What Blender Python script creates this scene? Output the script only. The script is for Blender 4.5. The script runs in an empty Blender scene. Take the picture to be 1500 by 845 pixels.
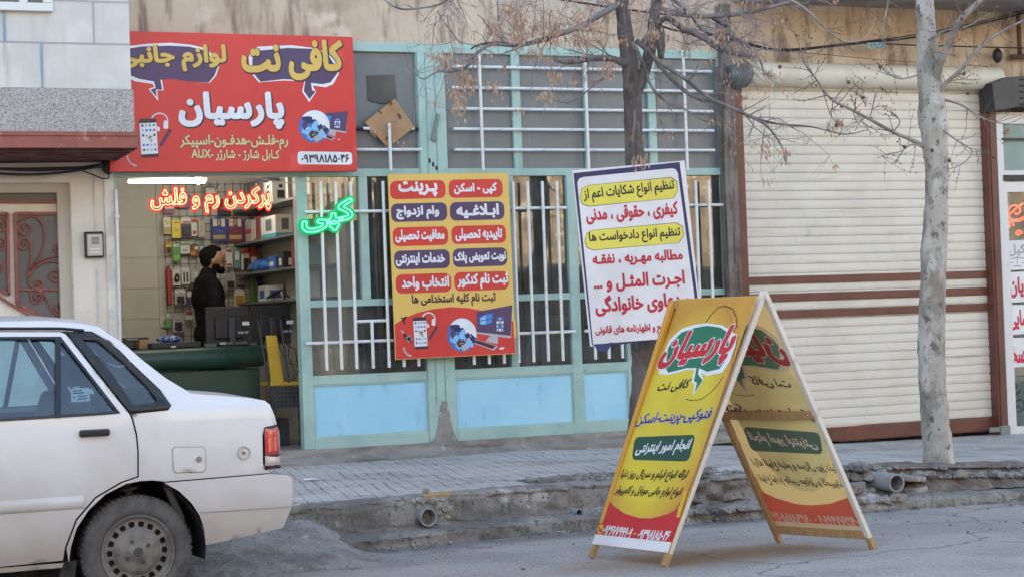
import bpy, bmesh, math, random
import numpy as np
from mathutils import Vector, Matrix, noise
from mathutils.geometry import delaunay_2d_cdt

R = math.radians
sc = bpy.context.scene
col = sc.collection

# ------------------------------------------------------------------ camera
F, W, H = 2900.0, 1500.0, 845.0            # focal length and frame of the photograph, in its pixels
YAW, PITCH, ROLL, EYE = R(23.593), R(0.980), 0.036, 1.35
FW = Vector((math.sin(YAW)*math.cos(PITCH), math.cos(YAW)*math.cos(PITCH), math.sin(PITCH)))
R0 = Vector((math.cos(YAW), -math.sin(YAW), 0.0))
U0 = R0.cross(FW)
RT = R0*math.cos(ROLL) - U0*math.sin(ROLL)
UP = R0*math.sin(ROLL) + U0*math.cos(ROLL)
CAM = Vector((0, 0, EYE))
cam = bpy.data.cameras.new('camera')
cam.sensor_width = 36.0
cam.lens = F/W*36.0
cam.clip_start, cam.clip_end = 0.1, 2000.0
camo = bpy.data.objects.new('camera', cam)
col.objects.link(camo)
camo.matrix_world = Matrix(((RT.x, UP.x, -FW.x, CAM.x), (RT.y, UP.y, -FW.y, CAM.y), (RT.z, UP.z, -FW.z, CAM.z), (0, 0, 0, 1)))
sc.camera = camo

# ------------------------------------------------------------------ light
SUN_EL, SUN_AZ = R(21.0), R(14.0)          # low sun behind the shops: the whole street lies in their shade
world = bpy.data.worlds.new('World')
sc.world = world
world.use_nodes = True
wn = world.node_tree.nodes
sky = wn.new('ShaderNodeTexSky')
sky.sky_type = 'NISHITA'
sky.sun_disc = False
sky.sun_elevation = SUN_EL
sky.sun_rotation = SUN_AZ
sky.dust_density = 2.0
world.node_tree.links.new(sky.outputs[0], wn['Background'].inputs[0])
wn['Background'].inputs[1].default_value = 0.15
sl = bpy.data.lights.new('sun', 'SUN')
sl.energy = 3.5
sl.angle = R(0.5)
sl.color = (1.0, 0.93, 0.82)
so = bpy.data.objects.new('sun', sl)
col.objects.link(so)
SUNV = Vector((math.sin(SUN_AZ)*math.cos(SUN_EL), math.cos(SUN_AZ)*math.cos(SUN_EL), math.sin(SUN_EL)))
so.rotation_euler = SUNV.to_track_quat('Z', 'Y').to_euler()
vs = sc.view_settings
vs.view_transform = 'Standard'
vs.look = 'None'
vs.gamma = 1.0
vs.use_curve_mapping = False
vs.exposure = 2.52
vs.use_white_balance = True                 # the photograph's own white balance, set for shade
vs.white_balance_temperature = 7050
sc.cycles.max_bounces = 8
sc.cycles.transparent_max_bounces = 16

# ------------------------------------------------------------------ placing
D = 15.12                                   # distance of the shop fronts

def ray(px, py):
    return FW + RT*((px - W/2)/F) - UP*((py - H/2)/F)

def at(px, py, Y):
    v = ray(px, py)
    return CAM + v*((Y - CAM.y)/v.y)

def atz(px, py, Z):
    v = ray(px, py)
    return CAM + v*((Z - CAM.z)/v.z)

def X(px, py, Y=D): return at(px, py, Y).x
def Z(px, py, Y=D): return at(px, py, Y).z

# ------------------------------------------------------------------ things
def tag(o, label=None, cat=None, group=None, kind=None):
    if label: o['label'] = label
    if cat: o['category'] = cat
    if group: o['group'] = group
    if kind: o['kind'] = kind
    return o

def empty(name, loc, label, cat, group=None):
    o = bpy.data.objects.new(name, None)
    col.objects.link(o)
    o.location = Vector(loc)
    o.empty_display_size = 0.1
    return tag(o, label, cat, group)

def origin_of(o):
    p = Vector((0, 0, 0))
    while o is not None:
        p = p + o.location
        o = o.parent
    return p

class MB:
    """collects faces in world coordinates; build() links them as ONE mesh object"""
    def __init__(s):
        s.v, s.f, s.m = [], [], []
    def add(s, verts, faces, mi=0):
        n = len(s.v)
        s.v += [Vector(p) for p in verts]
        for f in faces:
            s.f.append([i + n for i in f])
            s.m.append(mi)
        return s
    def box(s, x0, x1, y0, y1, z0, z1, mi=0):
        if x0 > x1: x0, x1 = x1, x0
        if y0 > y1: y0, y1 = y1, y0
        if z0 > z1: z0, z1 = z1, z0
        p = [(x, y, z) for z in (z0, z1) for y in (y0, y1) for x in (x0, x1)]
        return s.add(p, [(0, 2, 3, 1), (4, 5, 7, 6), (0, 1, 5, 4), (2, 6, 7, 3), (0, 4, 6, 2), (1, 3, 7, 5)], mi)
    def beam(s, p, q, a, wa, wb, mi=0):
        """box from p to q; a = a direction across it, wa = full width along a, wb = full width across both"""
        p, q, a = Vector(p), Vector(q), Vector(a).normalized()
        d = (q - p).normalized()
        a = (a - d*a.dot(d)).normalized()
        b = d.cross(a)
        P = [o + a*(i*wa/2) + b*(j*wb/2) for o in (p, q) for j in (-1, 1) for i in (-1, 1)]
        return s.add(P, [(0, 2, 3, 1), (4, 5, 7, 6), (0, 1, 5, 4), (2, 6, 7, 3), (0, 4, 6, 2), (1, 3, 7, 5)], mi)
    def tube(s, pts, rad, n=8, caps=True, mi=0, closed=False, wob=0.0, seed=0):
        pts = [Vector(p) for p in pts]
        k = len(pts)
        if not hasattr(rad, '__len__'): rad = [rad]*k
        rings = []
        ref = None
        for i in range(k):
            if closed:
                t = pts[(i+1) % k] - pts[i-1]
            else:
                t = pts[min(i+1, k-1)] - pts[max(i-1, 0)]
            if t.length < 1e-9: t = Vector((0, 0, 1))
            t.normalize()
            if ref is None:
                ref = Vector((1, 0, 0)) if abs(t.x) < .8 else Vector((0, 1, 0))
            u = ref - t*ref.dot(t)
            if u.length < 1e-5:
                u = t.orthogonal()
            u.normalize()
            ref = u
            w = t.cross(u)
            rr = []
            for j in range(n):
                a = 2*math.pi*j/n
                dr = u*math.cos(a) + w*math.sin(a)
                r = rad[i]
                if wob: r *= 1 + wob*noise.noise(Vector((math.cos(a)*1.6 + seed, math.sin(a)*1.6, i*.55)))
                rr.append(pts[i] + dr*r)
            rings.append(rr)
        vv = [p for r in rings for p in r]
        ff = []
        for i in range(k if closed else k-1):
            i2 = (i+1) % k
            for j in range(n):
                ff.append((i*n+j, i*n+(j+1) % n, i2*n+(j+1) % n, i2*n+j))
        if caps and not closed:
            ff.append(tuple(range(n-1, -1, -1)))
            ff.append(tuple((k-1)*n + j for j in range(n)))
        return s.add(vv, ff, mi)
    def disc(s, c, nrm, r, n=24, mi=0, r0=0.0):
        c, nrm = Vector(c), Vector(nrm).normalized()
        u = nrm.orthogonal().normalized(); w = nrm.cross(u)
        ring = [c + (u*math.cos(2*math.pi*i/n) + w*math.sin(2*math.pi*i/n))*r for i in range(n)]
        if r0 <= 0: return s.add(ring, [tuple(range(n))], mi)
        inn = [c + (u*math.cos(2*math.pi*i/n) + w*math.sin(2*math.pi*i/n))*r0 for i in range(n)]
        return s.add(ring + inn, [(i, (i+1) % n, n + (i+1) % n, n + i) for i in range(n)], mi)
    def lathe(s, c, axis, prof, n=32, mi=0):
        """prof: (distance along axis, radius) pairs"""
        c, axis = Vector(c), Vector(axis).normalized()
        u = axis.orthogonal().normalized(); w = axis.cross(u)
        vv, ff = [], []
        for t, r in prof:
            for j in range(n):
                a = 2*math.pi*j/n
                vv.append(c + axis*t + (u*math.cos(a) + w*math.sin(a))*r)
        for i in range(len(prof)-1):
            for j in range(n):
                ff.append((i*n+j, i*n+(j+1) % n, (i+1)*n+(j+1) % n, (i+1)*n+j))
        return s.add(vv, ff, mi)
    def ball(s, c, r, nu=16, nv=10, mi=0, rot=None):
        c = Vector(c)
        if not hasattr(r, '__len__'): r = (r, r, r)
        vv = []
        for i in range(nv+1):
            th = math.pi*i/nv
            for j in range(nu):
                ph = 2*math.pi*j/nu
                p = Vector((r[0]*math.sin(th)*math.cos(ph), r[1]*math.sin(th)*math.sin(ph), r[2]*math.cos(th)))
                if rot: p = rot @ p
                vv.append(c + p)
        ff = [(i*nu+j, (i+1)*nu+j, (i+1)*nu+(j+1) % nu, i*nu+(j+1) % nu) for i in range(nv) for j in range(nu)]
        return s.add(vv, ff, mi)
    def prism(s, pts, off, mi=0):
        """polygon pts (world) extruded by the vector off"""
        pts = [Vector(p) for p in pts]; off = Vector(off); n = len(pts)
        return s.add(pts + [p + off for p in pts], [tuple(range(n-1, -1, -1)), tuple(range(n, 2*n))] + [(i, (i+1) % n, n+(i+1) % n, n+i) for i in range(n)], mi)
    def grid(s, fn, nu, nv, mi=0):
        vv = [fn(i/nu, j/nv) for j in range(nv+1) for i in range(nu+1)]
        return s.add(vv, [(j*(nu+1)+i, j*(nu+1)+i+1, (j+1)*(nu+1)+i+1, (j+1)*(nu+1)+i) for j in range(nv) for i in range(nu)], mi)
    def build(s, name, mats, parent=None, smooth=False, bevel=0.0, fix=True, merge=False):
        me = bpy.data.meshes.new(name)
        o0 = origin_of(parent) if parent is not None else Vector((0, 0, 0))
        me.from_pydata([tuple(p - o0) for p in s.v], [], [tuple(f) for f in s.f])
        if not isinstance(mats, (list, tuple)): mats = [mats]
        for m in mats: me.materials.append(m)
        if len(mats) > 1:
            me.polygons.foreach_set('material_index', s.m)
        me.validate()
        if fix:
            bm = bmesh.new(); bm.from_mesh(me)
            if merge: bmesh.ops.remove_doubles(bm, verts=bm.verts, dist=1e-4)
            bmesh.ops.recalc_face_normals(bm, faces=bm.faces)
            bm.to_mesh(me); bm.free()
        if smooth:
            me.polygons.foreach_set('use_smooth', [True]*len(me.polygons))
            if smooth != True: me.set_sharp_from_angle(angle=R(smooth))
        o = bpy.data.objects.new(name, me)
        col.objects.link(o)
        if parent is not None: o.parent = parent
        if bevel:
            b = o.modifiers.new('bevel', 'BEVEL'); b.width = bevel; b.segments = 2; b.limit_method = 'ANGLE'; b.angle_limit = R(40)
        return o

# ------------------------------------------------------------------ materials
def srgb(h):
    if isinstance(h, str):
        c = [int(h[i:i+2], 16)/255 for i in (0, 2, 4)]
        return tuple(x/12.92 if x <= .04045 else ((x+.055)/1.055)**2.4 for x in c)
    return tuple(h)

def mat(name, c, rough=.6, c2=None, scale=4.0, lo=.4, hi=.65, bump=0.0, bscale=60.0, metal=0.0, spec=.5, coat=0.0,
        c3=None, scale3=20.0, lo3=.6, hi3=.68, stretch=(1, 1, 1), streak=None, detail=6.0, speck=None, emit=None, es=0.0, trans=0.0):
    m = bpy.data.materials.new(name)
    m.use_nodes = True
    nt = m.node_tree; N = nt.nodes; L = nt.links
    b = N['Principled BSDF']
    b.inputs['Roughness'].default_value = rough
    b.inputs['Metallic'].default_value = metal
    b.inputs['Specular IOR Level'].default_value = spec
    b.inputs['Coat Weight'].default_value = coat
    b.inputs['Coat Roughness'].default_value = .08
    if trans: b.inputs['Transmission Weight'].default_value = trans
    if emit:
        b.inputs['Emission Color'].default_value = (*srgb(emit), 1); b.inputs['Emission Strength'].default_value = es
    c = srgb(c)
    b.inputs['Base Color'].default_value = (*c, 1)
    tc = N.new('ShaderNodeTexCoord')
    mp = N.new('ShaderNodeMapping'); mp.inputs['Scale'].default_value = stretch
    L.new(tc.outputs['Object'], mp.inputs['Vector'])
    cur = None
    def layer(cur, cc, sca, lo, hi, st=None):
        no = N.new('ShaderNodeTexNoise'); no.inputs['Scale'].default_value = sca; no.inputs['Detail'].default_value = detail
        no.inputs['Roughness'].default_value = .62
        if st:
            m2 = N.new('ShaderNodeMapping'); m2.inputs['Scale'].default_value = st
            L.new(tc.outputs['Object'], m2.inputs['Vector']); L.new(m2.outputs[0], no.inputs['Vector'])
        else:
            L.new(mp.outputs[0], no.inputs['Vector'])
        ra = N.new('ShaderNodeMapRange'); ra.inputs['From Min'].default_value = lo; ra.inputs['From Max'].default_value = hi
        ra.interpolation_type = 'SMOOTHSTEP'
        L.new(no.outputs['Fac'], ra.inputs['Value'])
        mx = N.new('ShaderNodeMix'); mx.data_type = 'RGBA'
        L.new(ra.outputs[0], mx.inputs['Factor'])
        if cur is None: mx.inputs['A'].default_value = (*c, 1)
        else: L.new(cur, mx.inputs['A'])
        mx.inputs['B'].default_value = (*srgb(cc), 1)
        return mx.outputs['Result']
    if c2 is not None: cur = layer(cur, c2, scale, lo, hi)
    if streak is not None: cur = layer(cur, streak[0], streak[1], streak[2], streak[3], streak[4])
    if c3 is not None: cur = layer(cur, c3, scale3, lo3, hi3)
    if speck is not None: cur = layer(cur, *speck)
    if cur is not None: L.new(cur, b.inputs['Base Color'])
    if bump:
        no = N.new('ShaderNodeTexNoise'); no.inputs['Scale'].default_value = bscale; no.inputs['Detail'].default_value = 5
        L.new(mp.outputs[0], no.inputs['Vector'])
        bu = N.new('ShaderNodeBump'); bu.inputs['Strength'].default_value = bump; bu.inputs['Distance'].default_value = .01
        L.new(no.outputs['Fac'], bu.inputs['Height']); L.new(bu.outputs[0], b.inputs['Normal'])
    return m

def glass(name, tint=(.85, .9, .9), dusty=.04, refl=1.0, dustcol=(.5, .48, .44)):
    """a thin pane: tinted see-through, mirror-like by Fresnel, a film of dust"""
    m = bpy.data.materials.new(name); m.use_nodes = True
    nt = m.node_tree; N = nt.nodes; L = nt.links
    N.remove(N['Principled BSDF'])
    out = N['Material Output']
    tr = N.new('ShaderNodeBsdfTransparent'); tr.inputs[0].default_value = (*tint, 1)
    gl = N.new('ShaderNodeBsdfGlossy'); gl.inputs['Roughness'].default_value = .015
    fr = N.new('ShaderNodeFresnel'); fr.inputs[0].default_value = 1.5
    mu = N.new('ShaderNodeMath'); mu.operation = 'MULTIPLY_ADD'; mu.use_clamp = True
    mu.inputs[1].default_value = 1.9*refl; mu.inputs[2].default_value = .02*refl
    L.new(fr.outputs[0], mu.inputs[0])
    a = N.new('ShaderNodeMixShader'); L.new(mu.outputs[0], a.inputs[0]); L.new(tr.outputs[0], a.inputs[1]); L.new(gl.outputs[0], a.inputs[2])
    di = N.new('ShaderNodeBsdfDiffuse'); di.inputs[0].default_value = (*dustcol, 1)
    tc = N.new('ShaderNodeTexCoord'); no = N.new('ShaderNodeTexNoise'); no.inputs['Scale'].default_value = 5; no.inputs['Detail'].default_value = 8
    L.new(tc.outputs['Object'], no.inputs['Vector'])
    ra = N.new('ShaderNodeMapRange'); ra.inputs['From Min'].default_value = .35; ra.inputs['From Max'].default_value = .75
    ra.inputs['To Min'].default_value = dusty*.3; ra.inputs['To Max'].default_value = dusty*2
    L.new(no.outputs['Fac'], ra.inputs['Value'])
    b = N.new('ShaderNodeMixShader'); L.new(ra.outputs[0], b.inputs[0]); L.new(a.outputs[0], b.inputs[1]); L.new(di.outputs[0], b.inputs[2])
    L.new(b.outputs[0], out.inputs['Surface'])
    return m

def glow(name, c, strength):
    m = bpy.data.materials.new(name); m.use_nodes = True
    N = m.node_tree.nodes
    N.remove(N['Principled BSDF'])
    e = N.new('ShaderNodeEmission'); e.inputs[0].default_value = (*srgb(c), 1); e.inputs[1].default_value = strength
    m.node_tree.links.new(e.outputs[0], N['Material Output'].inputs['Surface'])
    return m

M = {}
def P(name, c, rough=.55, **k):
    """a material made once and shared"""
    if name not in M: M[name] = mat(name, c, rough, **k)
    return M[name]

M['plaster'] = mat('old plaster', (.58, .46, .34), .9, c2=(.40, .30, .215), scale=1.1, lo=.42, hi=.66, bump=.35, bscale=22,
                   c3=(.64, .54, .42), scale3=3.2, lo3=.55, hi3=.7, streak=((.25, .175, .125), 2.0, .49, .68, (3, 3, .5)))
M['aqua'] = mat('aqua paint', (.36, .52, .46), .5, c2=(.29, .44, .39), scale=3, bump=.12, bscale=40, speck=((.20, .16, .13), 34, .66, .72), streak=((.43, .50, .44), 4, .56, .72, (3, 3, .5)),
                c3=(.16, .13, .10), scale3=16, lo3=.68, hi3=.73)
M['blue'] = mat('pale blue paint', (.30, .60, .76), .45, c2=(.37, .67, .78), scale=1.5, lo=.35, hi=.7, bump=.14, bscale=7, streak=((.24, .46, .58), 5, .58, .78, (2, 2, .5)), speck=((.42, .58, .62), 55, .62, .70),
                c3=(.2, .3, .36), scale3=24, lo3=.73, hi3=.76)
M['white_bar'] = mat('white paint', (.72, .72, .70), .45, c2=(.58, .57, .54), scale=8, lo=.5, hi=.7, c3=(.18, .12, .09), scale3=30, lo3=.7, hi3=.75)
M['cream'] = mat('cream paint', (.66, .59, .44), .5, c2=(.60, .53, .39), scale=2, streak=((.55, .47, .34), 3, .5, .7, (2, 2, .4)), bump=.03, bscale=50)
M['brown'] = mat('brown paint', (.15, .047, .030), .45, c2=(.11, .034, .023), scale=5, c3=(.24, .11, .075), scale3=25, lo3=.66, hi3=.75, bump=.05)
M['concrete'] = mat('rough concrete', (.29, .265, .235), .95, c2=(.20, .18, .16), scale=3.5, lo=.4, hi=.65, bump=.6, bscale=35,
                    c3=(.40, .38, .35), scale3=9, lo3=.58, hi3=.7)
M['stone_white'] = mat('white stone cladding', (.62, .60, .56), .5, c2=(.54, .51, .47), scale=2.0, bump=.05, bscale=30,
                       streak=((.44, .40, .35), 2.2, .55, .75, (3.5, 3.5, .35)))
M['granite'] = mat('speckled granite', (.38, .35, .33), .55, c2=(.20, .18, .17), scale=95, lo=.45, hi=.6, c3=(.60, .56, .54), scale3=140, lo3=.55, hi3=.65, detail=2)
M['red_metal'] = mat('red oxide paint', (.30, .085, .062), .55, c2=(.24, .065, .05), scale=4, c3=(.42, .2, .15), scale3=14, lo3=.6, hi3=.72, bump=.08)
M['dark_metal'] = mat('dark metal', (.03, .031, .034), .45, c2=(.05, .05, .052), scale=8)
M['black_plastic'] = mat('black plastic', (.012, .012, .014), .45, c2=(.02, .02, .022), scale=10)
M['grey_pane'] = mat('frosted grey glass', (.17, .185, .185), .32, c2=(.145, .155, .155), scale=2.0, lo=.35, hi=.7, streak=((.26, .27, .265), 7, .62, .76, (5, 5, .5)),
                     c3=(.33, .32, .30), scale3=38, lo3=.71, hi3=.76, bump=.08, bscale=40)
M['dark_pane'] = mat('bare dark glass', (.055, .065, .072), .15, c2=(.07, .08, .085), scale=4)
M['window_glass'] = glass('window glass', (.66, .70, .70), .09, 1.7)
M['office_glass'] = glass('office glass', (.80, .86, .84), .10, .8, (.55, .62, .58))
M['soil'] = mat('soil', (.12, .10, .08), 1.0, c2=(.2, .17, .14), scale=14, bump=.9, bscale=40)
M['rust'] = mat('weathered wood', (.21, .18, .155), .85, c2=(.12, .085, .065), scale=3, streak=((.075, .055, .045), 3, .5, .66, (8, 8, .6)), bump=.4, bscale=30,
                c3=(.22, .11, .07), scale3=8, lo3=.58, hi3=.7)
M['wood'] = mat('pale wood', (.42, .27, .13), .7, c2=(.33, .20, .09), scale=6, stretch=(6, 6, 1), bump=.15)
M['whitewood'] = mat('white painted wood', (.66, .62, .55), .6, c2=(.5, .43, .33), scale=9, lo=.55, hi=.72)
M['card'] = mat('cardboard', (.40, .24, .125), .85, c2=(.34, .195, .10), scale=4, bump=.08, bscale=70)

# ------------------------------------------------------------------ lettering
# joined Arabic letter shapes as outlines in 1/250 of the letter size: code point, advance, contours x,y,x,y...
GLYPHS = {
45:(81,(8,35,4,38,2,44,2,65,5,72,12,74,71,73,76,70,78,65,78,44,74,37,68,35),),
46:(55,(20,-9,12,-5,7,2,5,7,6,20,10,27,17,33,25,36,34,34,40,31,47,24,50,15,50,9,45,-1,40,-6,33,-9),),
65:(167,(-2,-8,-7,-5,-8,2,61,162,69,177,73,179,89,179,97,175,134,94,174,3,174,-2,170,-7,166,-8,145,-9,137,-6,115,41,113,43,56,43,53,43,51,41,30,-6,23,-9),(70,81,94,81,95,84,87,102,84,109,81,111,70,86)),
85:(177,(70,-9,53,-4,34,6,18,24,10,43,8,49,7,68,7,168,9,175,15,178,39,178,44,176,47,171,47,63,51,46,62,35,72,30,84,28,104,30,120,38,126,46,128,54,130,66,130,168,132,175,139,178,161,178,166,176,169,171,169,54,166,38,153,16,145,8,136,1,120,-6,104,-9),),
88:(177,(-1,-8,-6,-5,-8,-2,-6,5,63,88,62,91,3,161,-1,169,1,175,8,179,33,179,40,177,84,123,90,120,138,177,144,179,169,179,177,175,179,169,174,160,115,91,115,88,179,10,184,2,182,-5,174,-9,149,-9,143,-7,93,53,88,56,35,-7,29,-9),),
1548:(82,(32,-8,22,-3,17,4,16,8,16,26,21,38,33,60,40,64,48,60,57,54,60,49,60,44,54,29,62,18,62,8,58,0,51,-7,46,-8),),
1600:(68,(-2,-9,-6,-6,-8,-1,-5,21,-3,24,2,27,70,28,78,25,85,19,88,13,88,8,84,-1,75,-8,66,-10),),
1776:(74,(37,45,32,48,12,68,9,75,12,82,27,96,32,99,38,99,43,96,62,78,65,71,62,65,46,48,41,45),),
1777:(70,(35,-8,30,-4,26,4,24,43,18,99,13,129,6,161,6,166,10,171,28,177,34,177,38,174,41,169,51,129,59,71,64,5,61,-3,57,-6,46,-8),),
1778:(122,(35,-8,30,-4,26,4,26,24,20,86,13,129,6,160,6,166,8,170,13,173,28,177,33,177,38,175,40,171,47,149,53,147,66,146,78,147,85,153,87,158,89,169,92,174,102,176,114,174,119,171,121,166,121,155,119,147,111,130,100,119,80,111,58,111,55,109,54,102,59,71,63,2,61,-3,57,-6,46,-8),),
1779:(146,(35,-8,30,-4,26,4,26,24,20,86,13,129,6,160,7,167,10,171,22,176,30,178,36,176,41,169,49,140,52,136,57,134,60,135,63,140,69,165,72,169,78,172,94,170,99,167,101,161,98,141,99,137,108,136,111,140,110,151,106,161,108,170,121,176,127,178,132,177,137,172,144,154,146,136,144,125,139,116,132,108,119,102,111,100,97,100,82,105,71,100,57,98,56,91,60,54,63,2,61,-3,57,-6,46,-8),),
1780:(123,(35,-7,30,-3,28,2,20,86,13,125,6,159,6,166,8,169,13,172,33,177,38,174,40,170,47,149,58,166,74,175,82,177,96,177,108,174,111,169,112,164,110,150,108,145,102,141,88,142,84,139,87,134,91,133,108,139,116,138,121,128,123,120,122,114,119,109,97,100,74,96,57,97,56,86,60,45,62,2,60,-3,55,-7),),
1781:(136,(37,-7,24,0,20,3,14,12,10,25,9,59,13,75,18,89,28,113,48,142,48,145,42,155,43,159,45,164,57,174,65,177,71,174,83,161,101,134,115,106,123,83,128,53,128,36,126,27,117,8,107,-2,98,-7,79,-7,66,-3,55,-7),(46,28,51,29,52,38,55,42,68,46,76,46,80,43,84,28,88,28,91,31,94,41,92,59,83,88,71,114,69,114,66,111,50,81,44,62,42,53,42,38)),
1782:(106,(20,-7,4,-1,0,4,-1,9,3,18,18,48,36,73,37,76,20,93,12,106,9,117,9,132,13,147,19,158,26,165,44,175,53,177,75,177,84,175,91,172,94,165,92,151,89,143,84,140,80,139,66,142,53,140,47,134,45,123,48,114,56,107,64,102,88,115,94,114,100,106,104,98,105,90,102,85,74,62,59,43,45,23,31,-4,27,-7),),
1783:(145,(60,-8,56,-6,53,-2,37,56,21,103,-2,164,3,172,18,178,25,180,32,177,49,134,71,73,72,72,74,73,76,80,92,125,114,175,122,179,139,172,144,169,146,161,109,69,97,31,89,2,85,-4,80,-6,69,-8),),
1784:(144,(21,-9,2,-1,-2,4,-2,8,29,82,51,146,55,163,60,171,80,176,85,176,90,172,105,118,122,66,146,8,146,4,143,-1,122,-9,118,-9,113,-6,92,46,76,96,74,99,72,99,54,47,35,2,29,-7,24,-9),),
1785:(123,(87,-8,82,-4,79,3,74,28,69,72,40,73,23,80,10,89,1,107,1,132,4,142,14,159,24,169,33,173,45,178,58,178,67,176,76,171,89,157,97,136,102,107,107,44,114,2,112,-3,108,-6,97,-8),(50,108,62,108,64,110,65,114,59,135,56,139,50,142,45,141,38,135,35,127,35,121,39,112,43,109)),
64344:(75,(21,-83,16,-80,10,-73,7,-65,8,-57,-1,-52,-6,-46,-8,-42,-8,-31,-3,-22,7,-16,16,-16,28,-24,33,-21,44,-16,50,-16,57,-19,61,-24,65,-31,65,-40,60,-50,49,-58,47,-70,42,-78,33,-83),(-1,-9,-6,-6,-8,-1,-7,13,-3,22,2,26,10,28,25,28,30,30,32,35,32,49,19,94,22,99,27,102,41,107,47,107,52,105,55,101,62,82,67,60,68,43,67,30,63,19,59,11,50,3,36,-4,22,-8)),
64345:(93,(38,-83,28,-74,24,-65,25,-57,12,-48,7,-35,12,-24,17,-19,23,-16,33,-16,44,-23,48,-21,61,-16,67,-16,73,-19,78,-24,82,-31,82,-40,77,-50,65,-57,64,-70,57,-79,50,-83),(0,-9,-5,-6,-7,-1,-7,11,-4,21,2,26,8,28,19,28,26,32,30,43,36,71,39,76,44,78,50,78,61,76,69,71,71,65,67,44,67,32,77,28,102,26,108,22,113,15,113,7,110,-1,105,-6,94,-10,69,-8,61,-6,47,2,36,-4,23,-8)),
64394:(92,(0,-64,-5,-61,-7,-58,-13,-43,-13,-37,-9,-32,11,-24,25,-15,38,-3,43,5,47,16,49,28,44,49,32,75,37,83,53,91,59,91,64,88,71,77,78,58,84,32,83,22,80,3,71,-17,53,-38,34,-52,19,-59,6,-64),(22,106,12,113,8,122,7,128,12,138,24,147,24,157,28,165,37,172,50,173,56,170,62,162,65,157,65,147,77,139,82,130,82,122,78,114,73,109,66,106,56,106,45,113,33,106)),
64398:(219,(67,-12,48,-9,28,-1,18,6,6,20,1,34,0,56,6,82,9,89,15,92,31,89,39,84,41,78,37,60,37,43,39,38,43,33,56,27,78,24,137,24,153,25,170,30,176,34,177,38,175,46,169,56,145,80,122,98,117,106,117,121,120,129,127,137,147,151,209,183,214,184,220,180,228,162,228,157,225,153,168,123,159,117,161,112,191,84,204,64,211,46,211,28,209,21,202,9,190,1,175,-6,162,-9,136,-12),),
64400:(103,(-2,-9,-6,-6,-8,-1,-5,21,-2,26,5,28,44,28,56,31,61,36,58,47,51,58,30,79,9,95,1,103,-1,108,-1,117,4,130,7,135,16,142,34,154,91,182,97,184,103,180,112,163,113,158,111,153,59,127,42,116,73,86,88,64,94,50,96,39,96,33,92,17,82,5,62,-5,45,-8,28,-8,20,-10),),
64401:(127,(-2,-9,-6,-6,-8,-1,-5,21,-2,26,5,28,44,28,58,31,60,36,58,44,46,60,1,103,-1,108,-1,117,6,133,17,142,34,154,70,173,95,184,100,183,103,180,113,160,110,152,98,146,48,121,40,114,73,83,86,66,102,40,108,34,120,28,133,27,143,21,148,10,144,0,134,-8,114,-8,105,-6,83,6,66,-3,55,-7,19,-10),),
64404:(103,(0,-9,-5,-6,-7,0,-5,19,-2,25,5,28,44,28,58,31,61,38,58,47,51,58,30,79,8,96,1,103,-1,108,-1,114,2,128,-7,133,-15,147,-16,153,-13,158,-3,165,81,212,86,213,91,210,99,192,98,185,105,178,113,161,113,157,109,152,59,127,42,116,74,85,86,67,92,55,96,41,96,32,92,19,83,6,73,0,62,-5,47,-8,28,-8,20,-10),),
64508:(190,(61,-65,39,-58,29,-54,18,-45,7,-31,1,-14,0,12,3,23,12,49,18,52,25,50,39,44,42,39,43,33,37,11,37,-5,42,-16,50,-22,70,-29,97,-29,109,-27,128,-20,136,-15,143,-8,145,-3,145,0,108,17,93,29,88,40,88,54,95,72,102,84,114,96,137,109,153,113,162,113,178,109,191,103,194,98,194,95,183,73,176,71,164,75,148,75,133,66,128,61,124,53,125,50,128,46,162,31,176,22,184,9,184,-3,179,-17,170,-31,153,-46,136,-55,118,-61,103,-65),),
64509:(184,(62,-65,40,-58,27,-52,13,-39,3,-21,0,-13,1,14,9,42,14,50,20,52,34,46,41,42,43,33,37,11,37,-6,40,-13,46,-19,56,-25,72,-29,87,-30,106,-29,122,-25,134,-21,147,-12,149,-6,145,-2,118,8,113,14,112,20,115,34,120,42,128,44,165,31,181,27,190,27,197,24,200,22,203,14,203,6,200,-2,194,-6,184,-10,183,-17,177,-30,164,-43,139,-56,106,-65),),
64510:(75,(6,-55,-3,-50,-7,-41,-7,-30,-2,-21,6,-17,17,-17,29,-24,40,-17,51,-17,57,-20,65,-30,66,-41,60,-51,53,-55,42,-56,37,-54,29,-49,18,-55),(-1,-8,-5,-5,-7,0,-6,19,-4,23,3,27,20,27,29,29,33,37,31,55,20,89,20,94,24,100,46,108,53,105,56,98,66,64,67,53,67,37,65,25,58,11,45,0,28,-7,17,-9)),
64511:(93,(22,-55,12,-47,9,-41,9,-31,12,-25,17,-20,23,-17,33,-17,47,-23,56,-17,69,-17,77,-22,83,-34,81,-45,75,-52,69,-55,58,-55,45,-49,36,-55),(0,-8,-5,-5,-7,0,-7,11,-4,22,2,27,16,28,22,29,26,33,30,42,36,70,41,77,45,79,55,77,64,75,69,72,71,64,67,44,66,34,67,31,70,29,80,27,98,27,106,24,110,20,113,14,113,5,109,-2,103,-7,97,-9,72,-9,62,-7,47,1,34,-5,20,-9)),
65163:(67,(0,-8,-5,-5,-7,0,-7,11,-3,24,3,28,17,28,22,29,26,32,27,35,27,49,14,94,16,98,20,101,39,108,42,108,47,106,50,100,57,82,62,60,63,42,62,30,58,19,53,10,44,1,38,-2,19,-8),(8,122,2,127,-1,138,3,149,-1,158,-1,172,6,185,14,191,22,194,42,194,48,191,51,185,51,177,47,169,41,165,30,166,29,163,34,158,48,162,55,160,59,155,63,144,61,137,53,133,39,128,14,122)),
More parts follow.
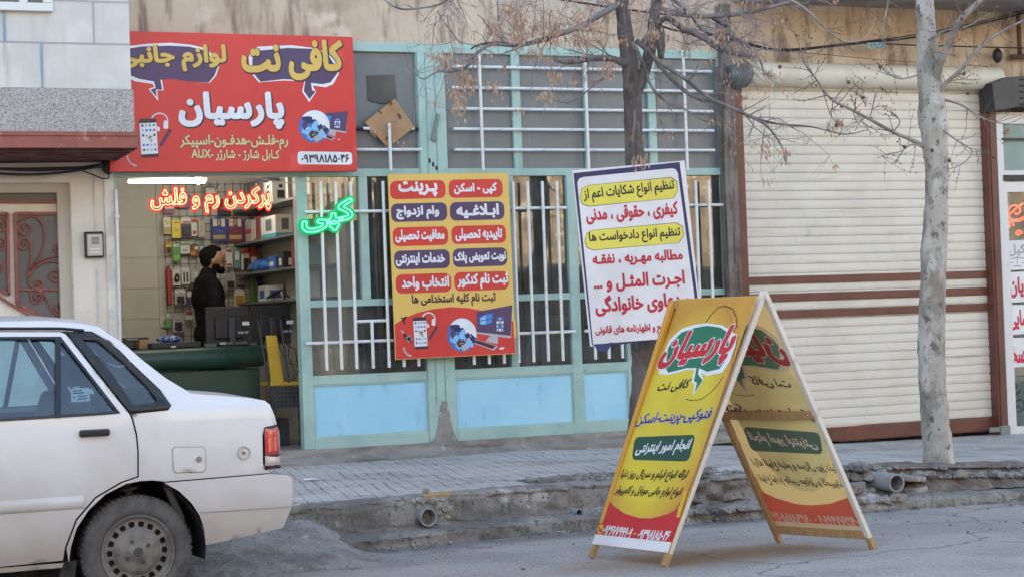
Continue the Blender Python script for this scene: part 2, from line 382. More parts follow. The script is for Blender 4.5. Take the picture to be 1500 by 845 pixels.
65165:(60,(23,-8,19,-6,16,-2,14,14,13,117,11,125,11,178,13,183,18,186,39,186,43,183,47,173,47,127,48,119,48,70,50,62,50,14,51,0,49,-5,45,-8),),
65166:(73,(52,-8,45,-6,31,1,24,8,18,21,14,52,14,88,13,96,13,130,11,138,11,177,13,183,20,187,38,187,43,185,46,181,47,149,48,141,48,108,50,100,50,67,52,60,52,41,54,33,56,30,60,28,77,28,85,24,90,19,94,10,90,0,81,-8),),
65167:(248,(115,-59,109,-56,104,-51,101,-39,106,-28,109,-24,117,-21,126,-21,133,-24,139,-31,141,-36,141,-47,136,-54,131,-58,126,-60),(73,-12,53,-10,36,-5,18,5,9,14,1,33,0,60,6,83,9,89,14,91,20,92,34,88,39,85,41,78,37,60,37,43,42,34,53,28,68,25,86,23,134,23,161,25,189,30,202,35,206,39,208,44,208,50,205,66,196,93,198,99,203,102,218,107,223,107,228,105,233,97,241,72,244,50,243,36,236,21,228,11,206,-1,172,-10,136,-13)),
65169:(67,(20,-54,12,-50,9,-45,7,-40,8,-29,11,-24,19,-17,33,-16,41,-21,44,-26,46,-31,46,-42,41,-49,36,-53,31,-55),(0,-9,-5,-6,-7,-1,-7,10,-3,23,2,26,23,30,27,35,27,49,14,94,17,99,22,102,36,107,42,108,47,105,50,101,57,82,62,60,63,44,60,23,51,7,41,0,20,-8)),
65170:(86,(36,-54,28,-50,25,-45,23,-40,23,-29,27,-24,34,-17,39,-16,49,-17,56,-21,61,-28,63,-35,61,-43,58,-49,51,-54),(0,-9,-5,-6,-7,-1,-7,10,-5,19,0,25,16,29,22,33,25,43,31,71,34,76,39,78,45,78,59,74,64,71,66,65,62,46,62,35,64,30,69,29,94,26,102,21,105,15,105,5,103,0,97,-6,88,-9,64,-8,42,2,23,-7,9,-9)),
65173:(248,(67,-12,48,-9,25,1,11,13,4,23,1,34,1,60,6,82,9,89,14,92,31,89,39,84,41,78,37,60,37,45,40,36,51,29,78,24,147,24,176,27,193,31,204,37,208,45,206,60,196,93,199,99,204,103,220,108,225,108,229,104,242,65,244,49,242,35,238,23,226,10,208,-1,193,-6,176,-9,145,-12),(100,93,90,99,85,109,85,118,92,128,100,133,108,133,122,125,134,133,144,132,155,124,160,113,159,109,156,103,150,96,143,93,136,93,122,100,111,93)),
65174:(273,(67,-12,48,-9,25,1,11,13,4,23,1,34,1,60,6,82,9,89,14,92,31,89,39,84,41,78,37,60,37,43,39,38,43,33,56,27,78,24,128,24,150,27,170,32,200,45,226,65,233,65,247,58,250,54,252,49,249,37,250,32,259,28,283,26,287,24,291,18,294,9,291,1,287,-4,278,-9,261,-9,239,-4,229,1,217,12,195,2,181,-2,143,-11,128,-12),(100,93,90,99,85,109,85,117,92,128,101,133,106,133,112,131,122,126,136,133,143,133,153,127,159,117,159,109,153,97,145,93,137,92,122,99,111,93)),
65175:(75,(0,-8,-5,-5,-7,0,-7,11,-3,24,3,28,25,28,30,30,32,33,33,39,32,50,20,88,20,94,25,101,47,109,52,107,55,102,65,69,68,41,64,22,59,12,52,4,38,-4,22,-8),(17,119,8,123,1,132,-1,139,6,153,14,158,23,159,30,157,38,151,48,158,56,159,65,157,74,146,74,135,69,125,55,118,46,121,38,126,23,119)),
65176:(93,(0,-8,-5,-5,-7,0,-7,11,-4,22,2,27,16,28,25,32,30,42,36,71,39,76,44,78,52,78,61,76,69,71,71,63,67,44,67,33,70,29,80,28,97,28,108,23,113,14,113,8,110,-1,106,-5,98,-8,70,-8,58,-5,47,1,31,-6,23,-8),(28,89,18,96,12,105,12,113,20,124,28,129,36,129,50,121,62,129,70,129,80,124,86,114,86,103,80,94,72,89,66,89,59,91,50,96,38,89)),
65179:(75,(0,-8,-5,-5,-7,0,-7,11,-3,24,3,28,25,28,30,30,32,33,33,39,32,50,20,88,20,94,25,101,47,109,52,107,55,102,65,69,68,41,64,22,59,12,52,4,38,-4,22,-8),(17,119,8,123,4,127,1,135,1,142,5,151,10,157,17,160,18,172,20,177,28,184,33,187,39,187,48,183,55,176,57,171,58,160,66,156,74,146,74,135,71,127,66,123,55,118,46,121,38,126,28,120,22,118)),
65180:(93,(0,-8,-5,-5,-7,0,-7,11,-4,22,2,27,16,28,25,32,30,42,36,71,39,76,44,78,52,78,61,76,69,71,71,63,67,44,67,33,70,29,80,28,97,28,108,23,113,14,113,8,110,-1,106,-5,98,-8,70,-8,58,-5,47,1,31,-6,23,-8),(28,89,22,92,16,97,12,110,16,121,29,130,29,138,33,147,42,155,53,156,60,153,67,146,69,141,70,130,81,123,86,114,87,105,83,97,78,92,70,89,62,89,50,96,38,89)),
65181:(160,(68,-105,40,-97,20,-85,8,-74,2,-64,-2,-53,-5,-44,-4,-14,1,3,10,22,19,34,32,48,46,58,63,68,65,70,56,74,42,76,31,76,10,72,6,75,4,78,1,98,4,104,12,108,28,112,51,112,68,108,101,97,123,92,142,91,148,88,150,80,150,64,148,59,140,54,118,52,88,42,73,35,54,21,43,8,35,-6,32,-19,32,-36,34,-45,41,-55,56,-64,70,-68,81,-70,106,-69,123,-66,140,-60,145,-61,151,-66,157,-83,157,-86,154,-91,145,-95,118,-104,107,-106),(84,-36,74,-32,71,-28,67,-20,67,-13,71,-5,76,0,84,4,92,4,99,0,103,-3,107,-13,108,-19,104,-27,98,-33,90,-37)),
65183:(147,(62,-53,53,-45,49,-37,50,-29,54,-22,59,-17,66,-15,77,-15,86,-23,90,-31,89,-39,86,-45,80,-51,75,-53),(0,-9,-5,-6,-7,0,-7,13,-5,21,-2,26,3,28,20,28,39,31,67,41,78,46,81,49,73,54,55,59,30,59,20,57,14,59,11,64,7,82,9,88,17,93,38,96,60,94,80,88,116,69,139,63,142,60,144,52,144,41,142,36,134,31,125,30,111,26,73,6,55,-1,25,-8)),
65184:(159,(58,-53,49,-47,45,-39,45,-32,47,-26,52,-19,59,-15,72,-15,78,-19,83,-26,85,-31,85,-40,81,-46,73,-52,69,-54),(0,-9,-5,-6,-7,0,-7,13,-5,21,-2,26,3,28,20,28,39,31,67,41,78,46,81,49,73,54,55,59,30,59,20,57,14,59,11,64,7,82,8,86,11,90,17,93,38,96,58,95,80,88,109,72,125,66,136,65,141,61,144,52,145,43,142,36,139,33,140,30,147,28,164,27,172,24,176,21,179,14,179,5,177,0,171,-6,158,-10,139,-8,127,-5,114,3,100,20,55,-1,25,-8)),
65186:(162,(68,-105,40,-97,20,-85,8,-74,2,-64,-2,-53,-5,-44,-4,-14,1,3,10,22,19,34,32,48,46,58,63,68,65,70,56,74,42,76,31,76,10,72,6,75,4,78,1,98,4,104,12,108,28,112,51,112,68,108,115,93,144,91,148,88,150,83,150,62,147,58,140,54,127,53,126,50,130,39,140,31,154,27,168,27,178,22,182,14,183,8,179,0,173,-6,168,-9,145,-9,129,-5,117,1,105,11,96,28,92,41,88,42,63,28,52,19,43,8,33,-11,32,-19,32,-36,34,-45,41,-55,56,-64,70,-68,81,-70,106,-69,123,-66,140,-60,145,-61,151,-66,157,-83,157,-87,154,-91,145,-96,118,-104,107,-106),),
65187:(147,(0,-8,-5,-4,-7,2,-7,14,-5,21,-2,26,3,28,30,29,50,34,70,42,81,49,73,54,55,59,30,59,22,57,16,59,11,64,9,74,7,83,9,88,17,93,38,96,61,94,81,87,116,69,139,63,142,60,144,52,144,41,142,36,134,31,114,27,72,5,48,-3,25,-8),),
65188:(159,(0,-8,-5,-4,-7,2,-7,14,-5,21,-2,26,3,28,30,29,50,34,70,42,81,49,73,54,55,59,30,59,22,57,16,59,11,66,7,82,8,86,11,90,17,93,38,96,59,95,80,88,108,73,120,67,136,65,141,61,144,52,145,42,142,36,139,33,140,30,148,28,166,27,176,21,179,14,179,5,177,0,171,-6,166,-8,141,-8,127,-5,114,3,100,19,70,5,48,-3,25,-8),),
65191:(147,(0,-8,-5,-4,-7,2,-7,14,-5,21,-2,26,3,28,30,29,50,34,70,42,81,49,73,54,55,59,30,59,22,57,16,59,11,64,9,74,7,83,9,88,17,93,38,96,61,94,81,87,116,69,139,63,142,60,144,52,144,41,142,36,134,31,114,27,72,5,48,-3,25,-8),(38,106,26,113,22,122,21,128,25,136,31,142,38,146,45,146,53,143,58,138,62,130,62,122,58,114,53,109,45,106)),
65192:(159,(0,-8,-5,-4,-7,2,-7,14,-5,21,-2,26,3,28,30,29,50,34,70,42,81,49,73,54,55,59,30,59,22,57,16,59,11,66,7,82,8,86,11,90,17,93,38,96,59,95,80,88,108,73,120,67,136,65,141,61,144,52,145,42,142,36,139,33,140,30,148,28,166,27,176,21,179,14,179,5,177,0,171,-6,166,-8,141,-8,127,-5,114,3,100,19,70,5,48,-3,25,-8),(34,106,28,110,22,116,20,121,20,132,22,137,28,143,36,146,44,146,50,142,57,136,58,132,58,121,56,115,50,109,42,106)),
65193:(119,(35,-8,21,-4,7,3,4,6,2,14,12,32,17,35,21,35,45,28,65,28,74,31,80,38,80,44,75,59,48,105,49,111,53,114,71,124,76,123,81,119,93,100,107,73,114,55,116,45,116,33,114,25,107,13,98,2,93,0,84,-5,71,-8),),
65194:(133,(35,-8,23,-5,7,3,3,9,2,14,12,31,17,35,21,35,37,29,48,27,67,28,74,31,78,34,80,42,75,58,47,106,51,113,70,124,78,122,83,116,95,95,108,70,121,36,128,29,140,27,148,23,153,14,153,5,145,-5,138,-8,121,-8,107,-2,99,4,84,-5,71,-8),),
65197:(92,(0,-64,-5,-61,-7,-58,-13,-43,-13,-37,-9,-32,11,-24,25,-15,38,-3,43,5,47,16,49,28,44,49,32,75,37,83,53,91,59,91,64,88,71,77,78,58,84,32,83,22,80,3,71,-17,53,-38,34,-52,19,-59,6,-64),),
65198:(99,(0,-65,-6,-60,-11,-49,-13,-41,-11,-35,-6,-31,14,-22,30,-12,37,-5,44,6,47,15,49,26,48,37,41,56,33,72,34,79,37,83,50,89,58,91,66,86,72,72,89,31,95,28,106,27,116,20,120,11,117,1,111,-5,103,-9,89,-9,78,-5,60,-31,46,-44,31,-54,16,-61,5,-65),),
65199:(92,(0,-64,-5,-61,-7,-58,-13,-43,-13,-37,-9,-32,11,-24,25,-15,38,-3,43,5,47,16,49,28,44,49,32,75,37,83,53,91,59,91,64,88,71,77,78,58,84,32,83,22,80,3,71,-17,53,-38,34,-52,19,-59,6,-64),(39,106,32,110,28,114,24,122,25,132,28,138,33,143,42,146,49,146,55,142,61,136,65,127,64,122,59,112,53,108,48,106)),
65203:(196,(0,-8,-5,-5,-7,0,-7,11,-5,21,0,26,14,28,19,33,29,69,32,74,36,76,48,74,61,67,63,58,59,39,59,33,60,30,64,28,81,28,86,31,92,52,95,69,98,74,103,77,111,78,120,76,127,72,129,69,130,64,126,35,127,30,130,28,148,28,155,31,157,41,154,57,143,89,143,94,148,101,170,109,177,105,180,99,186,78,191,53,191,35,186,16,174,2,164,-5,153,-8,127,-8,116,-5,106,0,96,-6,88,-8,59,-8,50,-6,39,1,26,-6,19,-8),),
65206:(317,(61,-65,43,-60,21,-47,9,-33,3,-21,0,-11,1,14,9,42,13,50,18,52,25,50,39,44,42,39,43,33,37,11,36,-3,39,-11,44,-19,51,-24,68,-29,93,-29,108,-25,117,-21,124,-14,128,-6,130,3,130,20,119,62,120,67,123,72,145,79,151,77,155,72,167,33,170,29,175,28,184,27,187,28,192,33,203,75,209,78,222,76,231,74,235,67,230,36,231,31,239,27,253,28,258,31,261,37,261,58,258,83,260,89,265,92,278,94,284,94,289,92,293,86,296,50,303,33,312,28,323,27,328,25,333,22,337,14,337,6,331,-4,322,-9,308,-9,297,-5,281,4,265,-5,254,-9,233,-9,225,-7,212,0,198,-7,190,-9,167,-8,164,-10,159,-22,151,-37,140,-48,134,-52,118,-60,100,-65),(184,101,177,104,173,109,169,117,169,126,175,135,186,142,187,153,190,161,197,167,208,169,217,165,224,158,226,142,237,135,242,126,243,117,239,109,234,104,226,101,218,101,206,109,193,101)),
65207:(196,(0,-8,-5,-5,-7,0,-7,11,-5,21,0,26,14,28,19,33,29,69,32,74,36,76,48,74,61,67,63,58,59,39,59,33,60,30,64,28,81,28,86,31,92,52,95,69,98,74,103,77,111,78,120,76,127,72,129,69,130,64,126,35,127,30,130,28,148,28,155,31,157,41,154,57,143,89,143,94,148,101,170,109,177,105,180,99,186,78,191,53,191,35,186,16,174,2,164,-5,153,-8,127,-8,116,-5,106,0,96,-6,88,-8,59,-8,50,-6,39,1,26,-6,19,-8),(84,102,80,104,73,111,71,116,71,125,77,135,88,142,87,150,92,162,102,168,113,168,119,165,126,157,128,142,139,135,144,127,144,117,141,109,136,105,128,101,119,102,108,109,97,102)),
65212:(237,(84,-11,59,-6,41,3,23,-6,14,-8,0,-8,-5,-5,-7,0,-7,11,-5,20,0,26,11,28,18,33,24,44,29,66,33,72,36,75,45,75,58,72,63,67,65,63,60,45,60,36,62,31,67,29,70,31,82,47,98,64,112,77,127,87,145,96,159,99,183,99,202,91,214,79,221,64,223,56,223,45,220,30,225,28,242,27,250,24,257,16,257,3,252,-4,242,-8,222,-8,191,0,169,-8,148,-11),(111,25,147,25,175,32,183,37,186,42,186,53,182,60,173,63,162,63,152,60,130,46,112,28)),
65214:(338,(61,-65,43,-60,21,-47,9,-33,3,-21,0,-11,1,14,9,42,13,50,18,52,25,50,39,44,42,39,43,33,37,11,36,-3,39,-11,43,-18,51,-24,68,-29,92,-29,106,-25,116,-21,123,-13,128,-3,130,4,130,22,119,62,120,67,123,72,145,79,152,76,156,69,164,40,170,34,173,35,188,54,204,71,233,91,256,100,284,100,297,96,306,90,313,83,320,69,322,62,322,44,320,30,329,27,345,27,352,23,356,19,358,12,358,6,356,1,350,-5,343,-9,325,-9,308,-5,290,1,268,-7,250,-10,200,-10,179,-7,167,-3,165,-5,161,-17,153,-33,144,-44,134,-52,118,-60,100,-65),(212,26,247,26,259,28,276,33,284,39,287,45,287,53,283,61,276,65,264,65,250,60,240,54,223,41,215,33),(258,112,252,115,245,123,244,128,245,139,249,145,256,150,261,152,269,151,276,147,281,140,283,136,283,125,279,119,272,113,267,112)),
65215:(226,(84,-11,59,-6,41,3,23,-6,14,-8,0,-8,-5,-5,-7,0,-5,19,-2,25,11,28,18,33,22,39,30,66,33,72,37,75,44,76,56,72,63,67,65,63,60,38,61,33,66,29,70,31,82,47,102,67,123,85,145,96,158,99,183,99,202,91,214,79,219,69,222,58,223,44,219,31,212,17,200,6,183,-3,169,-8,148,-11),(111,25,147,25,175,32,183,37,186,42,186,53,182,60,173,63,162,63,152,60,130,46,112,28),(158,111,151,114,147,119,143,127,143,136,150,146,159,150,168,150,174,147,180,141,183,131,183,127,178,117,175,114,167,110)),
65220:(178,(-2,-9,-6,-6,-8,-1,-5,21,0,26,11,28,15,35,15,77,13,85,13,125,12,135,12,177,14,183,20,187,38,187,44,183,47,177,49,96,52,76,53,75,70,86,92,97,102,99,125,99,136,96,150,87,157,80,165,61,166,47,161,30,164,28,183,27,193,22,197,14,198,10,197,5,193,-3,183,-8,162,-8,145,-5,128,2,103,-5,78,-8),(58,28,84,28,105,31,119,35,126,39,130,46,130,53,126,60,116,64,106,63,97,61,86,55,73,46,59,32)),
65223:(169,(-2,-9,-6,-6,-8,-1,-5,21,0,26,11,28,15,35,15,77,13,85,13,125,12,135,12,177,14,183,20,187,38,187,43,185,46,180,48,174,48,139,49,132,49,96,51,77,53,75,62,82,88,96,102,99,125,99,133,97,142,93,157,80,163,67,166,53,166,47,163,35,155,21,147,12,130,3,103,-5,77,-8),(58,28,84,28,105,31,119,35,126,39,130,46,130,53,126,60,116,64,106,63,97,61,86,55,73,46,59,32),(95,111,87,116,84,121,81,130,83,138,91,147,100,151,105,150,114,146,117,142,121,135,121,124,117,118,109,112)),
65224:(178,(-2,-9,-6,-6,-8,-1,-5,21,0,26,11,28,15,35,15,77,13,85,13,125,12,135,12,177,14,183,20,187,38,187,44,183,47,177,49,96,52,76,53,75,70,86,92,97,102,99,125,99,136,96,150,87,157,80,165,61,166,47,161,30,164,28,183,27,193,22,197,14,198,10,197,5,193,-3,183,-8,162,-8,145,-5,128,2,103,-5,78,-8),(58,28,84,28,105,31,119,35,126,39,130,46,130,53,126,60,116,64,106,63,97,61,86,55,73,46,59,32),(95,111,87,116,84,121,81,130,83,138,91,147,100,151,105,150,114,146,117,142,121,135,121,124,117,118,109,112)),
65225:(127,(65,-105,42,-99,20,-87,10,-77,2,-66,-4,-47,-4,-16,-1,-3,10,19,23,34,10,50,2,67,2,86,4,95,10,108,16,116,24,122,37,128,48,132,73,132,82,130,88,127,92,122,92,116,89,101,86,97,79,94,54,96,45,92,40,88,38,83,38,75,45,66,51,62,59,60,79,67,103,72,107,69,110,66,116,45,114,41,110,38,78,28,62,21,44,6,36,-6,32,-20,32,-38,37,-51,51,-63,73,-69,103,-69,134,-62,140,-62,146,-67,152,-84,150,-91,145,-94,134,-99,115,-103,103,-106),),
65227:(126,(0,-8,-5,-5,-7,0,-7,11,-3,24,3,28,19,28,22,29,14,46,12,53,12,69,15,83,23,96,34,107,50,115,70,118,94,115,100,111,104,105,100,89,97,83,91,79,70,81,58,79,50,71,48,60,50,53,54,47,62,41,78,36,109,47,113,47,117,44,124,30,126,22,123,17,114,12,100,6,72,-2,34,-8),),
65228:(130,(0,-8,-5,-5,-7,0,-7,11,-3,24,3,28,19,28,28,30,33,31,34,33,13,52,6,67,7,77,11,85,17,91,33,101,52,108,61,110,81,110,94,107,104,102,113,93,117,83,117,61,110,44,102,32,105,29,114,28,134,28,145,23,150,14,151,7,148,1,142,-5,136,-8,109,-8,86,-3,64,5,53,0,30,-7,20,-8),(66,50,70,49,77,55,81,60,83,67,80,72,73,74,66,75,53,72,48,69,53,62)),
65231:(126,(0,-8,-5,-5,-7,0,-7,11,-3,24,3,28,19,28,22,29,14,46,12,53,12,69,15,83,23,96,34,107,50,115,70,118,94,115,100,111,104,105,100,89,97,83,91,79,70,81,58,79,50,71,48,60,50,53,54,47,62,41,78,36,109,47,113,47,117,44,124,30,126,22,123,17,114,12,100,6,72,-2,34,-8),(61,128,54,132,50,136,46,144,47,153,50,160,55,165,62,168,71,167,77,164,83,158,87,150,86,144,81,134,75,130,70,128)),
65235:(112,(0,-8,-5,-4,-7,2,-5,19,-2,25,3,28,39,28,48,30,48,32,38,34,23,42,14,55,10,67,10,75,14,92,17,101,29,119,39,127,52,132,64,132,72,132,86,124,99,108,103,97,108,74,109,58,103,32,94,17,85,8,72,0,58,-5,38,-8),(53,67,67,67,72,69,73,75,71,83,65,94,61,96,55,96,48,87,46,80,46,74,48,70),(50,144,43,147,39,152,35,161,36,167,39,174,45,180,53,184,60,183,69,178,74,172,76,167,75,158,72,151,67,147,59,143)),
65236:(124,(0,-8,-5,-5,-7,0,-7,11,-5,21,-3,24,2,27,19,28,19,32,14,44,12,55,13,67,15,75,20,85,34,101,47,108,59,112,69,112,77,110,88,105,96,99,103,89,109,78,113,63,113,53,111,44,106,30,108,28,130,27,140,21,144,13,144,8,141,0,136,-5,130,-8,100,-8,62,-2,33,-8),(59,38,62,37,70,42,76,52,75,64,67,74,61,74,56,72,53,69,49,61,50,49),(58,122,48,127,45,130,42,138,42,146,45,153,50,158,58,162,66,162,73,158,77,155,82,146,82,139,75,127,66,122)),
65239:(112,(0,-8,-5,-4,-7,2,-5,19,-2,25,3,28,39,28,48,30,48,32,38,34,23,42,14,55,10,67,10,75,14,92,17,101,29,119,39,127,52,132,64,132,72,132,86,124,99,108,103,97,108,74,109,58,103,32,94,17,85,8,72,0,58,-5,38,-8),(53,67,67,67,72,69,73,75,71,83,65,94,61,96,55,96,48,87,46,80,46,74,48,70),(33,144,22,153,18,163,21,172,27,179,34,183,42,184,56,176,69,183,77,183,87,178,92,169,92,158,86,148,78,144,69,143,56,151,44,144)),
65240:(124,(0,-8,-5,-5,-7,0,-7,11,-5,21,-3,24,2,27,19,28,19,32,14,44,12,55,13,67,15,75,20,85,34,101,47,108,59,112,69,112,77,110,88,105,96,99,103,89,109,78,113,63,113,53,111,44,106,30,108,28,130,27,140,21,144,13,144,8,141,0,136,-5,130,-8,100,-8,62,-2,33,-8),(59,38,62,37,70,42,76,52,75,64,67,74,61,74,56,72,53,69,49,61,50,49),(41,122,30,129,24,139,26,149,34,158,39,162,48,162,62,155,73,162,83,162,92,157,99,147,99,136,93,127,83,122,77,122,62,129,50,122)),
65245:(174,(59,-65,39,-58,24,-50,11,-38,4,-25,1,-14,1,14,10,45,13,50,18,52,36,46,41,40,43,33,37,11,36,-3,39,-11,45,-20,54,-25,67,-29,90,-29,100,-27,111,-22,115,-19,122,-10,125,-2,128,14,130,34,129,79,127,97,127,131,125,139,126,179,129,184,139,187,154,186,158,184,161,179,166,34,163,3,155,-22,145,-38,138,-46,118,-58,97,-65),),
65246:(183,(58,-65,40,-59,22,-48,12,-38,3,-22,1,-13,1,14,9,42,12,49,18,52,33,47,41,42,43,33,37,11,37,-5,40,-15,51,-24,67,-29,87,-29,108,-24,122,-11,127,-2,130,12,127,117,125,139,125,176,127,181,129,184,136,187,153,186,159,183,161,176,165,53,167,40,168,35,173,30,181,27,190,27,198,22,202,14,202,3,197,-4,189,-8,175,-9,164,-7,153,-28,143,-42,133,-50,115,-59,95,-65),),
65247:(65,(0,-8,-5,-5,-7,0,-7,13,-4,22,2,27,16,28,19,30,21,33,21,75,20,83,20,117,18,125,17,178,19,183,23,187,45,187,49,185,52,180,54,163,54,132,55,124,55,92,57,85,57,27,49,8,38,-2,19,-8),),
65248:(75,(0,-8,-5,-5,-7,0,-7,13,-4,22,2,27,16,28,19,30,21,33,21,80,20,88,20,127,18,135,18,180,22,185,27,187,45,187,50,185,54,178,54,147,55,141,57,53,59,41,62,33,66,30,81,27,91,21,94,14,94,3,88,-5,81,-8,61,-8,44,1,31,-5,19,-8),),
65249:(121,(18,-105,13,-102,9,-95,-2,-37,-2,-1,2,10,12,25,18,30,28,36,36,40,55,43,72,43,80,42,84,44,82,53,78,60,74,65,66,67,58,66,50,61,40,47,35,44,30,44,14,52,11,58,12,64,19,77,26,86,32,90,36,94,46,99,57,103,78,102,97,93,107,81,115,66,118,52,118,30,113,13,108,3,103,0,75,6,60,7,44,4,38,-1,34,-9,34,-34,45,-94,43,-99,38,-102,24,-105),),
65250:(141,(18,-105,13,-102,10,-95,0,-53,-5,-22,-4,13,2,33,13,54,34,76,54,90,76,98,90,98,101,92,109,83,117,67,128,38,134,30,146,27,154,24,160,15,161,8,157,0,148,-8,131,-8,115,-2,98,-11,78,-11,57,-3,43,7,37,14,34,14,31,3,32,-19,38,-55,47,-94,45,-99,40,-102,24,-105),(83,25,90,24,93,26,90,38,81,59,78,60,72,58,63,53,57,47,61,41,70,32)),
65251:(131,(0,-8,-5,-5,-7,0,-7,11,-4,22,-2,26,9,29,15,33,36,72,50,89,64,96,78,98,88,96,97,91,105,85,110,78,118,67,122,55,124,47,124,33,122,22,118,13,108,1,94,-6,78,-8,58,-5,38,4,27,-3,16,-8),(78,28,84,29,88,32,90,35,89,44,86,52,80,59,77,60,70,60,61,49,55,36,59,33)),
65252:(145,(75,-11,59,-5,41,9,28,-2,12,-9,-2,-7,-5,-5,-7,1,-7,11,-3,23,2,27,8,28,12,31,37,75,50,88,56,92,67,97,73,98,88,97,99,91,109,81,114,72,126,45,134,33,141,28,150,27,158,24,161,20,165,11,163,1,156,-5,152,-8,134,-9,116,-2,97,-11),(79,25,91,25,92,26,93,31,89,42,82,58,78,61,73,62,67,58,58,44,61,39,67,32)),
65253:(171,(59,-64,42,-59,26,-52,20,-47,9,-34,3,-22,0,-12,1,14,9,42,12,48,17,51,22,51,34,46,42,41,44,36,37,11,37,-6,41,-15,48,-22,54,-25,70,-29,90,-29,101,-27,118,-18,127,-4,130,5,130,22,125,42,115,67,115,72,118,77,136,86,140,87,147,83,153,71,162,46,166,30,166,2,162,-12,149,-37,139,-47,129,-53,117,-59,98,-64),(78,92,71,96,67,100,63,108,63,117,67,124,72,129,81,132,88,132,94,128,100,122,103,113,103,108,98,98,92,94,87,92)),
65254:(183,(59,-65,42,-60,24,-50,16,-44,4,-25,1,-14,1,14,6,34,12,49,17,52,20,52,34,46,41,42,43,33,37,11,37,-8,40,-15,47,-21,59,-27,68,-29,93,-29,115,-22,126,-11,130,0,130,17,128,31,119,62,120,67,122,70,126,74,145,79,148,78,153,75,156,69,162,45,166,34,172,29,190,27,198,22,202,12,202,4,199,-2,195,-5,187,-9,165,-8,159,-25,152,-36,138,-50,123,-58,100,-65),(79,92,70,96,67,100,63,108,63,115,67,123,72,128,79,132,87,132,98,125,103,115,103,111,100,101,95,96,87,92)),
65255:(67,(0,-8,-5,-5,-7,0,-7,11,-3,24,3,28,17,28,22,29,26,32,27,35,27,49,14,94,16,98,20,101,39,108,42,108,47,106,50,100,57,82,62,60,63,42,62,30,58,19,53,10,44,1,38,-2,19,-8),(30,119,22,122,14,130,12,135,12,142,15,150,20,155,27,158,34,159,42,156,48,152,52,144,52,136,49,128,44,123,34,119)),
65256:(86,(0,-8,-5,-5,-7,0,-7,11,-5,21,-3,24,1,27,14,28,19,30,22,33,31,72,34,77,39,79,55,76,64,71,66,64,62,46,62,38,62,32,66,30,73,28,92,27,102,21,105,14,105,5,103,0,97,-6,91,-8,67,-8,55,-5,42,2,27,-6,19,-8),(34,89,28,92,23,97,18,110,22,119,27,124,34,129,42,129,50,126,55,121,58,113,58,103,56,98,50,92,42,89)),
65258:(122,(104,-8,86,0,72,15,48,14,37,16,25,20,11,28,3,41,1,47,1,66,8,82,18,94,31,104,47,112,58,115,62,118,63,130,65,133,70,137,90,137,95,135,98,130,102,47,104,36,108,31,112,28,126,28,134,24,139,19,141,13,140,3,133,-6,126,-8),(55,50,62,50,65,52,66,61,64,77,61,79,50,75,40,67,35,60,40,53)),
65259:(144,(0,-9,-5,-5,-7,0,-7,10,-5,20,-3,23,2,26,12,27,19,29,19,32,12,53,12,67,15,79,20,89,31,101,29,112,40,128,47,131,56,128,96,96,118,76,127,65,136,50,140,39,140,21,136,12,130,3,122,-4,109,-9,81,-9,55,0,25,-7,12,-9),(92,26,98,25,103,28,104,32,102,37,100,40,98,39,92,29),(54,43,56,42,60,45,66,57,67,64,66,68,61,75,55,75,52,74,48,70,46,64,48,53)),
65260:(127,(62,-61,56,-59,41,-51,28,-39,20,-26,14,-9,2,-10,-5,-6,-7,-1,-7,11,-5,21,-2,25,12,29,22,63,31,82,40,94,53,105,62,110,72,112,83,111,94,105,99,100,107,88,110,79,110,54,103,33,103,30,111,28,130,28,138,25,144,19,147,13,148,8,144,0,138,-6,122,-11,121,-29,119,-36,113,-46,108,-52,98,-58,89,-61),(68,-25,83,-25,86,-23,88,-18,88,-12,84,-7,80,-4,70,-2,59,-1,53,-2,51,-4,56,-15,62,-22),(51,33,53,32,58,34,69,43,74,57,73,71,72,73,69,73,61,63,51,39)),
65261:(112,(13,-64,7,-59,3,-45,3,-37,5,-32,10,-29,32,-25,46,-20,57,-12,55,-10,46,-10,32,-6,20,0,12,11,8,25,10,46,21,71,35,85,48,91,65,92,73,90,80,85,93,72,99,60,104,42,106,27,104,3,101,-9,93,-25,89,-31,75,-45,54,-56,40,-61,24,-64),(48,27,66,26,69,27,70,35,68,42,63,52,60,55,55,56,47,49,44,35,45,30)),
65262:(118,(13,-64,7,-59,3,-45,3,-37,5,-32,10,-29,32,-25,46,-20,54,-15,59,-11,57,-9,44,-8,33,-5,23,1,13,11,8,25,8,33,11,52,14,60,23,73,33,84,41,88,52,92,66,92,74,89,85,82,95,71,102,53,107,29,110,28,123,28,131,24,135,20,138,13,138,7,134,-1,126,-8,102,-9,89,-31,76,-44,69,-48,54,-56,40,-61,24,-64),(51,28,66,28,70,30,70,35,67,46,62,54,57,56,54,55,47,49,44,38,44,33,46,31)),
65276:(150,(18,-8,8,-5,5,2,7,19,11,27,18,29,26,28,41,28,54,29,68,34,75,41,69,51,50,75,33,93,6,119,3,125,4,130,19,146,24,148,29,146,62,114,88,83,90,83,90,88,89,136,87,175,89,183,94,187,101,187,115,187,121,183,123,178,125,157,126,85,128,77,128,49,130,35,133,30,138,28,154,28,165,23,170,13,169,3,163,-4,157,-8,130,-8,118,-5,108,0,98,12,82,1,63,-6,52,-8),),
32:(70,)}
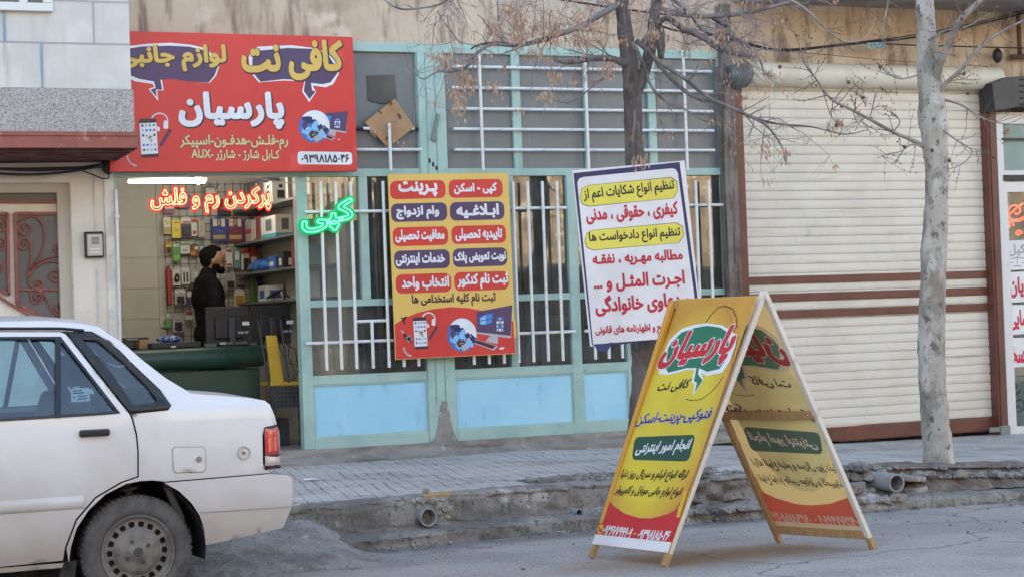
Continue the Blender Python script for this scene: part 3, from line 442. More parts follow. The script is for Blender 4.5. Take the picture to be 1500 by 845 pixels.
# isolated, final, initial, medial
FORMS={}
def _f(c,a,n):
    FORMS[c]=[chr(a+i) for i in range(n)]
for c, a, n in (('آ',0xFE81,2),('ا',0xFE8D,2),('ب',0xFE8F,4),('ة',0xFE93,2),('ت',0xFE95,4),('ث',0xFE99,4),('ج',0xFE9D,4),('ح',0xFEA1,4),('خ',0xFEA5,4),('د',0xFEA9,2),('ذ',0xFEAB,2),('ر',0xFEAD,2),('ز',0xFEAF,2),('س',0xFEB1,4),('ش',0xFEB5,4),('ص',0xFEB9,4),('ض',0xFEBD,4),('ط',0xFEC1,4),('ظ',0xFEC5,4),('ع',0xFEC9,4),('غ',0xFECD,4),('ف',0xFED1,4),('ق',0xFED5,4),('ل',0xFEDD,4),('م',0xFEE1,4),('ن',0xFEE5,4),('ه',0xFEE9,4),('و',0xFEED,2),('ئ',0xFE89,4),('ی',0xFBFC,4),('پ',0xFB56,4),('چ',0xFB7A,4),('ژ',0xFB8A,2),('ک',0xFB8E,4),('گ',0xFB92,4)):
    _f(c,a,n)
FORMS['ﻻ']=[chr(0xFEFB),chr(0xFEFC)]
K='\u0640'
DIG='۰۱۲۳۴۵۶۷۸۹ABCDEFGHIJKLMNOPQRSTUVWXYZ'
def shape(t):
    t=t.replace('لا','ﻻ')
    out=[];run=''
    for i,c in enumerate(t):
        if c in FORMS or c==K:
            p=i>0 and (t[i-1]==K or (t[i-1] in FORMS and len(FORMS[t[i-1]])==4))
            n=i+1<len(t) and (t[i+1] in FORMS or t[i+1]==K) and (c==K or len(FORMS[c])==4)
            g=c if c==K else FORMS[c][(1 if p else 0)+(2 if n else 0)]
        else: g=c
        if c in DIG and out and out[-1][-1] in DIG: out[-1]+=g
        else: out.append(g)
    return ''.join(out[::-1])

GL = {}
for code, g in GLYPHS.items():
    GL[chr(code)] = (g[0]/250.0, [[(c[i]/250.0, c[i+1]/250.0) for i in range(0, len(c), 2)] for c in g[1:]])

def winding(p, loops):
    w = 0
    for L in loops:
        n = len(L)
        for i in range(n):
            a, b = L[i], L[(i+1) % n]
            if a[1] <= p[1]:
                if b[1] > p[1] and (b[0]-a[0])*(p[1]-a[1]) - (p[0]-a[0])*(b[1]-a[1]) > 0: w += 1
            elif b[1] <= p[1] and (b[0]-a[0])*(p[1]-a[1]) - (p[0]-a[0])*(b[1]-a[1]) < 0: w -= 1
    return w

def fill(loops, extra=None):
    """triangles that fill closed loops (non-zero winding); extra = inner points to refine with"""
    pts, ed = [], []
    for L in loops:
        n0 = len(pts); n = len(L)
        pts += [Vector((p[0], p[1])) for p in L]
        ed += [(n0+i, n0+(i+1) % n) for i in range(n)]
    if extra: pts += [Vector((p[0], p[1])) for p in extra]
    vv, ee, ff, _, _, _ = delaunay_2d_cdt(pts, ed, [], 0, 1e-7)
    out = []
    for f in ff:
        c = sum((vv[i] for i in f), Vector((0, 0)))/len(f)
        if winding(c, loops): out.append(tuple(f))
    return [(v.x, v.y) for v in vv], out

def grow(loops, d):
    if not d: return loops
    out = []
    for L in loops:
        n = len(L); q = []
        for i in range(n):
            a, b, c = Vector(L[i-1]), Vector(L[i]), Vector(L[(i+1) % n])
            e, f = (b-a), (c-b)
            if e.length < 1e-6 or f.length < 1e-6: q.append(b); continue
            e.normalize(); f.normalize()
            n1, n2 = Vector((e.y, -e.x)), Vector((f.y, -f.x))
            m = n1 + n2
            if m.length < .3: m = n1
            m.normalize()
            q.append(b + m*d/max(.55, m.dot(n1)))
        out.append([tuple(p) for p in q])
    return out

_area = lambda L: sum(L[i-1][0]*L[i][1] - L[i][0]*L[i-1][1] for i in range(len(L)))
_ori = 1 if max((L for L in GL[chr(0xFE8D)][1]), key=lambda L: abs(_area(L))) and _area(GL[chr(0xFE8D)][1][0]) > 0 else -1
_cache = {}
def glyph(ch, d):
    if (ch, d) not in _cache:
        _cache[(ch, d)] = fill(grow(GL[ch][1], d*_ori)) if GL[ch][1] else ([], [])
    return _cache[(ch, d)]

def layout(s):
    x, out, lo, hi = 0.0, [], [9, 9], [-9, -9]
    for ch in shape(s):
        adv, loops = GL[ch]
        out.append((ch, x))
        for L in loops:
            for p in L:
                lo = [min(lo[0], p[0]+x), min(lo[1], p[1])]; hi = [max(hi[0], p[0]+x), max(hi[1], p[1])]
        x += adv
    return out, lo, hi

class Board:
    """a flat printed surface: o = a corner, u to the right, v up; uv() takes a point seen in the photograph onto it"""
    def __init__(s, o, u, v, skew=False):
        s.o = Vector(o); s.u = Vector(u).normalized(); s.v = Vector(v).normalized()
        if not skew: s.v = (s.v - s.u*s.v.dot(s.u)).normalized()
        s.n = s.u.cross(s.v).normalized()
    def uv(s, px, py):
        r = ray(px, py)
        t = (s.o - CAM).dot(s.n)/r.dot(s.n)
        p = CAM + r*t - s.o
        a, b_, k = p.dot(s.u), p.dot(s.v), s.u.dot(s.v)
        return Vector(((a - k*b_)/(1 - k*k), (b_ - k*a)/(1 - k*k)))
    def w(s, u, v, h=0.0): return s.o + s.u*u + s.v*v + s.n*h

class Print:
    def __init__(s, board):
        s.b, s.mb, s.mats = board, MB(), []
    def mi(s, m):
        if m not in s.mats: s.mats.append(m)
        return s.mats.index(m)
    def polyuv(s, pts, m, lift):
        vv, ff = fill([pts])
        s.mb.add([s.b.w(p[0], p[1], lift) for p in vv], ff, s.mi(m))
    def poly(s, pts, m, lift=.001):
        s.polyuv([tuple(s.b.uv(*p)) for p in pts], m, lift)
    def pill(s, tl, tr, br, bl, m, lift=.001, r=.3, rim=None):
        """rounded rectangle through four points; r = corner radius as a share of its height"""
        c = [s.b.uv(*p) for p in (tl, tr, br, bl)]
        h = ((c[0]-c[3]).length + (c[1]-c[2]).length)/2
        def ring2(g):
            out = []
            for i in range(4):
                a, b_, d = c[i], c[i-1], c[(i+1) % 4]
                e1, e2 = (b_-a).normalized(), (d-a).normalized()
                a = a - (e1+e2)*g
                rr = r*h
                ce = a + (e1+e2)*rr
                for k in range(7):
                    t = k/6*math.pi/2
                    out.append(tuple(ce - e2*rr*math.cos(t) - e1*rr*math.sin(t)))
            return out
        if rim: s.polyuv(ring2(rim[1]), rim[0], lift-.0004)
        s.polyuv(ring2(0.0), m, lift)
    def ellipse(s, c, rx, ry, m, lift=.001, n=40, rot=0.0):
        s.poly([(c[0] + rx*math.cos(t)*math.cos(rot) - ry*math.sin(t)*math.sin(rot), c[1] + rx*math.cos(t)*math.sin(rot) + ry*math.sin(t)*math.cos(rot)) for t in [2*math.pi*i/n for i in range(n)]], m, lift)
    def stroke(s, pts, wpx, m, lift=.001):
        q = [s.b.uv(*p) for p in pts]
        k = (s.b.uv(pts[0][0]+wpx/2, pts[0][1]) - q[0]).length
        for a, b_ in zip(q, q[1:]):
            d = (b_-a)
            if d.length < 1e-6: continue
            d.normalize(); nn = Vector((-d.y, d.x))*k; d = d*k*.3
            s.mb.add([s.b.w(*(a-nn-d), lift), s.b.w(*(b_-nn+d), lift), s.b.w(*(b_+nn+d), lift), s.b.w(*(a+nn-d), lift)], [(0, 1, 2, 3)], s.mi(m))
    def text(s, t, Lp, Rp, h, m, lift=.002, bold=0.0, shear=0.0, off=(0, 0), grow_with=True):
        """writes t so that its ink runs from pixel Lp to pixel Rp (middle of its height) and is h pixels high"""
        lay, lo, hi = layout(t)
        a, b_ = s.b.uv(*Lp), s.b.uv(*Rp)
        ex = b_-a; wid = ex.length; ex = ex/wid; ey = Vector((-ex.y, ex.x))
        c = (a+b_)/2
        mx, my = (Lp[0]+Rp[0])/2, (Lp[1]+Rp[1])/2
        hh = abs((s.b.uv(mx, my-h/2) - s.b.uv(mx, my+h/2)).dot(ey))
        sy = hh/(hi[1]-lo[1])
        sx = (wid - abs(shear)*hh)/(hi[0]-lo[0])
        cx, cy = (lo[0]+hi[0])/2, (lo[1]+hi[1])/2
        mi = s.mi(m)
        k = s.b.uv(mx+1, my) - s.b.uv(mx, my)
        o = c + ex*(off[0]*k.length) - ey*(off[1]*k.length)
        for i, (ch, x) in enumerate(lay):
            vv, ff = glyph(ch, bold)
            if not ff: continue
            q = []
            for p in vv:
                yy = (p[1]-cy)*sy
                w = o + ex*((p[0]+x-cx)*sx + shear*yy) + ey*yy
                q.append(s.b.w(w.x, w.y, lift + .00025*(i % 3)))
            s.mb.add(q, ff, mi)
    def build(s, name, parent):
        return s.mb.build(name, s.mats, parent, fix=False) if s.mb.v else None

def ink(name, c, rough=.45):
    return P('print ' + name, c, rough, c2=tuple(x*.88 for x in c), scale=2.5, bump=.22, bscale=3.5)

# ================================================================== SETTING
def smooth(a, b, x):
    t = max(0.0, min(1.0, (x-a)/(b-a)))
    return t*t*(3-2*t)

def walk_z(x):                                # height of the pavement along the street
    return .285 - .145*smooth(6.3, 11.0, x)

KERB = [(-6, 11.45), (3.8, 11.45), (4.8, 11.60), (5.6, 11.66), (6.5, 11.52), (7.6, 11.36), (8.7, 11.22), (14, 10.9)]
def kerb_y(x):
    for (x0, y0), (x1, y1) in zip(KERB, KERB[1:]):
        if x <= x1: return y0 + (y1-y0)*(x-x0)/(x1-x0)
    return KERB[-1][1]

# --- road: asphalt with dust and a brown spill under the board
def asphalt():
    m = mat('asphalt', (.345, .325, .30), .9, c2=(.265, .25, .235), scale=1.3, bump=.9, bscale=120, c3=(.44, .43, .41), scale3=75, lo3=.54, hi3=.62, speck=((.12, .117, .113), 48, .58, .66))
    nt = m.node_tree; N = nt.nodes; L = nt.links; b = N['Principled BSDF']
    prev = b.inputs['Base Color'].links[0].from_socket
    tc = N.new('ShaderNodeTexCoord')
    def patch(prev, cx, cy, rx, ry, c, amt, ns):
        mp = N.new('ShaderNodeMapping'); mp.vector_type = 'POINT'
        mp.inputs['Location'].default_value = (-cx/rx, -cy/ry, 0); mp.inputs['Scale'].default_value = (1/rx, 1/ry, 1)
        L.new(tc.outputs['Object'], mp.inputs[0])
        ln = N.new('ShaderNodeVectorMath'); ln.operation = 'LENGTH'; L.new(mp.outputs[0], ln.inputs[0])
        no = N.new('ShaderNodeTexNoise'); no.inputs['Scale'].default_value = ns; no.inputs['Detail'].default_value = 7
        L.new(tc.outputs['Object'], no.inputs['Vector'])
        ad = N.new('ShaderNodeMath'); ad.operation = 'MULTIPLY_ADD'; L.new(no.outputs['Fac'], ad.inputs[0]); ad.inputs[1].default_value = 1.3; L.new(ln.outputs['Value'], ad.inputs[2])
        ra = N.new('ShaderNodeMapRange'); ra.inputs['From Min'].default_value = .95; ra.inputs['From Max'].default_value = 1.75
        ra.inputs['To Min'].default_value = amt; ra.inputs['To Max'].default_value = 0
        L.new(ad.outputs[0], ra.inputs['Value'])
        mx = N.new('ShaderNodeMix'); mx.data_type = 'RGBA'; L.new(ra.outputs[0], mx.inputs['Factor']); L.new(prev, mx.inputs['A']); mx.inputs['B'].default_value = (*c, 1)
        return mx.outputs['Result']
    prev = patch(prev, 5.35, 9.75, 1.0, .42, (.26, .18, .125), .85, 3)
    prev = patch(prev, 3.3, 9.6, 1.1, .75, (.36, .31, .27), .7, 2)
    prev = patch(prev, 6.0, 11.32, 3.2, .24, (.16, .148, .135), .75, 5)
    prev = patch(prev, 7.4, 10.2, 1.2, .5, (.27, .255, .24), .6, 2)
    prev = patch(prev, 3.5, 10.75, .9, .35, (.17, .165, .165), .6, 4)
    wob = N.new('ShaderNodeTexNoise'); wob.inputs['Scale'].default_value = 3; wob.inputs['Detail'].default_value = 6; L.new(tc.outputs['Object'], wob.inputs['Vector'])
    va = N.new('ShaderNodeVectorMath'); va.operation = 'MULTIPLY_ADD'; L.new(wob.outputs['Color'], va.inputs[0]); va.inputs[1].default_value = (.5, .5, 0); L.new(tc.outputs['Object'], va.inputs[2])
    vo = N.new('ShaderNodeTexVoronoi'); vo.feature = 'DISTANCE_TO_EDGE'; vo.inputs['Scale'].default_value = .62; L.new(va.outputs[0], vo.inputs['Vector'])
    cr = N.new('ShaderNodeMapRange'); cr.inputs['From Min'].default_value = .0; cr.inputs['From Max'].default_value = .012; cr.inputs['To Min'].default_value = .8; cr.inputs['To Max'].default_value = 0; L.new(vo.outputs['Distance'], cr.inputs['Value'])
    mk = N.new('ShaderNodeTexNoise'); mk.inputs['Scale'].default_value = .5; L.new(tc.outputs['Object'], mk.inputs['Vector'])
    mr = N.new('ShaderNodeMapRange'); mr.inputs['From Min'].default_value = .42; mr.inputs['From Max'].default_value = .6; L.new(mk.outputs['Fac'], mr.inputs['Value'])
    mm = N.new('ShaderNodeMath'); mm.operation = 'MULTIPLY'; L.new(cr.outputs[0], mm.inputs[0]); L.new(mr.outputs[0], mm.inputs[1])
    mx = N.new('ShaderNodeMix'); mx.data_type = 'RGBA'; L.new(mm.outputs[0], mx.inputs['Factor']); L.new(prev, mx.inputs['A']); mx.inputs['B'].default_value = (.09, .085, .08, 1)
    L.new(mx.outputs['Result'], b.inputs['Base Color'])
    return m
mb = MB()
mb.grid(lambda a, b: Vector((-40 + 90*a, -1.2 + 14.0*b, .012*noise.noise(Vector((a*40, b*8, 0))))), 180, 40)
tag(mb.build('road', asphalt(), smooth=True), kind='structure')
mb = MB().box(-300, 300, -300, 300, -1.0, -.25)
tag(mb.build('ground', M['soil']), kind='structure')
mb = MB().box(-40, 50, -2.6, -1.1, -.2, .16)
tag(mb.build('far_pavement', M['concrete']), kind='structure')

# --- pavement: small ribbed tiles in courses
def tiles():
    m = mat('pavement tiles', (.49, .46, .43), .85, c2=(.36, .335, .31), scale=1.6, lo=.38, hi=.66, bump=.4, bscale=70, speck=((.24, .225, .21), 26, .62, .70), c3=(.58, .55, .51), scale3=7, lo3=.55, hi3=.7)
    nt = m.node_tree; N = nt.nodes; L = nt.links; b = N['Principled BSDF']
    prev = b.inputs['Base Color'].links[0].from_socket
    tc = N.new('ShaderNodeTexCoord')
    mp = N.new('ShaderNodeMapping'); mp.inputs['Rotation'].default_value = (0, 0, R(-77.5)); L.new(tc.outputs['Object'], mp.inputs[0])
    wob = N.new('ShaderNodeTexNoise'); wob.inputs['Scale'].default_value = 2.2; L.new(tc.outputs['Object'], wob.inputs['Vector'])
    va = N.new('ShaderNodeVectorMath'); va.operation = 'MULTIPLY_ADD'; L.new(wob.outputs['Color'], va.inputs[0]); va.inputs[1].default_value = (.07, .05, 0); L.new(mp.outputs[0], va.inputs[2])
    br = N.new('ShaderNodeTexBrick'); br.inputs['Scale'].default_value = 1.0
    br.offset = 0.0; br.inputs['Brick Width'].default_value = .44; br.inputs['Row Height'].default_value = .088; br.inputs['Mortar Size'].default_value = .0075; br.inputs['Mortar Smooth'].default_value = .3
    br.inputs['Color1'].default_value = (1, 1, 1, 1); br.inputs['Color2'].default_value = (.62, .62, .62, 1); br.inputs['Mortar'].default_value = (0, 0, 0, 1)
    L.new(va.outputs[0], br.inputs['Vector'])
    wear = N.new('ShaderNodeTexNoise'); wear.inputs['Scale'].default_value = 3.2; wear.inputs['Detail'].default_value = 8; L.new(tc.outputs['Object'], wear.inputs['Vector'])
    wr = N.new('ShaderNodeMapRange'); wr.inputs['From Min'].default_value = .47; wr.inputs['From Max'].default_value = .63; wr.inputs['To Min'].default_value = .03; wr.inputs['To Max'].default_value = 1; L.new(wear.outputs['Fac'], wr.inputs['Value'])
    fm = N.new('ShaderNodeMath'); fm.operation = 'MULTIPLY'; L.new(br.outputs['Fac'], fm.inputs[0]); L.new(wr.outputs[0], fm.inputs[1])
    mx = N.new('ShaderNodeMix'); mx.data_type = 'RGBA'; L.new(fm.outputs[0], mx.inputs['Factor']); L.new(prev, mx.inputs['A']); mx.inputs['B'].default_value = (.20, .185, .17, 1)
    m2 = N.new('ShaderNodeMix'); m2.data_type = 'RGBA'; m2.blend_type = 'MULTIPLY'; m2.inputs['Factor'].default_value = .2; L.new(mx.outputs['Result'], m2.inputs['A']); L.new(br.outputs['Color'], m2.inputs['B'])
    m2.clamp_result = False
    L.new(m2.outputs['Result'], b.inputs['Base Color'])
    bu = N.new('ShaderNodeBump'); bu.inputs['Strength'].default_value = .8; bu.inputs['Distance'].default_value = .012; bu.invert = True
    L.new(fm.outputs[0], bu.inputs['Height'])
    old = b.inputs['Normal'].links[0].from_node
    L.new(old.outputs[0], bu.inputs['Normal']); L.new(bu.outputs[0], b.inputs['Normal'])
    return m
def walk(a, b):
    x = -8 + 24*a
    y0, y1 = kerb_y(x) + .16, D + .3
    y = y0 + (y1-y0)*b
    z = walk_z(x) + .012*noise.noise(Vector((x*1.3, y*1.3, 3))) + .006*noise.noise(Vector((x*5, y*5, 7)))
    return Vector((x, y, z))
mb = MB(); mb.grid(walk, 300, 60)
tag(mb.build('pavement', tiles(), smooth=True), kind='structure')

# --- kerb with its lower step
def kerbpt(x, t):
    prof = [(.19, .0), (.06, .004), (.01, -.012), (0, -.05), (-.015, -.17), (-.03, -.19), (-.14, -.205), (-.165, -.225), (-.18, -.31), (-.20, -.34)]
    k = t*(len(prof)-1); i = min(int(k), len(prof)-2); f = k-i
    dy = prof[i][0]*(1-f) + prof[i+1][0]*f; dz = prof[i][1]*(1-f) + prof[i+1][1]*f
    zt = walk_z(x) + .008
    lowx = smooth(5.7, 6.1, x)*(1-smooth(6.9, 7.3, x))        # broken stretch
    n1 = noise.noise(Vector((x*2.1, t*3, 1))); n2 = noise.noise(Vector((x*9, t*14, 5))); n3 = noise.noise(Vector((x*30, t*40, 9)))
    amp = .026 + .05*lowx
    brk = smooth(7.25, 7.5, x)*(1-smooth(8.7, 8.95, x))      # stretch where the upper course has fallen out
    if t < .56: dy += .15*brk
    y = kerb_y(x) + dy + (amp*n1 + .019*n2*(1+2*lowx) + .010*n3)*(1 if t > .08 else .3)
    fallx = 1 - smooth(2.5, 3.3, x)
    z = zt*(1+dz/.31*1.05) if dz < 0 else zt
    z += (.012*n2 + .004*n3)*(1 if t > .15 else .35)
    z *= 1 - .93*fallx
    return Vector((x, y, z))
mb = MB(); mb.grid(lambda a, b: kerbpt(-8 + 22*a, b), 900, 44)
M['kerb'] = mat('old kerb concrete', (.27, .25, .225), .95, c2=(.15, .138, .122), scale=2.2, lo=.42, hi=.60, bump=1.0, bscale=45, c3=(.42, .405, .39), scale3=3.4, lo3=.57, hi3=.66, speck=((.085, .078, .07), 42, .57, .66),
                streak=((.105, .098, .088), 6, .52, .7, (4, 4, .8)))
tag(mb.build('kerb', M['kerb'], smooth=True), kind='structure')
# --- concrete apron that ramps from the road up to the pavement behind the car
def apron(a, b):
    x = .6 + 3.5*a; y = 10.5 + (1.12 + .02)*b
    h = .285*b**1.3*(1-smooth(3.5, 4.08, x + .1*noise.noise(Vector((y*3, 1, 0)))))
    edge = smooth(0, .1, a)
    return Vector((x, y, -.012 + edge*h + .022*noise.noise(Vector((x*4, y*4, 0))) + .010*noise.noise(Vector((x*16, y*16, 0)))))
mb = MB(); mb.grid(apron, 180, 80)
tag(mb.build('concrete_apron', mat('dark screed', (.25, .238, .225), .95, c2=(.15, .143, .138), scale=4, bump=1.0, bscale=40, speck=((.1, .095, .09), 30, .58, .66), c3=(.34, .325, .30), scale3=20, lo3=.6, hi3=.7), smooth=True), kind='structure')

# --- loose broken stone along the broken kerb and planting strips
def rock(mb, c, r, rnd, flat=.7):
    bm = bmesh.new()
    bmesh.ops.create_icosphere(bm, subdivisions=1, radius=1)
    sx, sy, sz = r*rnd.uniform(.7, 1.4), r*rnd.uniform(.7, 1.2), r*flat*rnd.uniform(.6, 1.1)
    rot = Matrix.Rotation(rnd.uniform(0, 6.3), 3, 'Z') @ Matrix.Rotation(rnd.uniform(-.4, .4), 3, 'X')
    vv = []
    for v in bm.verts:
        p = v.co*(1 + rnd.uniform(-.25, .25))
        vv.append(Vector(c) + rot @ Vector((p.x*sx, p.y*sy, p.z*sz)))
    ff = [[v.index for v in f.verts] for f in bm.faces]
    bm.free()
    mb.add(vv, ff)
rnd = random.Random(4)
mb = MB()
def scatter(n, x0, x1, dy0, dy1, r0, r1, up=0.0):
    for _ in range(n):
        x = rnd.uniform(x0, x1); dy = rnd.uniform(dy0, dy1)
        zz = walk_z(x) if dy > .05 else (.02 if dy < -.2 else .06)
        r = r0 + (r1-r0)*rnd.random()**3
        rock(mb, (x, kerb_y(x)+dy, zz + up + r*.25), r, rnd)
scatter(300, 5.35, 6.6, .22, .55, .008, .045)
scatter(420, 5.7, 7.7, -.2, .14, .01, .07)
scatter(420, 7.25, 8.95, -.04, .12, .012, .07, -.06)
scatter(420, 7.25, 8.95, -.10, .06, .012, .075, -.14)
scatter(160, 7.2, 9.2, .1, .45, .008, .04)
scatter(260, 4.0, 9.5, -.34, -.2, .004, .018)
scatter(60, 3.9, 4.5, -.36, -.18, .006, .02)
scatter(420, 3.2, 12, -1.9, -.30, .002, .011)
scatter(300, 3.6, 11, -.34, -.2, .003, .016)
tag(mb.build('rubble', M['kerb'], smooth=False), kind='stuff')
mb = MB()
def strip(a, b):
    x = 5.3 + 1.35*a; y = kerb_y(x) + .2 + .38*b
    e = min(a, 1-a, b, 1-b)*6
    return Vector((x, y, walk_z(x) + .004 + min(1, e)*.018*(1+noise.noise(Vector((x*9, y*9, 0))))))
mb.grid(strip, 60, 20)
def strip2(a, b):
    x = 7.7 + 1.5*a; y = kerb_y(x) + .12 + .42*b
    e = min(a, 1-a, b, 1-b)*6
    return Vector((x, y, walk_z(x) + .004 + min(1, e)*.02*(1+noise.noise(Vector((x*9, y*9, 0))))))
mb.grid(strip2, 60, 20)
tag(mb.build('planting_soil', M['soil'], smooth=True), kind='structure')
# big broken slabs on the right, each one loose
slabs = [(1255, 715, .30, .07), (1275, 722, .22, .06), (1340, 735, .26, .08), (1385, 731, .30, .10), (1420, 728, .22, .09), (1335, 700, .30, .035), (1345, 718, .25, .05), (1440, 712, .2, .05), (1230, 712, .2, .04)]
rnd = random.Random(9)
sroots = []
for i, (px, py, wd, ht) in enumerate(slabs):
    mb = MB()
    p = at(px, py, kerb_y(8.0) + rnd.uniform(-.04, .06))
    n = 9
    base = [(wd/2*(1+rnd.uniform(-.25, .2))*math.cos(2*math.pi*k/n), .13*(1+rnd.uniform(-.3, .2))*math.sin(2*math.pi*k/n)) for k in range(n)]
    rz = rnd.uniform(-.4, .4); tl = rnd.uniform(-.12, .12)
    q = [Vector((p.x + a*math.cos(rz)-b*math.sin(rz), p.y + .1 + a*math.sin(rz)+b*math.cos(rz), p.z - ht/2 + a*tl)) for a, b in base]
    mb.prism(q, (0, 0, ht))
    o = mb.build('stone_slab', M['kerb'], bevel=.012)
    sroots.append(o)
LB = ['long low broken slab at the left end behind the A-board', 'chunky broken stone directly left of the grey pipe', 'broken kerb stone right of the grey pipe below the soil',
      'largest mossy kerb stone below the pale plane tree trunk', 'broken stone right of the plane tree at the kerb', 'thin flat slab lying above the grey pipe', 'tilted thin slab between pipe and plane tree',
      'flat stone right of the plane tree foot', 'thin slab end left of the pipe near the board leg']
for o, l in zip(sroots, LB): tag(o, l, 'broken stone', 'broken stones along the kerb by the plane tree')

mb = MB()
def bank(a, b):
    x = 7.2 + 1.8*a
    return Vector((x, kerb_y(x) + .17 - .19*b + .03*noise.noise(Vector((x*6, b*3, 0))), walk_z(x) + .012 - (walk_z(x)-.075)*b + .02*noise.noise(Vector((x*9, b*4, 5)))))
mb.grid(bank, 90, 14)
tag(mb.build('kerb_bank', M['soil'], smooth=True), kind='structure')
# mortar smeared round the left pipe and pale drips down the kerb
mb = MB()
c = at(628, 752, kerb_y(4.5)-.02)
for k in range(34):
    a = rnd.uniform(0, 6.28); r = .07 + .07*rnd.random()**2
    rock(mb, (c.x + r*math.cos(a), kerb_y(4.5)-.005, c.z + .02 + r*.9*math.sin(a)), rnd.uniform(.02, .045), rnd, .8)
tag(mb.build('mortar_lumps', P('pale mortar', (.40, .36, .29), .95, c2=(.26, .23, .19), scale=12, bump=.8, bscale=60)), kind='structure')
# --- drain pipes in the kerb
def pipe(px, py, dpx, label, Yoff, mlen=.5, m=None, tilt=0):
    x = X(px, py, 11.5); y = kerb_y(x) - Yoff
    c = at(px, py, y)
    r = dpx/2/F*((c-CAM).dot(FW))
    mb = MB()
    ax = Vector((-.05, 1, .03 + tilt))
    mb.lathe(c, ax, [(mlen, r), (0, r), (0, r*.84), (mlen, r*.84)], 28)
    o = mb.build('drain_pipe', m or P('grey pvc', (.33, .335, .34), .5, c2=(.22, .21, .2), scale=9), smooth=40)
    tag(o, label, 'drain pipe')
pipe(628, 757, 27, 'grey drain pipe sticking out of the kerb left of the small pipe', .10)
pipe(849, 751, 12, 'small greenish pipe end in the kerb by the A-board', .10, m=P('green pvc', (.25, .30, .29), .5))
pipe(1314, 707, 27, 'wide grey drain pipe among broken stones below the shutter', .11, .6)

# ================================================================== BUILDINGS
ZS, ZT = .40, 3.66                            # sill and head of the shopfront
XL, XR = 3.26, 8.70                           # its left and right ends
TOPZ = 9.0
def hwall(mb, x0, x1, z0, z1, y0=D+.02, y1=D+.32): mb.box(x0, x1, y0, y1, z0, z1)

shop = empty('shop_building', (7.5, 20, 0), 'tan plastered shop building with stained wall above the shopfront and shutter', 'building')
mb = MB()
hwall(mb, XL, 12.0, ZT, TOPZ)
hwall(mb, XR, 8.86, 0, ZT); hwall(mb, 8.86, 12.0, 3.42, ZT)
mb.grid(lambda a, b: Vector((12.0 + 13*a, D+.02, 3.0 + 6*b)), 2, 2)
mb.box(13.4, 25, D+.02, D+.32, 0, 3.0)
mb.build('front_wall', M['plaster'], shop)
mb = MB()
mb.box(3.0, 25, 22.0, 22.3, 0, TOPZ); mb.box(24.7, 25, D+.32, 22, 0, TOPZ); mb.box(3.0, 3.2, D+.4, 22, 0, TOPZ)
mb.build('back_wall', M['plaster'], shop)
mb = MB().box(2.9, 25.1, D-.1, 22.4, TOPZ, TOPZ+.25)
mb.build('roof', M['concrete'], shop)
# soffit of the balcony over the shutter
mb = MB().box(X(1075, 10), 25, D-1.1, D+.02, Z(1330, 13), Z(1330, 13)+.22)
mb.build('balcony_slab', P('grey soffit', (.30, .27, .25), .85, c2=(.22, .2, .185), scale=3, bump=.2), shop)
# concrete threshold under the shopfront
mb = MB()
mb.grid(lambda a, b: Vector((XL + (8.75-XL)*a, D-.06 - .10*smooth(.45, .6, b) + .02*noise.noise(Vector((a*30, b*3, 0))), ZS - .004 - .15*b + .006*noise.noise(Vector((a*60, b*5, 2))))), 160, 10)
mb.box(XL, 8.75, D-.05, D+.5, .1, ZS-.004)
mb.build('threshold', M['concrete'], shop, smooth=40)
# interior shell: the lit shop and the dark room beside it
RX, RY = 5.20, 17.66                          # partition and back wall of the lit shop
mb = MB()
mb.box(3.2, RX+.08, RY, RY+.1, ZS, 3.4)
mb.box(RX, RX+.08, D+.12, RY, ZS, 3.4)
mb.box(3.2, 3.26, D+.1, RY, ZS, 3.4)
mb.build('inner_wall', P('cream wall panel', (.52, .515, .45), .5, c2=(.46, .455, .39), scale=2), shop)
mb = MB().box(3.2, 8.8, D+.1, 21.9, 3.3, 3.42)
mb.build('ceiling', P('dark ceiling', (.05, .048, .05), .8), shop)
mb = MB().box(3.2, 8.8, D+.0, 21.9, .3, ZS+.002)
mb.build('floor', P('shop floor', (.22, .21, .2), .5), shop)
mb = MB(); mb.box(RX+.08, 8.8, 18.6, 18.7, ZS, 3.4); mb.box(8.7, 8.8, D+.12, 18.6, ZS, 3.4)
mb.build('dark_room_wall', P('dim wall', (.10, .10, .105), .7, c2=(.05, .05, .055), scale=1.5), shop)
# grooves of the cream panelling
mb = MB()
for py in (291, 333, 377, 422, 466): 
    z = Z(205, py, RY)
    mb.box(3.27, X(246, 350, RY), RY-.006, RY, z-.006, z+.006)
mb.box(X(231, 350, RY)-.006, X(231, 350, RY)+.006, RY-.012, RY, ZS, 3.0)
mb.build('panel_joint', P('joint cream', (.46, .455, .40), .5), shop)

# --- house on the left: white stone over granite, canopy, metal door
house = empty('stone_house', (0, 20, 0), 'white stone clad house with granite band above a red metal canopy', 'building')
XH, YH = 3.262, D-.87                         # its right edge, its projecting upper front
zg0, zg1, zc0 = Z(193, 197, YH), Z(190, 131, YH), Z(193, 200, YH)
mb = MB()
mb.box(-9, XH, YH, YH+.3, zg1, 10); mb.box(XH-.25, XH, YH+.3, D+.6, zg0, 10); 
mb.build('upper_wall', M['stone_white'], house)
mb = MB().box(-9, XH+.012, YH-.012, YH+.2, zg0+.004, zg1-.003)
mb.build('granite_band', M['granite'], house)
mb = MB(); mb.box(-9, XH, YH+.3, D+.4, 3.9, 4.0); mb.box(-9.2, XH, 21.5, 22, 0, 10); mb.box(-9.2, -9, YH, 22, 0, 10); mb.box(-9.2, XH, YH+.3, 22, 10, 10.2)
mb.build('back_wall', M['stone_white'], house)
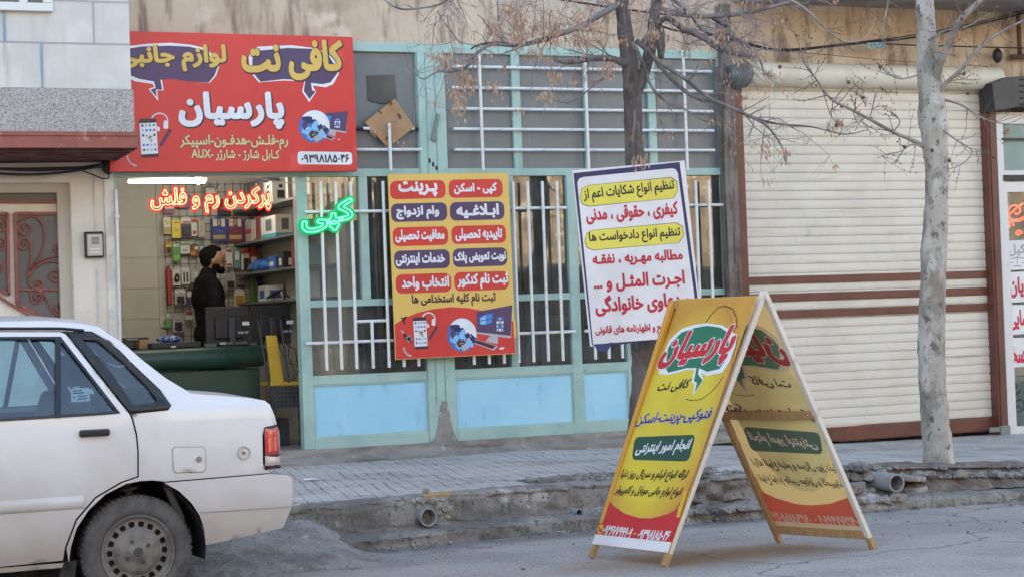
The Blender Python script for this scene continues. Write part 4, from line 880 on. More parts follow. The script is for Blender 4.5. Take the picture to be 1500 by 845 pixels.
# joints between the stones
mb = MB(); yj = YH-.004
for py in (64, 2): mb.box(-9, XH, yj, YH, Z(120, py, YH)-.006, Z(120, py, YH)+.006)
for (px, py, z0, z1) in ((62, 95, zg1, Z(120, 64, YH)), (-160, 95, zg1, Z(120, 64, YH)), (137, 33, Z(120, 64, YH), Z(120, 2, YH)), (7, 33, Z(120, 64, YH), Z(120, 2, YH))):
    x = X(px, py, YH); mb.box(x-.006, x+.006, yj-.002, YH, z0, z1)
mb.build('stone_joint', P('joint grout', (.36, .37, .38), .8), house)
mb = MB()
for (px, py, z0, z1) in ((62, 95, zg1, Z(120, 64, YH)), (7, 33, Z(120, 64, YH), Z(120, 2, YH))):
    x = X(px, py, YH); mb.box(x-.011, x-.003, yj-.006, YH, z0, z1)
mb.build('blue_seam', P('blue grout', (.12, .30, .55), .6, c2=(.3, .36, .42), scale=8), house)
# window at the very top
wx1 = X(76, 8, YH); zb = Z(50, 12, YH)
fr = MB(); fr.box(-.2, wx1, YH-.05, YH+.05, zb-.03, zb+.03).box(wx1-.07, wx1, YH-.05, YH+.05, zb+.03, zb+1.3).box(X(33, 5, YH)-.03, X(33, 5, YH)+.03, YH-.04, YH+.03, zb+.03, zb+1.3)
wf = fr.build('window', P('white frame', (.66, .65, .62), .4), house, bevel=.006)
MB().box(-.2, wx1-.07, YH-.012, YH-.006, zb+.03, zb+1.3).build('pane', M['dark_pane'], wf)
# lower wall, door reveal
xd = X(112, 400); xj = X(163, 400)
mb = MB()
zt = Z(60, 268)
mb.box(X(107, 400), xj, D, D+.4, .2, 4.0)
mb.box(-9, X(107, 400), D, D+.4, zt, 4.0)
mb.box(-9, -.2, D, D+.4, .2, zt)
mb.build('lower_wall', P('cream render', (.72, .66, .57), .75, c2=(.64, .58, .49), scale=3, bump=.15, bscale=30, c3=(.30, .25, .2), scale3=6, lo3=.66, hi3=.74), house)
mb = MB(); mb.box(X(141, 400), X(141, 400)+.012, D-.012, D, .3, Z(141, 248)); mb.box(X(156, 400), X(156, 400)+.07, D-.02, D, .3, Z(156, 246))
mb.build('corner_trim', P('cream trim', (.72, .68, .61), .6, c2=(.56, .52, .46), scale=6), house)
rv = MB(); rv.box(X(107, 400)-.09, X(107, 400), D+.06, D+.2, .2, zt).box(-.2, X(107, 400)-.09, D+.06, D+.2, zt-.07, zt)
rv.build('door_reveal', P('reveal', (.50, .45, .38), .7), house)
# canopy: red fascia, ribbed soffit, cables under it
cn = empty('metal_canopy', (1.5, D-.4, zg0), 'red oxide metal canopy over the cream house door', 'canopy')
mb = MB(); mb.box(-9, XH+.03, YH-.05, YH-.02, zg0-.105, zg0+.012); mb.box(-9, XH+.035, YH-.06, YH-.05, zg0-.02, zg0+.012)
mb.build('fascia', M['red_metal'], cn, bevel=.004)
zw = Z(100, 236, D-.02)
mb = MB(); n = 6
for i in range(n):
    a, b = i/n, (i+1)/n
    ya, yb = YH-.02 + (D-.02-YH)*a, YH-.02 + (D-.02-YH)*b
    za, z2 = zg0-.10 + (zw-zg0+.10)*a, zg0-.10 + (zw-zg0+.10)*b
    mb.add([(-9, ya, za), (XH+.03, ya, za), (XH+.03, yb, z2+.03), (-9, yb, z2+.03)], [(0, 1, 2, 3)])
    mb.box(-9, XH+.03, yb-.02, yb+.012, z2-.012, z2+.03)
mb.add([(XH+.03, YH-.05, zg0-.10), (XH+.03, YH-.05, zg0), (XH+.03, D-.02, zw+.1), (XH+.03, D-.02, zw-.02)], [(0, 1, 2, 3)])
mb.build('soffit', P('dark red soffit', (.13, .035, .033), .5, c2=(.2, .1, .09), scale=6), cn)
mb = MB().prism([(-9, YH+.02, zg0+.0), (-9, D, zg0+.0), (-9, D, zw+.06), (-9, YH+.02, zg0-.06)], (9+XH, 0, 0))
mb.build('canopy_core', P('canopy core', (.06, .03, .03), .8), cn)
def sag(p, q, s, n=12): 
    p, q = Vector(p), Vector(q)
    return [p.lerp(q, i/n) - Vector((0, 0, s*4*(i/n)*(1-i/n))) for i in range(n+1)]
mb = MB()
for k, (y0, y1, s) in enumerate(((238, 238, .0), (243, 243, .04), (247, 246, .01), (250, 244, .05))):
    mb.tube(sag(at(-40, y0, D-.05-.02*k), at(152, y1-2, D-.05-.02*k), s), .011, 6)
mb.tube([at(150, 240, D-.06), at(160, 247, D-.06), at(159, 262, D-.06), at(150, 262, D-.06), at(120, 250, D-.06)], .006, 6)
mb.ball(at(158, 243, D-.06), (.05, .04, .07), 8, 6)
tag(mb.build('cable_bundle', M['black_plastic'], smooth=True), 'black cable bundle sagging under the red canopy', 'cable')
# the metal door with scrolls
dr = empty('metal_door', (2.2, D+.1, .3), 'cream metal house door with red wrought scrolls over grey panes', 'door')
mb = MB(); yd = D+.12
xr = X(104, 400)
zd0 = Z(60, 272)
mb.box(-.1, xr, yd, yd+.06, .2, zd0)
mb.build('door_leaf', P('pale cream paint', (.76, .71, .61), .5, c2=(.66, .60, .50), scale=4, speck=((.4, .33, .25), 30, .67, .73)), dr)
mb = MB()
def pxbar(mb, p, q, w, y0, dep=.03):
    mb.beam(at(p[0], p[1], y0), at(q[0], q[1], y0), (0, 1, 0), dep, w)
pane_pts = [(22, 313), (96, 313), (99, 468), (67, 468), (25, 444)]
mb.prism([at(x, y, yd-.004) for x, y in pane_pts], (0, -.006, 0))
mb.prism([at(x, y, yd-.004) for x, y in [(-60, 313), (11, 313), (13, 432), (-60, 395)]], (0, -.006, 0))
mb.prism([at(x, y, yd-.004) for x, y in [(-60, 277), (100, 277), (100, 296), (-60, 296)]], (0, -.006, 0))
pn = mb.build('pane', P('smoked pane', (.09, .088, .085), .35, c2=(.12, .115, .11), scale=2, c3=(.3, .28, .26), scale3=9, lo3=.66, hi3=.72), dr)
mb = MB()
for loop in (pane_pts, [(-60, 313), (11, 313), (13, 432), (-60, 395)], [(-60, 277), (100, 277), (100, 296), (-60, 296)]):
    for a, b in zip(loop, loop[1:]+loop[:1]): pxbar(mb, a, b, .022, yd-.02, .03)
pxbar(mb, (-60, 398), (52, 468), .02, yd-.02, .03)
pxbar(mb, (25, 424), (99, 424), .014, yd-.02, .02)
mb.build('pane_frame', M['red_metal'], dr)
def spiral(c, r, turns, a0, sgn=1, n=26):
    out = []
    for i in range(n+1):
        t = i/n; a = a0 + sgn*2*math.pi*turns*t; rr = r*(1-t*.86)
        out.append((c[0] + rr*math.cos(a), c[1] + rr*math.sin(a)))
    return out
def bez(p, n=14):
    out = []
    for i in range(n+1):
        t = i/n; q = [Vector(x) for x in p]
        while len(q) > 1: q = [a.lerp(b, t) for a, b in zip(q, q[1:])]
        out.append(tuple(q[0]))
    return out
mb = MB()
def scroll(pts, r=.0075): mb.tube([at(x, y, yd-.028) for x, y in pts], r, 6)
def scr(zx, zy): return (zx/2.818, 180+zy/2.818)      # from an enlarged view of the door
for pts in (bez([scr(130, 600), scr(200, 520), scr(205, 400), scr(130, 385)]) + spiral(scr(105, 435), 13, 1.4, -1.9, -1),
            bez([scr(118, 640), scr(128, 560), scr(140, 490), scr(105, 476)]) + spiral(scr(98, 505), 9.5, 1.3, -1.4, -1),
            bez([scr(120, 610), scr(150, 550), scr(250, 560), scr(262, 530)]) + spiral(scr(240, 523), 8.5, 1.4, .2, -1),
            bez([scr(118, 640), scr(150, 560), scr(250, 550), scr(262, 610)]) + spiral(scr(228, 628), 11.5, 1.5, -.4, 1),
            bez([scr(125, 590), scr(105, 640), scr(120, 690), scr(150, 682)]) + spiral(scr(158, 662), 7, 1.3, 1.8, -1),
            bez([scr(130, 690), scr(120, 730), scr(135, 750), scr(150, 742)]) + spiral(scr(155, 720), 8, 1.3, 1.6, -1),
            bez([scr(150, 692), scr(210, 690), scr(195, 800), scr(240, 803), scr(270, 790)]) + spiral(scr(246, 766), 9, 1.4, .4, -1)):
    scroll(pts)
    scroll([(x-112, y + (2 if x < 60 else -4)) for x, y in pts[:60]]) if False else None
for c, r in ((scr(5, 425), 11), (scr(0, 505), 10), (scr(-20, 600), 12)):
    scroll(spiral(c, r, 1.5, -1.5, 1))
mb.build('scrollwork', M['red_metal'], dr, smooth=True)
# intercom
ic = empty('intercom', at(136, 358, D-.01), 'grey door intercom with black hood on the cream wall', 'intercom')
xa, xb, za, zbb = X(123, 358), X(150, 358), Z(136, 378), Z(136, 340)
MB().box(xa, xb, D-.05, D-.002, za, zbb).build('back_box', M['black_plastic'], ic, bevel=.006)
MB().box(xa+.012, xb-.012, D-.062, D-.051, za+.012, zbb-.02).build('face_plate', P('intercom grey', (.40, .40, .40), .35, metal=.4), ic, bevel=.004)
mb = MB()
for i in range(6): mb.box(xa+.045, xa+.105, D-.064, D-.0625, zbb-.05-.009*i, zbb-.046-.009*i)
mb.build('speaker_slots', M['black_plastic'], ic)
mb = MB().box(xa+.03, xb-.035, D-.066, D-.0625, za+.055, za+.072).box(xa+.03, xb-.035, D-.066, D-.0625, za+.03, za+.046)
mb.build('button', P('cream plastic', (.6, .58, .5), .4), ic)

# --- house across the street: seen only mirrored in the panes
opp = empty('stone_terrace', (6, -3, 0), 'sunlit tan stone terrace across the street mirrored in the shop windows', 'building')
mb = MB(); mb.box(-30, 45, -3.2, -2.6, -.2, 7.2)
mb.build('wall', mat('tan stone', (.36, .29, .20), .9, c2=(.20, .155, .105), scale=1.6, lo=.4, hi=.6, c3=(.60, .5, .36), scale3=6, lo3=.55, hi3=.65, bump=.5, bscale=9), opp)
for i in range(9):
    x = -20 + 6.5*i
    MB().box(x-1.2, x+4.6, -2.61, -2.50, .1, 2.35).build('added_dark_panel', M['dark_metal'], opp)  # unseen dark panels, added to darken the lower part of the window reflections
    w = MB().box(x, x+1.3, -2.62, -2.54, 3.9, 5.6).build('window', M['dark_metal'], opp)

# ================================================================== SHOPFRONT
front = empty('shopfront', (6, D+.04, ZS), 'aqua painted steel shopfront with barred windows and an open doorway', 'shopfront')
Y0, Y1 = D, D+.07
ztr0, ztr1 = Z(700, 258), Z(700, 247)         # transom
zmid0, zmid1 = Z(600, 446), Z(600, 436)       # rail of the lower windows
zbl0, zbl1 = Z(560, 559), Z(560, 546)         # rail above the blue panels
ztop = ZT - .075
pL0, pL1 = X(628, 600), X(668, 600)           # the big double post
mb = MB()
mb.box(XL, XR, Y0, Y1, ztop, ZT)                                   # head
mb.box(X(163, 400), X(174, 400), Y0-.01, Y1, ZS, ztop)             # left jamb
mb.box(X(174, 400), XR-.06, Y0+.002, Y1-.002, ztr0, ztr1)          # transom
mb.box(pL0, pL1, Y0-.012, Y1+.03, ZS, ztop)
xdr0, xdr1 = X(439, 450), X(455, 450)
mb.box(xdr0, xdr1, Y0-.004, Y1+.02, ZS, ztr0)                      # door post
mb.box(XR-.06, XR, Y0-.006, Y1, ZS, ztop)
xm = X(535, 350); mb.box(xm-.036, xm+.036, Y0+.004, Y1-.004, zmid1, ztr0)
xn0, xn1 = X(838, 500), X(852, 500); mb.box(xn0, xn1, Y0-.003, Y1, ZS, ztr0)
xq0, xq1 = X(921, 560), X(930, 560); mb.box(xq0, xq1, Y0-.002, Y1, ZS, ztr0)
xo0, xo1 = X(746, 400), X(757, 400); mb.box(xo0, xo1, Y0+.006, Y1, zbl1, ztr0)
for a, b in ((xdr1, pL0), (pL1, XR-.06)):
    mb.box(a, b, Y0+.003, Y1-.003, zmid0, zmid1)
    mb.box(a, b, Y0+.001, Y1-.001, zbl0, zbl1)
    mb.box(a, b, Y0-.001, Y1, ZS-.01, ZS+.085)
for px0, px1 in ((751, 763), (856, 862), (950, 961)):
    mb.box(X(px0, 150), X(px1, 150), Y0+.004, Y1-.004, ztr1, ztop)
mb.box(X(611, 150), pL0, Y0, Y1, ztr1, ztop)
mb.build('steel_frame', M['aqua'], front, bevel=.004)
mb = MB()                                                          # welded seam lines of the double post
for f in (.28, .62): mb.box(pL0+(pL1-pL0)*f-.004, pL0+(pL1-pL0)*f+.004, Y0-.0135, Y0-.012, ZS+.3, ztop)
mb.build('post_groove', P('aqua shade', (.16, .30, .28), .6), front)
mb = MB().lathe(at(637, 190, Y0-.03), (.28, 0, .95), [(-.09, .014), (.13, .014), (.13, .011), (-.09, .011)], 12)
mb.disc(at(637, 205, Y0-.02), (0, -1, 0), .025, 12)
mb.build('bolt', P('old steel', (.20, .22, .21), .5, metal=.3), front)
mb = MB()
for i in range(3): mb.ball((X(632, 240)+.03*i-.02, Y0-.012, Z(632, 236)-.03*i), (.012, .003, .022), 10, 6)
mb.build('rust_hole', M['black_plastic'], front)
# mortar at the foot of the double post
mb = MB()
def mort(a, b):
    w = (.06 + .06*(1-b)**3)*(1 + .22*noise.noise(Vector((b*5, 3, 0))))*(1 - .55*b*b)
    x = (pL0+pL1)/2 + .01 + (a-.5)*2*w; y = Y0 - .014 - .05*(1-b)**2*(1-abs(a-.5)*1.6) - .01*noise.noise(Vector((a*6, b*9, 0)))
    return Vector((x, y, ZS - .03 + .36*b))
mb.grid(mort, 16, 16)
mb.build('mortar_patch', M['concrete'], front, smooth=True)
for i, (a, b) in enumerate(((xdr1, pL0), (pL1, xn0), (xn1, xq0), (xq1, XR-.06))):
    MB().box(a+.012, b-.012, Y0+.018, Y0+.03, ZS+.09, zbl0-.012).build('blue_panel', M['blue'], front, bevel=.003)
    mb = MB(); zz = (ZS+.085, zbl0)
    for x0, x1, z0, z1 in ((a, a+.013, *zz), (b-.013, b, *zz), (a+.013, b-.013, zz[0], zz[0]+.013), (a+.013, b-.013, zz[1]-.013, zz[1])):
        mb.box(x0, x1, Y0+.008, Y0+.04, z0, z1)
    mb.build('panel_bead', M['aqua'], front)
# upper panes: frosted grey
cells = [X(517, 150), X(611, 150), pL1, X(751, 150), X(763, 150), X(856, 150), X(862, 150), X(950, 150), X(961, 150), XR-.06]
for a, b in zip(cells[::2], cells[1::2]):
    MB().box(a-.01, b+.01, Y0+.035, Y0+.043, ztr1-.01, ztop+.01).build('upper_pane', M['grey_pane'], front)
MB().prism([at(537, 111, Y0+.03), at(578, 110, Y0+.03), at(582, 152, Y0+.03), at(558, 153, Y0+.03), at(539, 148, Y0+.03)], (0, -.006, 0)).build('pane_patch', M['dark_pane'], front, bevel=.003)
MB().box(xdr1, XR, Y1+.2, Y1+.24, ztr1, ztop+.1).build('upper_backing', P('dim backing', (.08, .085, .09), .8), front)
MB().box(XL, X(517, 150), Y0+.02, Y0+.06, ztr1, ztop).build('fascia_backing', M['aqua'], front)
# lower panes: clear glass
for a, b, z0, z1 in ((xdr1, xm-.036, zmid1, ztr0), (xm+.036, pL0, zmid1, ztr0), (xdr1, pL0, zbl1, zmid0), (pL1, xo0, zmid1, ztr0), (xo1, xn0, zmid1, ztr0), (pL1, xo0, zbl1, zmid0), (xo1, xn0, zbl1, zmid0),
                     (xn1, xq0, zmid1, ztr0), (xn1, xq0, zbl1, zmid0), (xq1, XR-.06, zmid1, ztr0), (xq1, XR-.06, zbl1, zmid0)):
    MB().add([(a, Y0+.04, z0), (b, Y0+.04, z0), (b, Y0+.04+.002*random.Random(int(a*99)).uniform(-1, 1), z1), (a, Y0+.04, z1)], [(0, 1, 2, 3)]).build('window_pane', M['window_glass'], front, fix=False)

# --- grilles of white tube in front of the panes
def grille(label, vert, hor, r=.0135, yy=D-.055):
    g = empty('window_grille', ((vert or hor)[0][0], yy, ZS+.6), label, 'window grille')
    for x, z0, z1 in vert:
        MB().tube([(x, yy, z0), (x, yy, z1)], r, 8).build('bar', M['white_bar'], g, smooth=40)
    for z, x0, x1 in hor:
        mb = MB().tube([(x0, yy+.028, z), (x1, yy+.028, z)], r*.95, 8)
        for x in (x0+.03, x1-.03): mb.tube([(x, yy+.028, z), (x, D+.02, z)], .008, 6)
        mb.build('cross_bar', M['white_bar'], g, smooth=40)
    return g
zb0, zb1 = Z(500, 541, D-.055), Z(500, 266, D-.055)
xs = [X(px, 400, D-.055) for px in (474, 496, 518, 565.5)]
xs += [xs[3] + .128*k for k in (1, 2)]
v = [(x, zb0, zb1) for x in xs] + [(X(546, 510, D-.055), zb0, Z(546, 470, D-.055))]
grille('white bar grille over the window between doorway and poster', v, [(Z(500, 310, D-.03), X(446, 310, D-.03), X(600, 310, D-.03)), (Z(500, 501, D-.03), X(448, 501, D-.03), X(612, 501, D-.03)), (Z(546, 470, D-.03), X(520, 470, D-.03), X(568, 470, D-.03))])
zb2, zb3 = Z(780, 530, D-.055), Z(780, 266, D-.055)
xc = X(777.5, 400, D-.055)
v = [(xc + (X(799, 400, D-.055)-xc)*k, zb2, zb3) for k in (-4, -3, -2, -1, 0, 1, 2)]
grille('white bar grille over the window behind the yellow poster', v, [(Z(780, 305, D-.03), pL1+.02, xn0-.02), (Z(780, 487.5, D-.03), pL1+.02, xn0+.02)])
xc = X(1022, 350, D-.055); st = .128
v = [(xc + st*k, zb2, zb3) for k in range(-8, 2) if xn1+.03 < xc+st*k < XR-.07]
grille('white bar grille behind the white tilted banner', v, [(Z(900, 302, D-.03), xn1+.02, XR-.07), (Z(900, 483, D-.03), xn1+.02, XR-.07)])
yy = D-.05
zh = [Z(760, py, yy) for py in (99, 129.5, 160, 189.5, 219.5)]
v = [(X(px, 150, yy), Z(px, 250, yy), Z(px, 75, yy)) for px in (704, 858.5, 1003)]
grille('wide white tube grille over the upper grey panes', v, [(z, X(663, 160, yy+.028), X(1044, 160, yy+.028)) for z in zh])
g = grille('small white tube cross over the upper pane beside the red sign', [(X(571, 215, yy), Z(571, 250, yy), Z(571, 181, yy))], [(zh[3], X(531, 189, yy+.028), X(606, 189, yy+.028)), (zh[4], X(522, 219, yy+.028), X(617, 219, yy+.028))])
mb = MB()
for px0, px1 in ((522, 532), (600, 612)): mb.tube([at(px0, 188.5, yy+.028), at(px1, 189.5, yy+.028)], .016, 8)
mb.build('tape_wrap', M['black_plastic'], g)
# thin white pipe up the left jamb
mb = MB(); xp = X(176, 400, D-.05)
mb.tube([(xp-.02, D-.05, ZS), (xp-.012, D-.05, Z(172, 318, D-.05)), (xp-.016, D-.05, Z(172, 278, D-.05))], .013, 10).ball((xp-.012, D-.05, Z(172, 318, D-.05)), .022, 10, 6)
tag(mb.build('white_pipe', M['white_bar'], smooth=True), 'thin white pipe standing along the left jamb of the doorway', 'pipe')

# cardboard stuck on the upper pane
cq = [(533, 180), (577.5, 145), (606, 187), (567, 217)]
mb = MB(); mb.prism([at(x, y, D-.02) for x, y in cq], (0, -.02, 0))
cb = mb.build('cardboard_sheet', M['card'], bevel=.003)
tag(cb, 'brown cardboard square wedged diagonally behind a white tube cross', 'cardboard')
for c, rx, ry, ro in (((572.5, 152), 2.2, 3, .3), ((585, 171), 2.4, 5, -.5), ((557, 165), 4, 1.2, .8), ((567, 203), 2.2, 3.2, .6)):
    pts = [(c[0] + rx*math.cos(t)*math.cos(ro) - ry*math.sin(t)*math.sin(ro), c[1] + rx*math.cos(t)*math.sin(ro) + ry*math.sin(t)*math.cos(ro)) for t in [2*math.pi*i/12 for i in range(12)]]
    MB().prism([at(x, y, D-.0405) for x, y in pts], (0, -.002, 0)).build('slot', P('slot brown', (.12, .06, .03), .9), cb)

# ------------------------------------------------------------------ printed boards
RED, YEL, PUR, WHT, BLK = ink('red', (.66, .042, .032)), ink('yellow', (.72, .47, .10)), ink('purple', (.085, .045, .115)), ink('white', (.78, .78, .80)), ink('black', (.02, .018, .02))
DRK, CRM = ink('dark plum', (.06, .02, .03)), ink('pale gold', (.72, .56, .28))
BLU, LBL, SLV, NAV = ink('globe blue', (.05, .16, .48)), ink('light blue', (.22, .52, .82)), ink('silver', (.45, .45, .47)), ink('navy', (.016, .022, .10))

def gadgets(pr, Zf, phone=True):
    """phone, headphones, watch and cable art, in the enlarged poster view's pixels"""
    p = lambda *q: [Zf(*a) for a in q]
    pr.stroke([Zf(395 + 62*math.cos(t)*1.0+68, 160 - 62*math.sin(t)*.95 + 20) for t in [math.pi*(1.05 - i/12*1.15) for i in range(13)]], 2.0, WHT, .001)
    pr.pill(*p((495, 180), (530, 182), (528, 250), (492, 248)), WHT, .0014, .2)
    pr.pill(*p((440, 225), (468, 240), (462, 272), (438, 262)), WHT, .0012, .2)
    pr.poly(p((535, 250), (560, 262), (480, 395), (462, 380)), DRK, .001); pr.poly(p((541, 262), (552, 268), (480, 385), (472, 378)), PUR, .0013)
    pr.poly(p((205, 320), (300, 380), (290, 425), (225, 385)), DRK, .001); pr.poly(p((185, 290), (205, 300), (235, 350), (220, 362)), SLV, .001)
    pr.poly(p((232, 362), (280, 350), (302, 385), (262, 418)), SLV, .0011); pr.poly(p((240, 366), (277, 356), (294, 386), (262, 410)), BLK, .0014)
    pr.stroke(p((215, 470), (222, 505), (245, 535), (285, 553)), 2.6, SLV, .001)
    pr.pill(*p((303, 168), (437, 162), (460, 480), (322, 488)), DRK, .0016, .06); pr.poly(p((308, 204), (438, 198), (452, 452), (322, 460)), WHT, .0019)
    cs = [BLU, LBL, SLV, PUR, RED, ink('app green', (.1, .4, .15)), SLV, BLU]
    rn = random.Random(3)
    for j in range(6):
        for i in range(4):
            if j == 3 or (j == 2 and i in (1, 2)): continue
            x, y = 322 + i*29 + j*2.6, 214 + j*40 - i*1.5
            pr.poly(p((x, y), (x+17, y-.6), (x+18, y+18), (x+1, y+19)), rn.choice(cs), .0022)
    for i in range(14):
        x, y = 345 + rn.uniform(0, 65), 305 + rn.uniform(0, 50)
        pr.ellipse(Zf(x, y), 1.2, 1.1, rn.choice([RED, ink('app green', (.1, .4, .15)), DRK, CRM]), .0022 + .0001*i, 8)
def globe(pr, Zf, c, rx, ry):
    rn = random.Random(8)
    pr.poly([Zf(c[0] + rx*math.cos(t), c[1] + ry*math.sin(t)) for t in [2*math.pi*i/48 for i in range(48)]], BLU, .0014)
    def inside(cx, cy, a, b): return [Zf(c[0] + rx*(cx + a*math.cos(t)*(1+.22*math.sin(3*t+cx*9))), c[1] + ry*(cy + b*math.sin(t)*(1+.2*math.cos(4*t+cy*7)))) for t in [2*math.pi*i/22 for i in range(22)]]
    k = 0
    for cx, cy, a, b, m in ((-.55, .2, .30, .3, LBL), (.1, .0, .34, .28, LBL), (-.1, .62, .3, .22, LBL), (.55, .45, .25, .3, LBL), (-.35, -.4, .42, .26, NAV), (.35, .05, .16, .2, NAV), (-.05, .5, .28, .26, DRK), (.2, .72, .24, .2, SLV),
                            (.45, .3, .13, .12, SLV), (.72, .1, .16, .34, NAV), (-.62, -.1, .16, .3, PUR)):
        k += 1; pr.poly(inside(cx, cy, a, b), m, .0016 + .00012*k)
    pts = []
    for i in range(15):
        t = -math.pi*.80 + i/14*math.pi*.86
        pts.append(Zf(c[0] + rx*.985*math.cos(t), c[1] + ry*.985*math.sin(t)))
    jag = [(.72, .02), (.62, -.1), (.55, .0), (.42, -.18), (.3, -.05), (.2, -.3), (.05, -.45), (-.1, -.4), (-.2, -.6), (-.45, -.62)]
    pr.poly(pts + [Zf(c[0] + rx*a, c[1] + ry*b) for a, b in jag], WHT, .0034)
    for _ in range(16):
        x, y = rn.uniform(-.5, .6), rn.uniform(-.1, .8)
        if x*x+y*y < .8: pr.ellipse(Zf(c[0]+rx*x, c[1]+ry*y), .7, .7, WHT, .0036, 6)
def desktop(pr, Zf, q):
    """q: screen corners tl tr br bl, then stand and keyboard offsets from them"""
    tl, tr, br, bl = q
    L = lambda a, b: Zf(*(tuple((tl[k]*(1-a)+tr[k]*a)*(1-b) + (bl[k]*(1-a)+br[k]*a)*b for k in (0, 1))))
    pr.poly([L(.42, 1.0), L(.62, 1.0), L(.62, 1.34), L(.25, 1.32)], SLV, .001)
    pr.poly([L(0, 1.3), L(.62, 1.42), L(.5, 1.62), L(-.25, 1.46)], SLV, .0012)
    pr.poly([L(0, 1.32), L(.56, 1.43), L(.46, 1.57), L(-.18, 1.44)], DRK, .0015)
    pr.ellipse(L(.74, 1.47), 4.0*abs(tr[0]-tl[0])/360, 1.6*abs(tr[0]-tl[0])/360, WHT, .0013, 14, -.2)
    pr.poly([L(0, 0), L(1, 0), L(1, 1.08), L(0, 1.02)], SLV, .0013)
    pr.poly([L(0, 0), L(1, 0), L(.99, 1.0), L(0, .94)], PUR, .0016)
    if abs(tr[0]-tl[0]) > 200 or True:
        pr.poly([L(.05, .25), L(.3, .12), L(.48, .15), L(.46, .55), L(.3, .62), L(.06, .62)], ink('screen blue', (.03, .10, .34)), .0019)
        pr.poly([L(.1, .3), L(.27, .2), L(.27, .38), L(.1, .42)], LBL, .0021); pr.poly([L(.1, .46), L(.27, .42), L(.27, .6), L(.1, .58)], LBL, .0022)
        pr.poly([L(.29, .19), L(.44, .2), L(.43, .36), L(.29, .375)], ink('mid blue', (.06, .25, .62)), .0021); pr.poly([L(.29, .42), L(.43, .41), L(.42, .53), L(.29, .585)], ink('mid blue', (.06, .25, .62)), .0022)
        for i in range(3):
            for j in range(4):
                a, b = .57 + i*.07, .36 + j*.135
                pr.poly([L(a, b), L(a+.055, b), L(a+.055, b+.10), L(a, b+.10)], [BLU, SLV, LBL, WHT][(i*2+j*3) % 4], .0020)

# --- the big red sign over the doorway
YS = D-.13
sgn = empty('shop_sign', (4.2, YS+.03, 2.6), 'big red shop sign with purple speech bubbles above the open doorway', 'sign')
sx0, sx1, sz0, sz1 = X(161.5, 250, YS), X(520, 150, YS), Z(522, 251, YS), Z(517, 54.5, YS)
MB().box(sx0, sx1, YS, YS+.07, sz0, sz1).build('panel', mat('sign red', (.66, .042, .032), .42, c2=(.60, .034, .028), scale=1.2, c3=(.70, .07, .055), scale3=3, bump=.22, bscale=3.5), sgn, bevel=.003)
b = Board((sx0, YS, sz0), (1, 0, 0), (0, 0, 1))
pr = Print(b)
S = lambda zx, zy: (160 + zx/3.6737, 30 + zy/3.6737)
SP = lambda *q: [S(*a) for a in q]
pr.poly(SP((762, 175), (800, 143), (980, 135), (1112, 152), (1190, 185), (1232, 250), (1236, 290), (1205, 345), (1165, 362), (1095, 352), (1112, 388), (1076, 442), (1038, 385), (1050, 330), (940, 325), (805, 335), (775, 300), (756, 255), (750, 200)), WHT, .0008)
pr.poly(SP((770, 210), (800, 165), (960, 150), (1100, 155), (1175, 185), (1215, 245), (1228, 285), (1190, 335), (1150, 345), (1085, 338), (1092, 378), (1110, 385), (1078, 425), (1047, 382), (1055, 325), (935, 318), (815, 332), (785, 298), (770, 262)), PUR, .0012)
pr.poly(SP((20, 150), (200, 128), (330, 122), (440, 133), (520, 152), (560, 190), (595, 240), (575, 300), (540, 338), (440, 330), (330, 308), (283, 318), (293, 378), (258, 378), (264, 437), (212, 370), (243, 360), (232, 343), (140, 330), (60, 290), (20, 250)), WHT, .0008)
pr.poly(SP((20, 165), (180, 142), (320, 138), (430, 143), (505, 160), (555, 205), (585, 250), (565, 300), (535, 336), (430, 330), (330, 316), (275, 322), (285, 374), (250, 374), (256, 415), (222, 374), (250, 366), (240, 330), (160, 316), (70, 280), (20, 230)), PUR, .0012)
for t, l, r_, h, bd in (('کافی نت', (712, 218), (1256, 212), 212, .0), ('لوازم جانبی', (50, 205), (628, 203), 142, .0)):
    L_, R_ = S(*l), S(*r_); hp = h/3.6737
    pr.text(t, L_, R_, hp, DRK, .0018, .045, off=(.9, 1.0)); pr.text(t, L_, R_, hp, YEL, .0028, .014)
L_, R_ = S(374, 486), S(938, 486)
pr.text('پارسیان', L_, R_, 196/3.6737, DRK, .0018, .034, off=(1.6, 1.6)); pr.text('پارسیان', L_, R_, 196/3.6737, WHT, .0028, .018)
for t, l, r_, h in (('رم-فلـش-هدفـون-اسپیکر', (380, 657), (962, 657), 82), ('کـابل شارژ - شارژر -AUX', (442, 724), (916, 728), 64)):
    pr.text(t, S(*l), S(*r_), h/3.6737, DRK, .0018, .03); pr.text(t, S(*l), S(*r_), h/3.6737, CRM, .0028, 0)
pr.pill(S(1013, 706), S(1306, 710), S(1308, 778), S(1015, 776), WHT, .001, .25)
pr.text('۰۹۳۹۸۱۸۵۰۴۶', S(1034, 745), S(1290, 744), 44/3.6737, BLK, .002)
G1 = lambda zx, zy: S(160 + (zx-305)*.70, 530 + (zy-165)*.655)
gadgets(pr, G1)
desktop(pr, lambda x, y: S(x, y), [(1120, 505), (1285, 490), (1276, 600), (1125, 580)])
globe(pr, lambda x, y: S(x, y), (1104, 572), 84, 88)
pr.poly(SP((10, 690), (35, 690), (37, 735), (12, 735)), YEL, .001)
pr.build('printed_design', sgn)

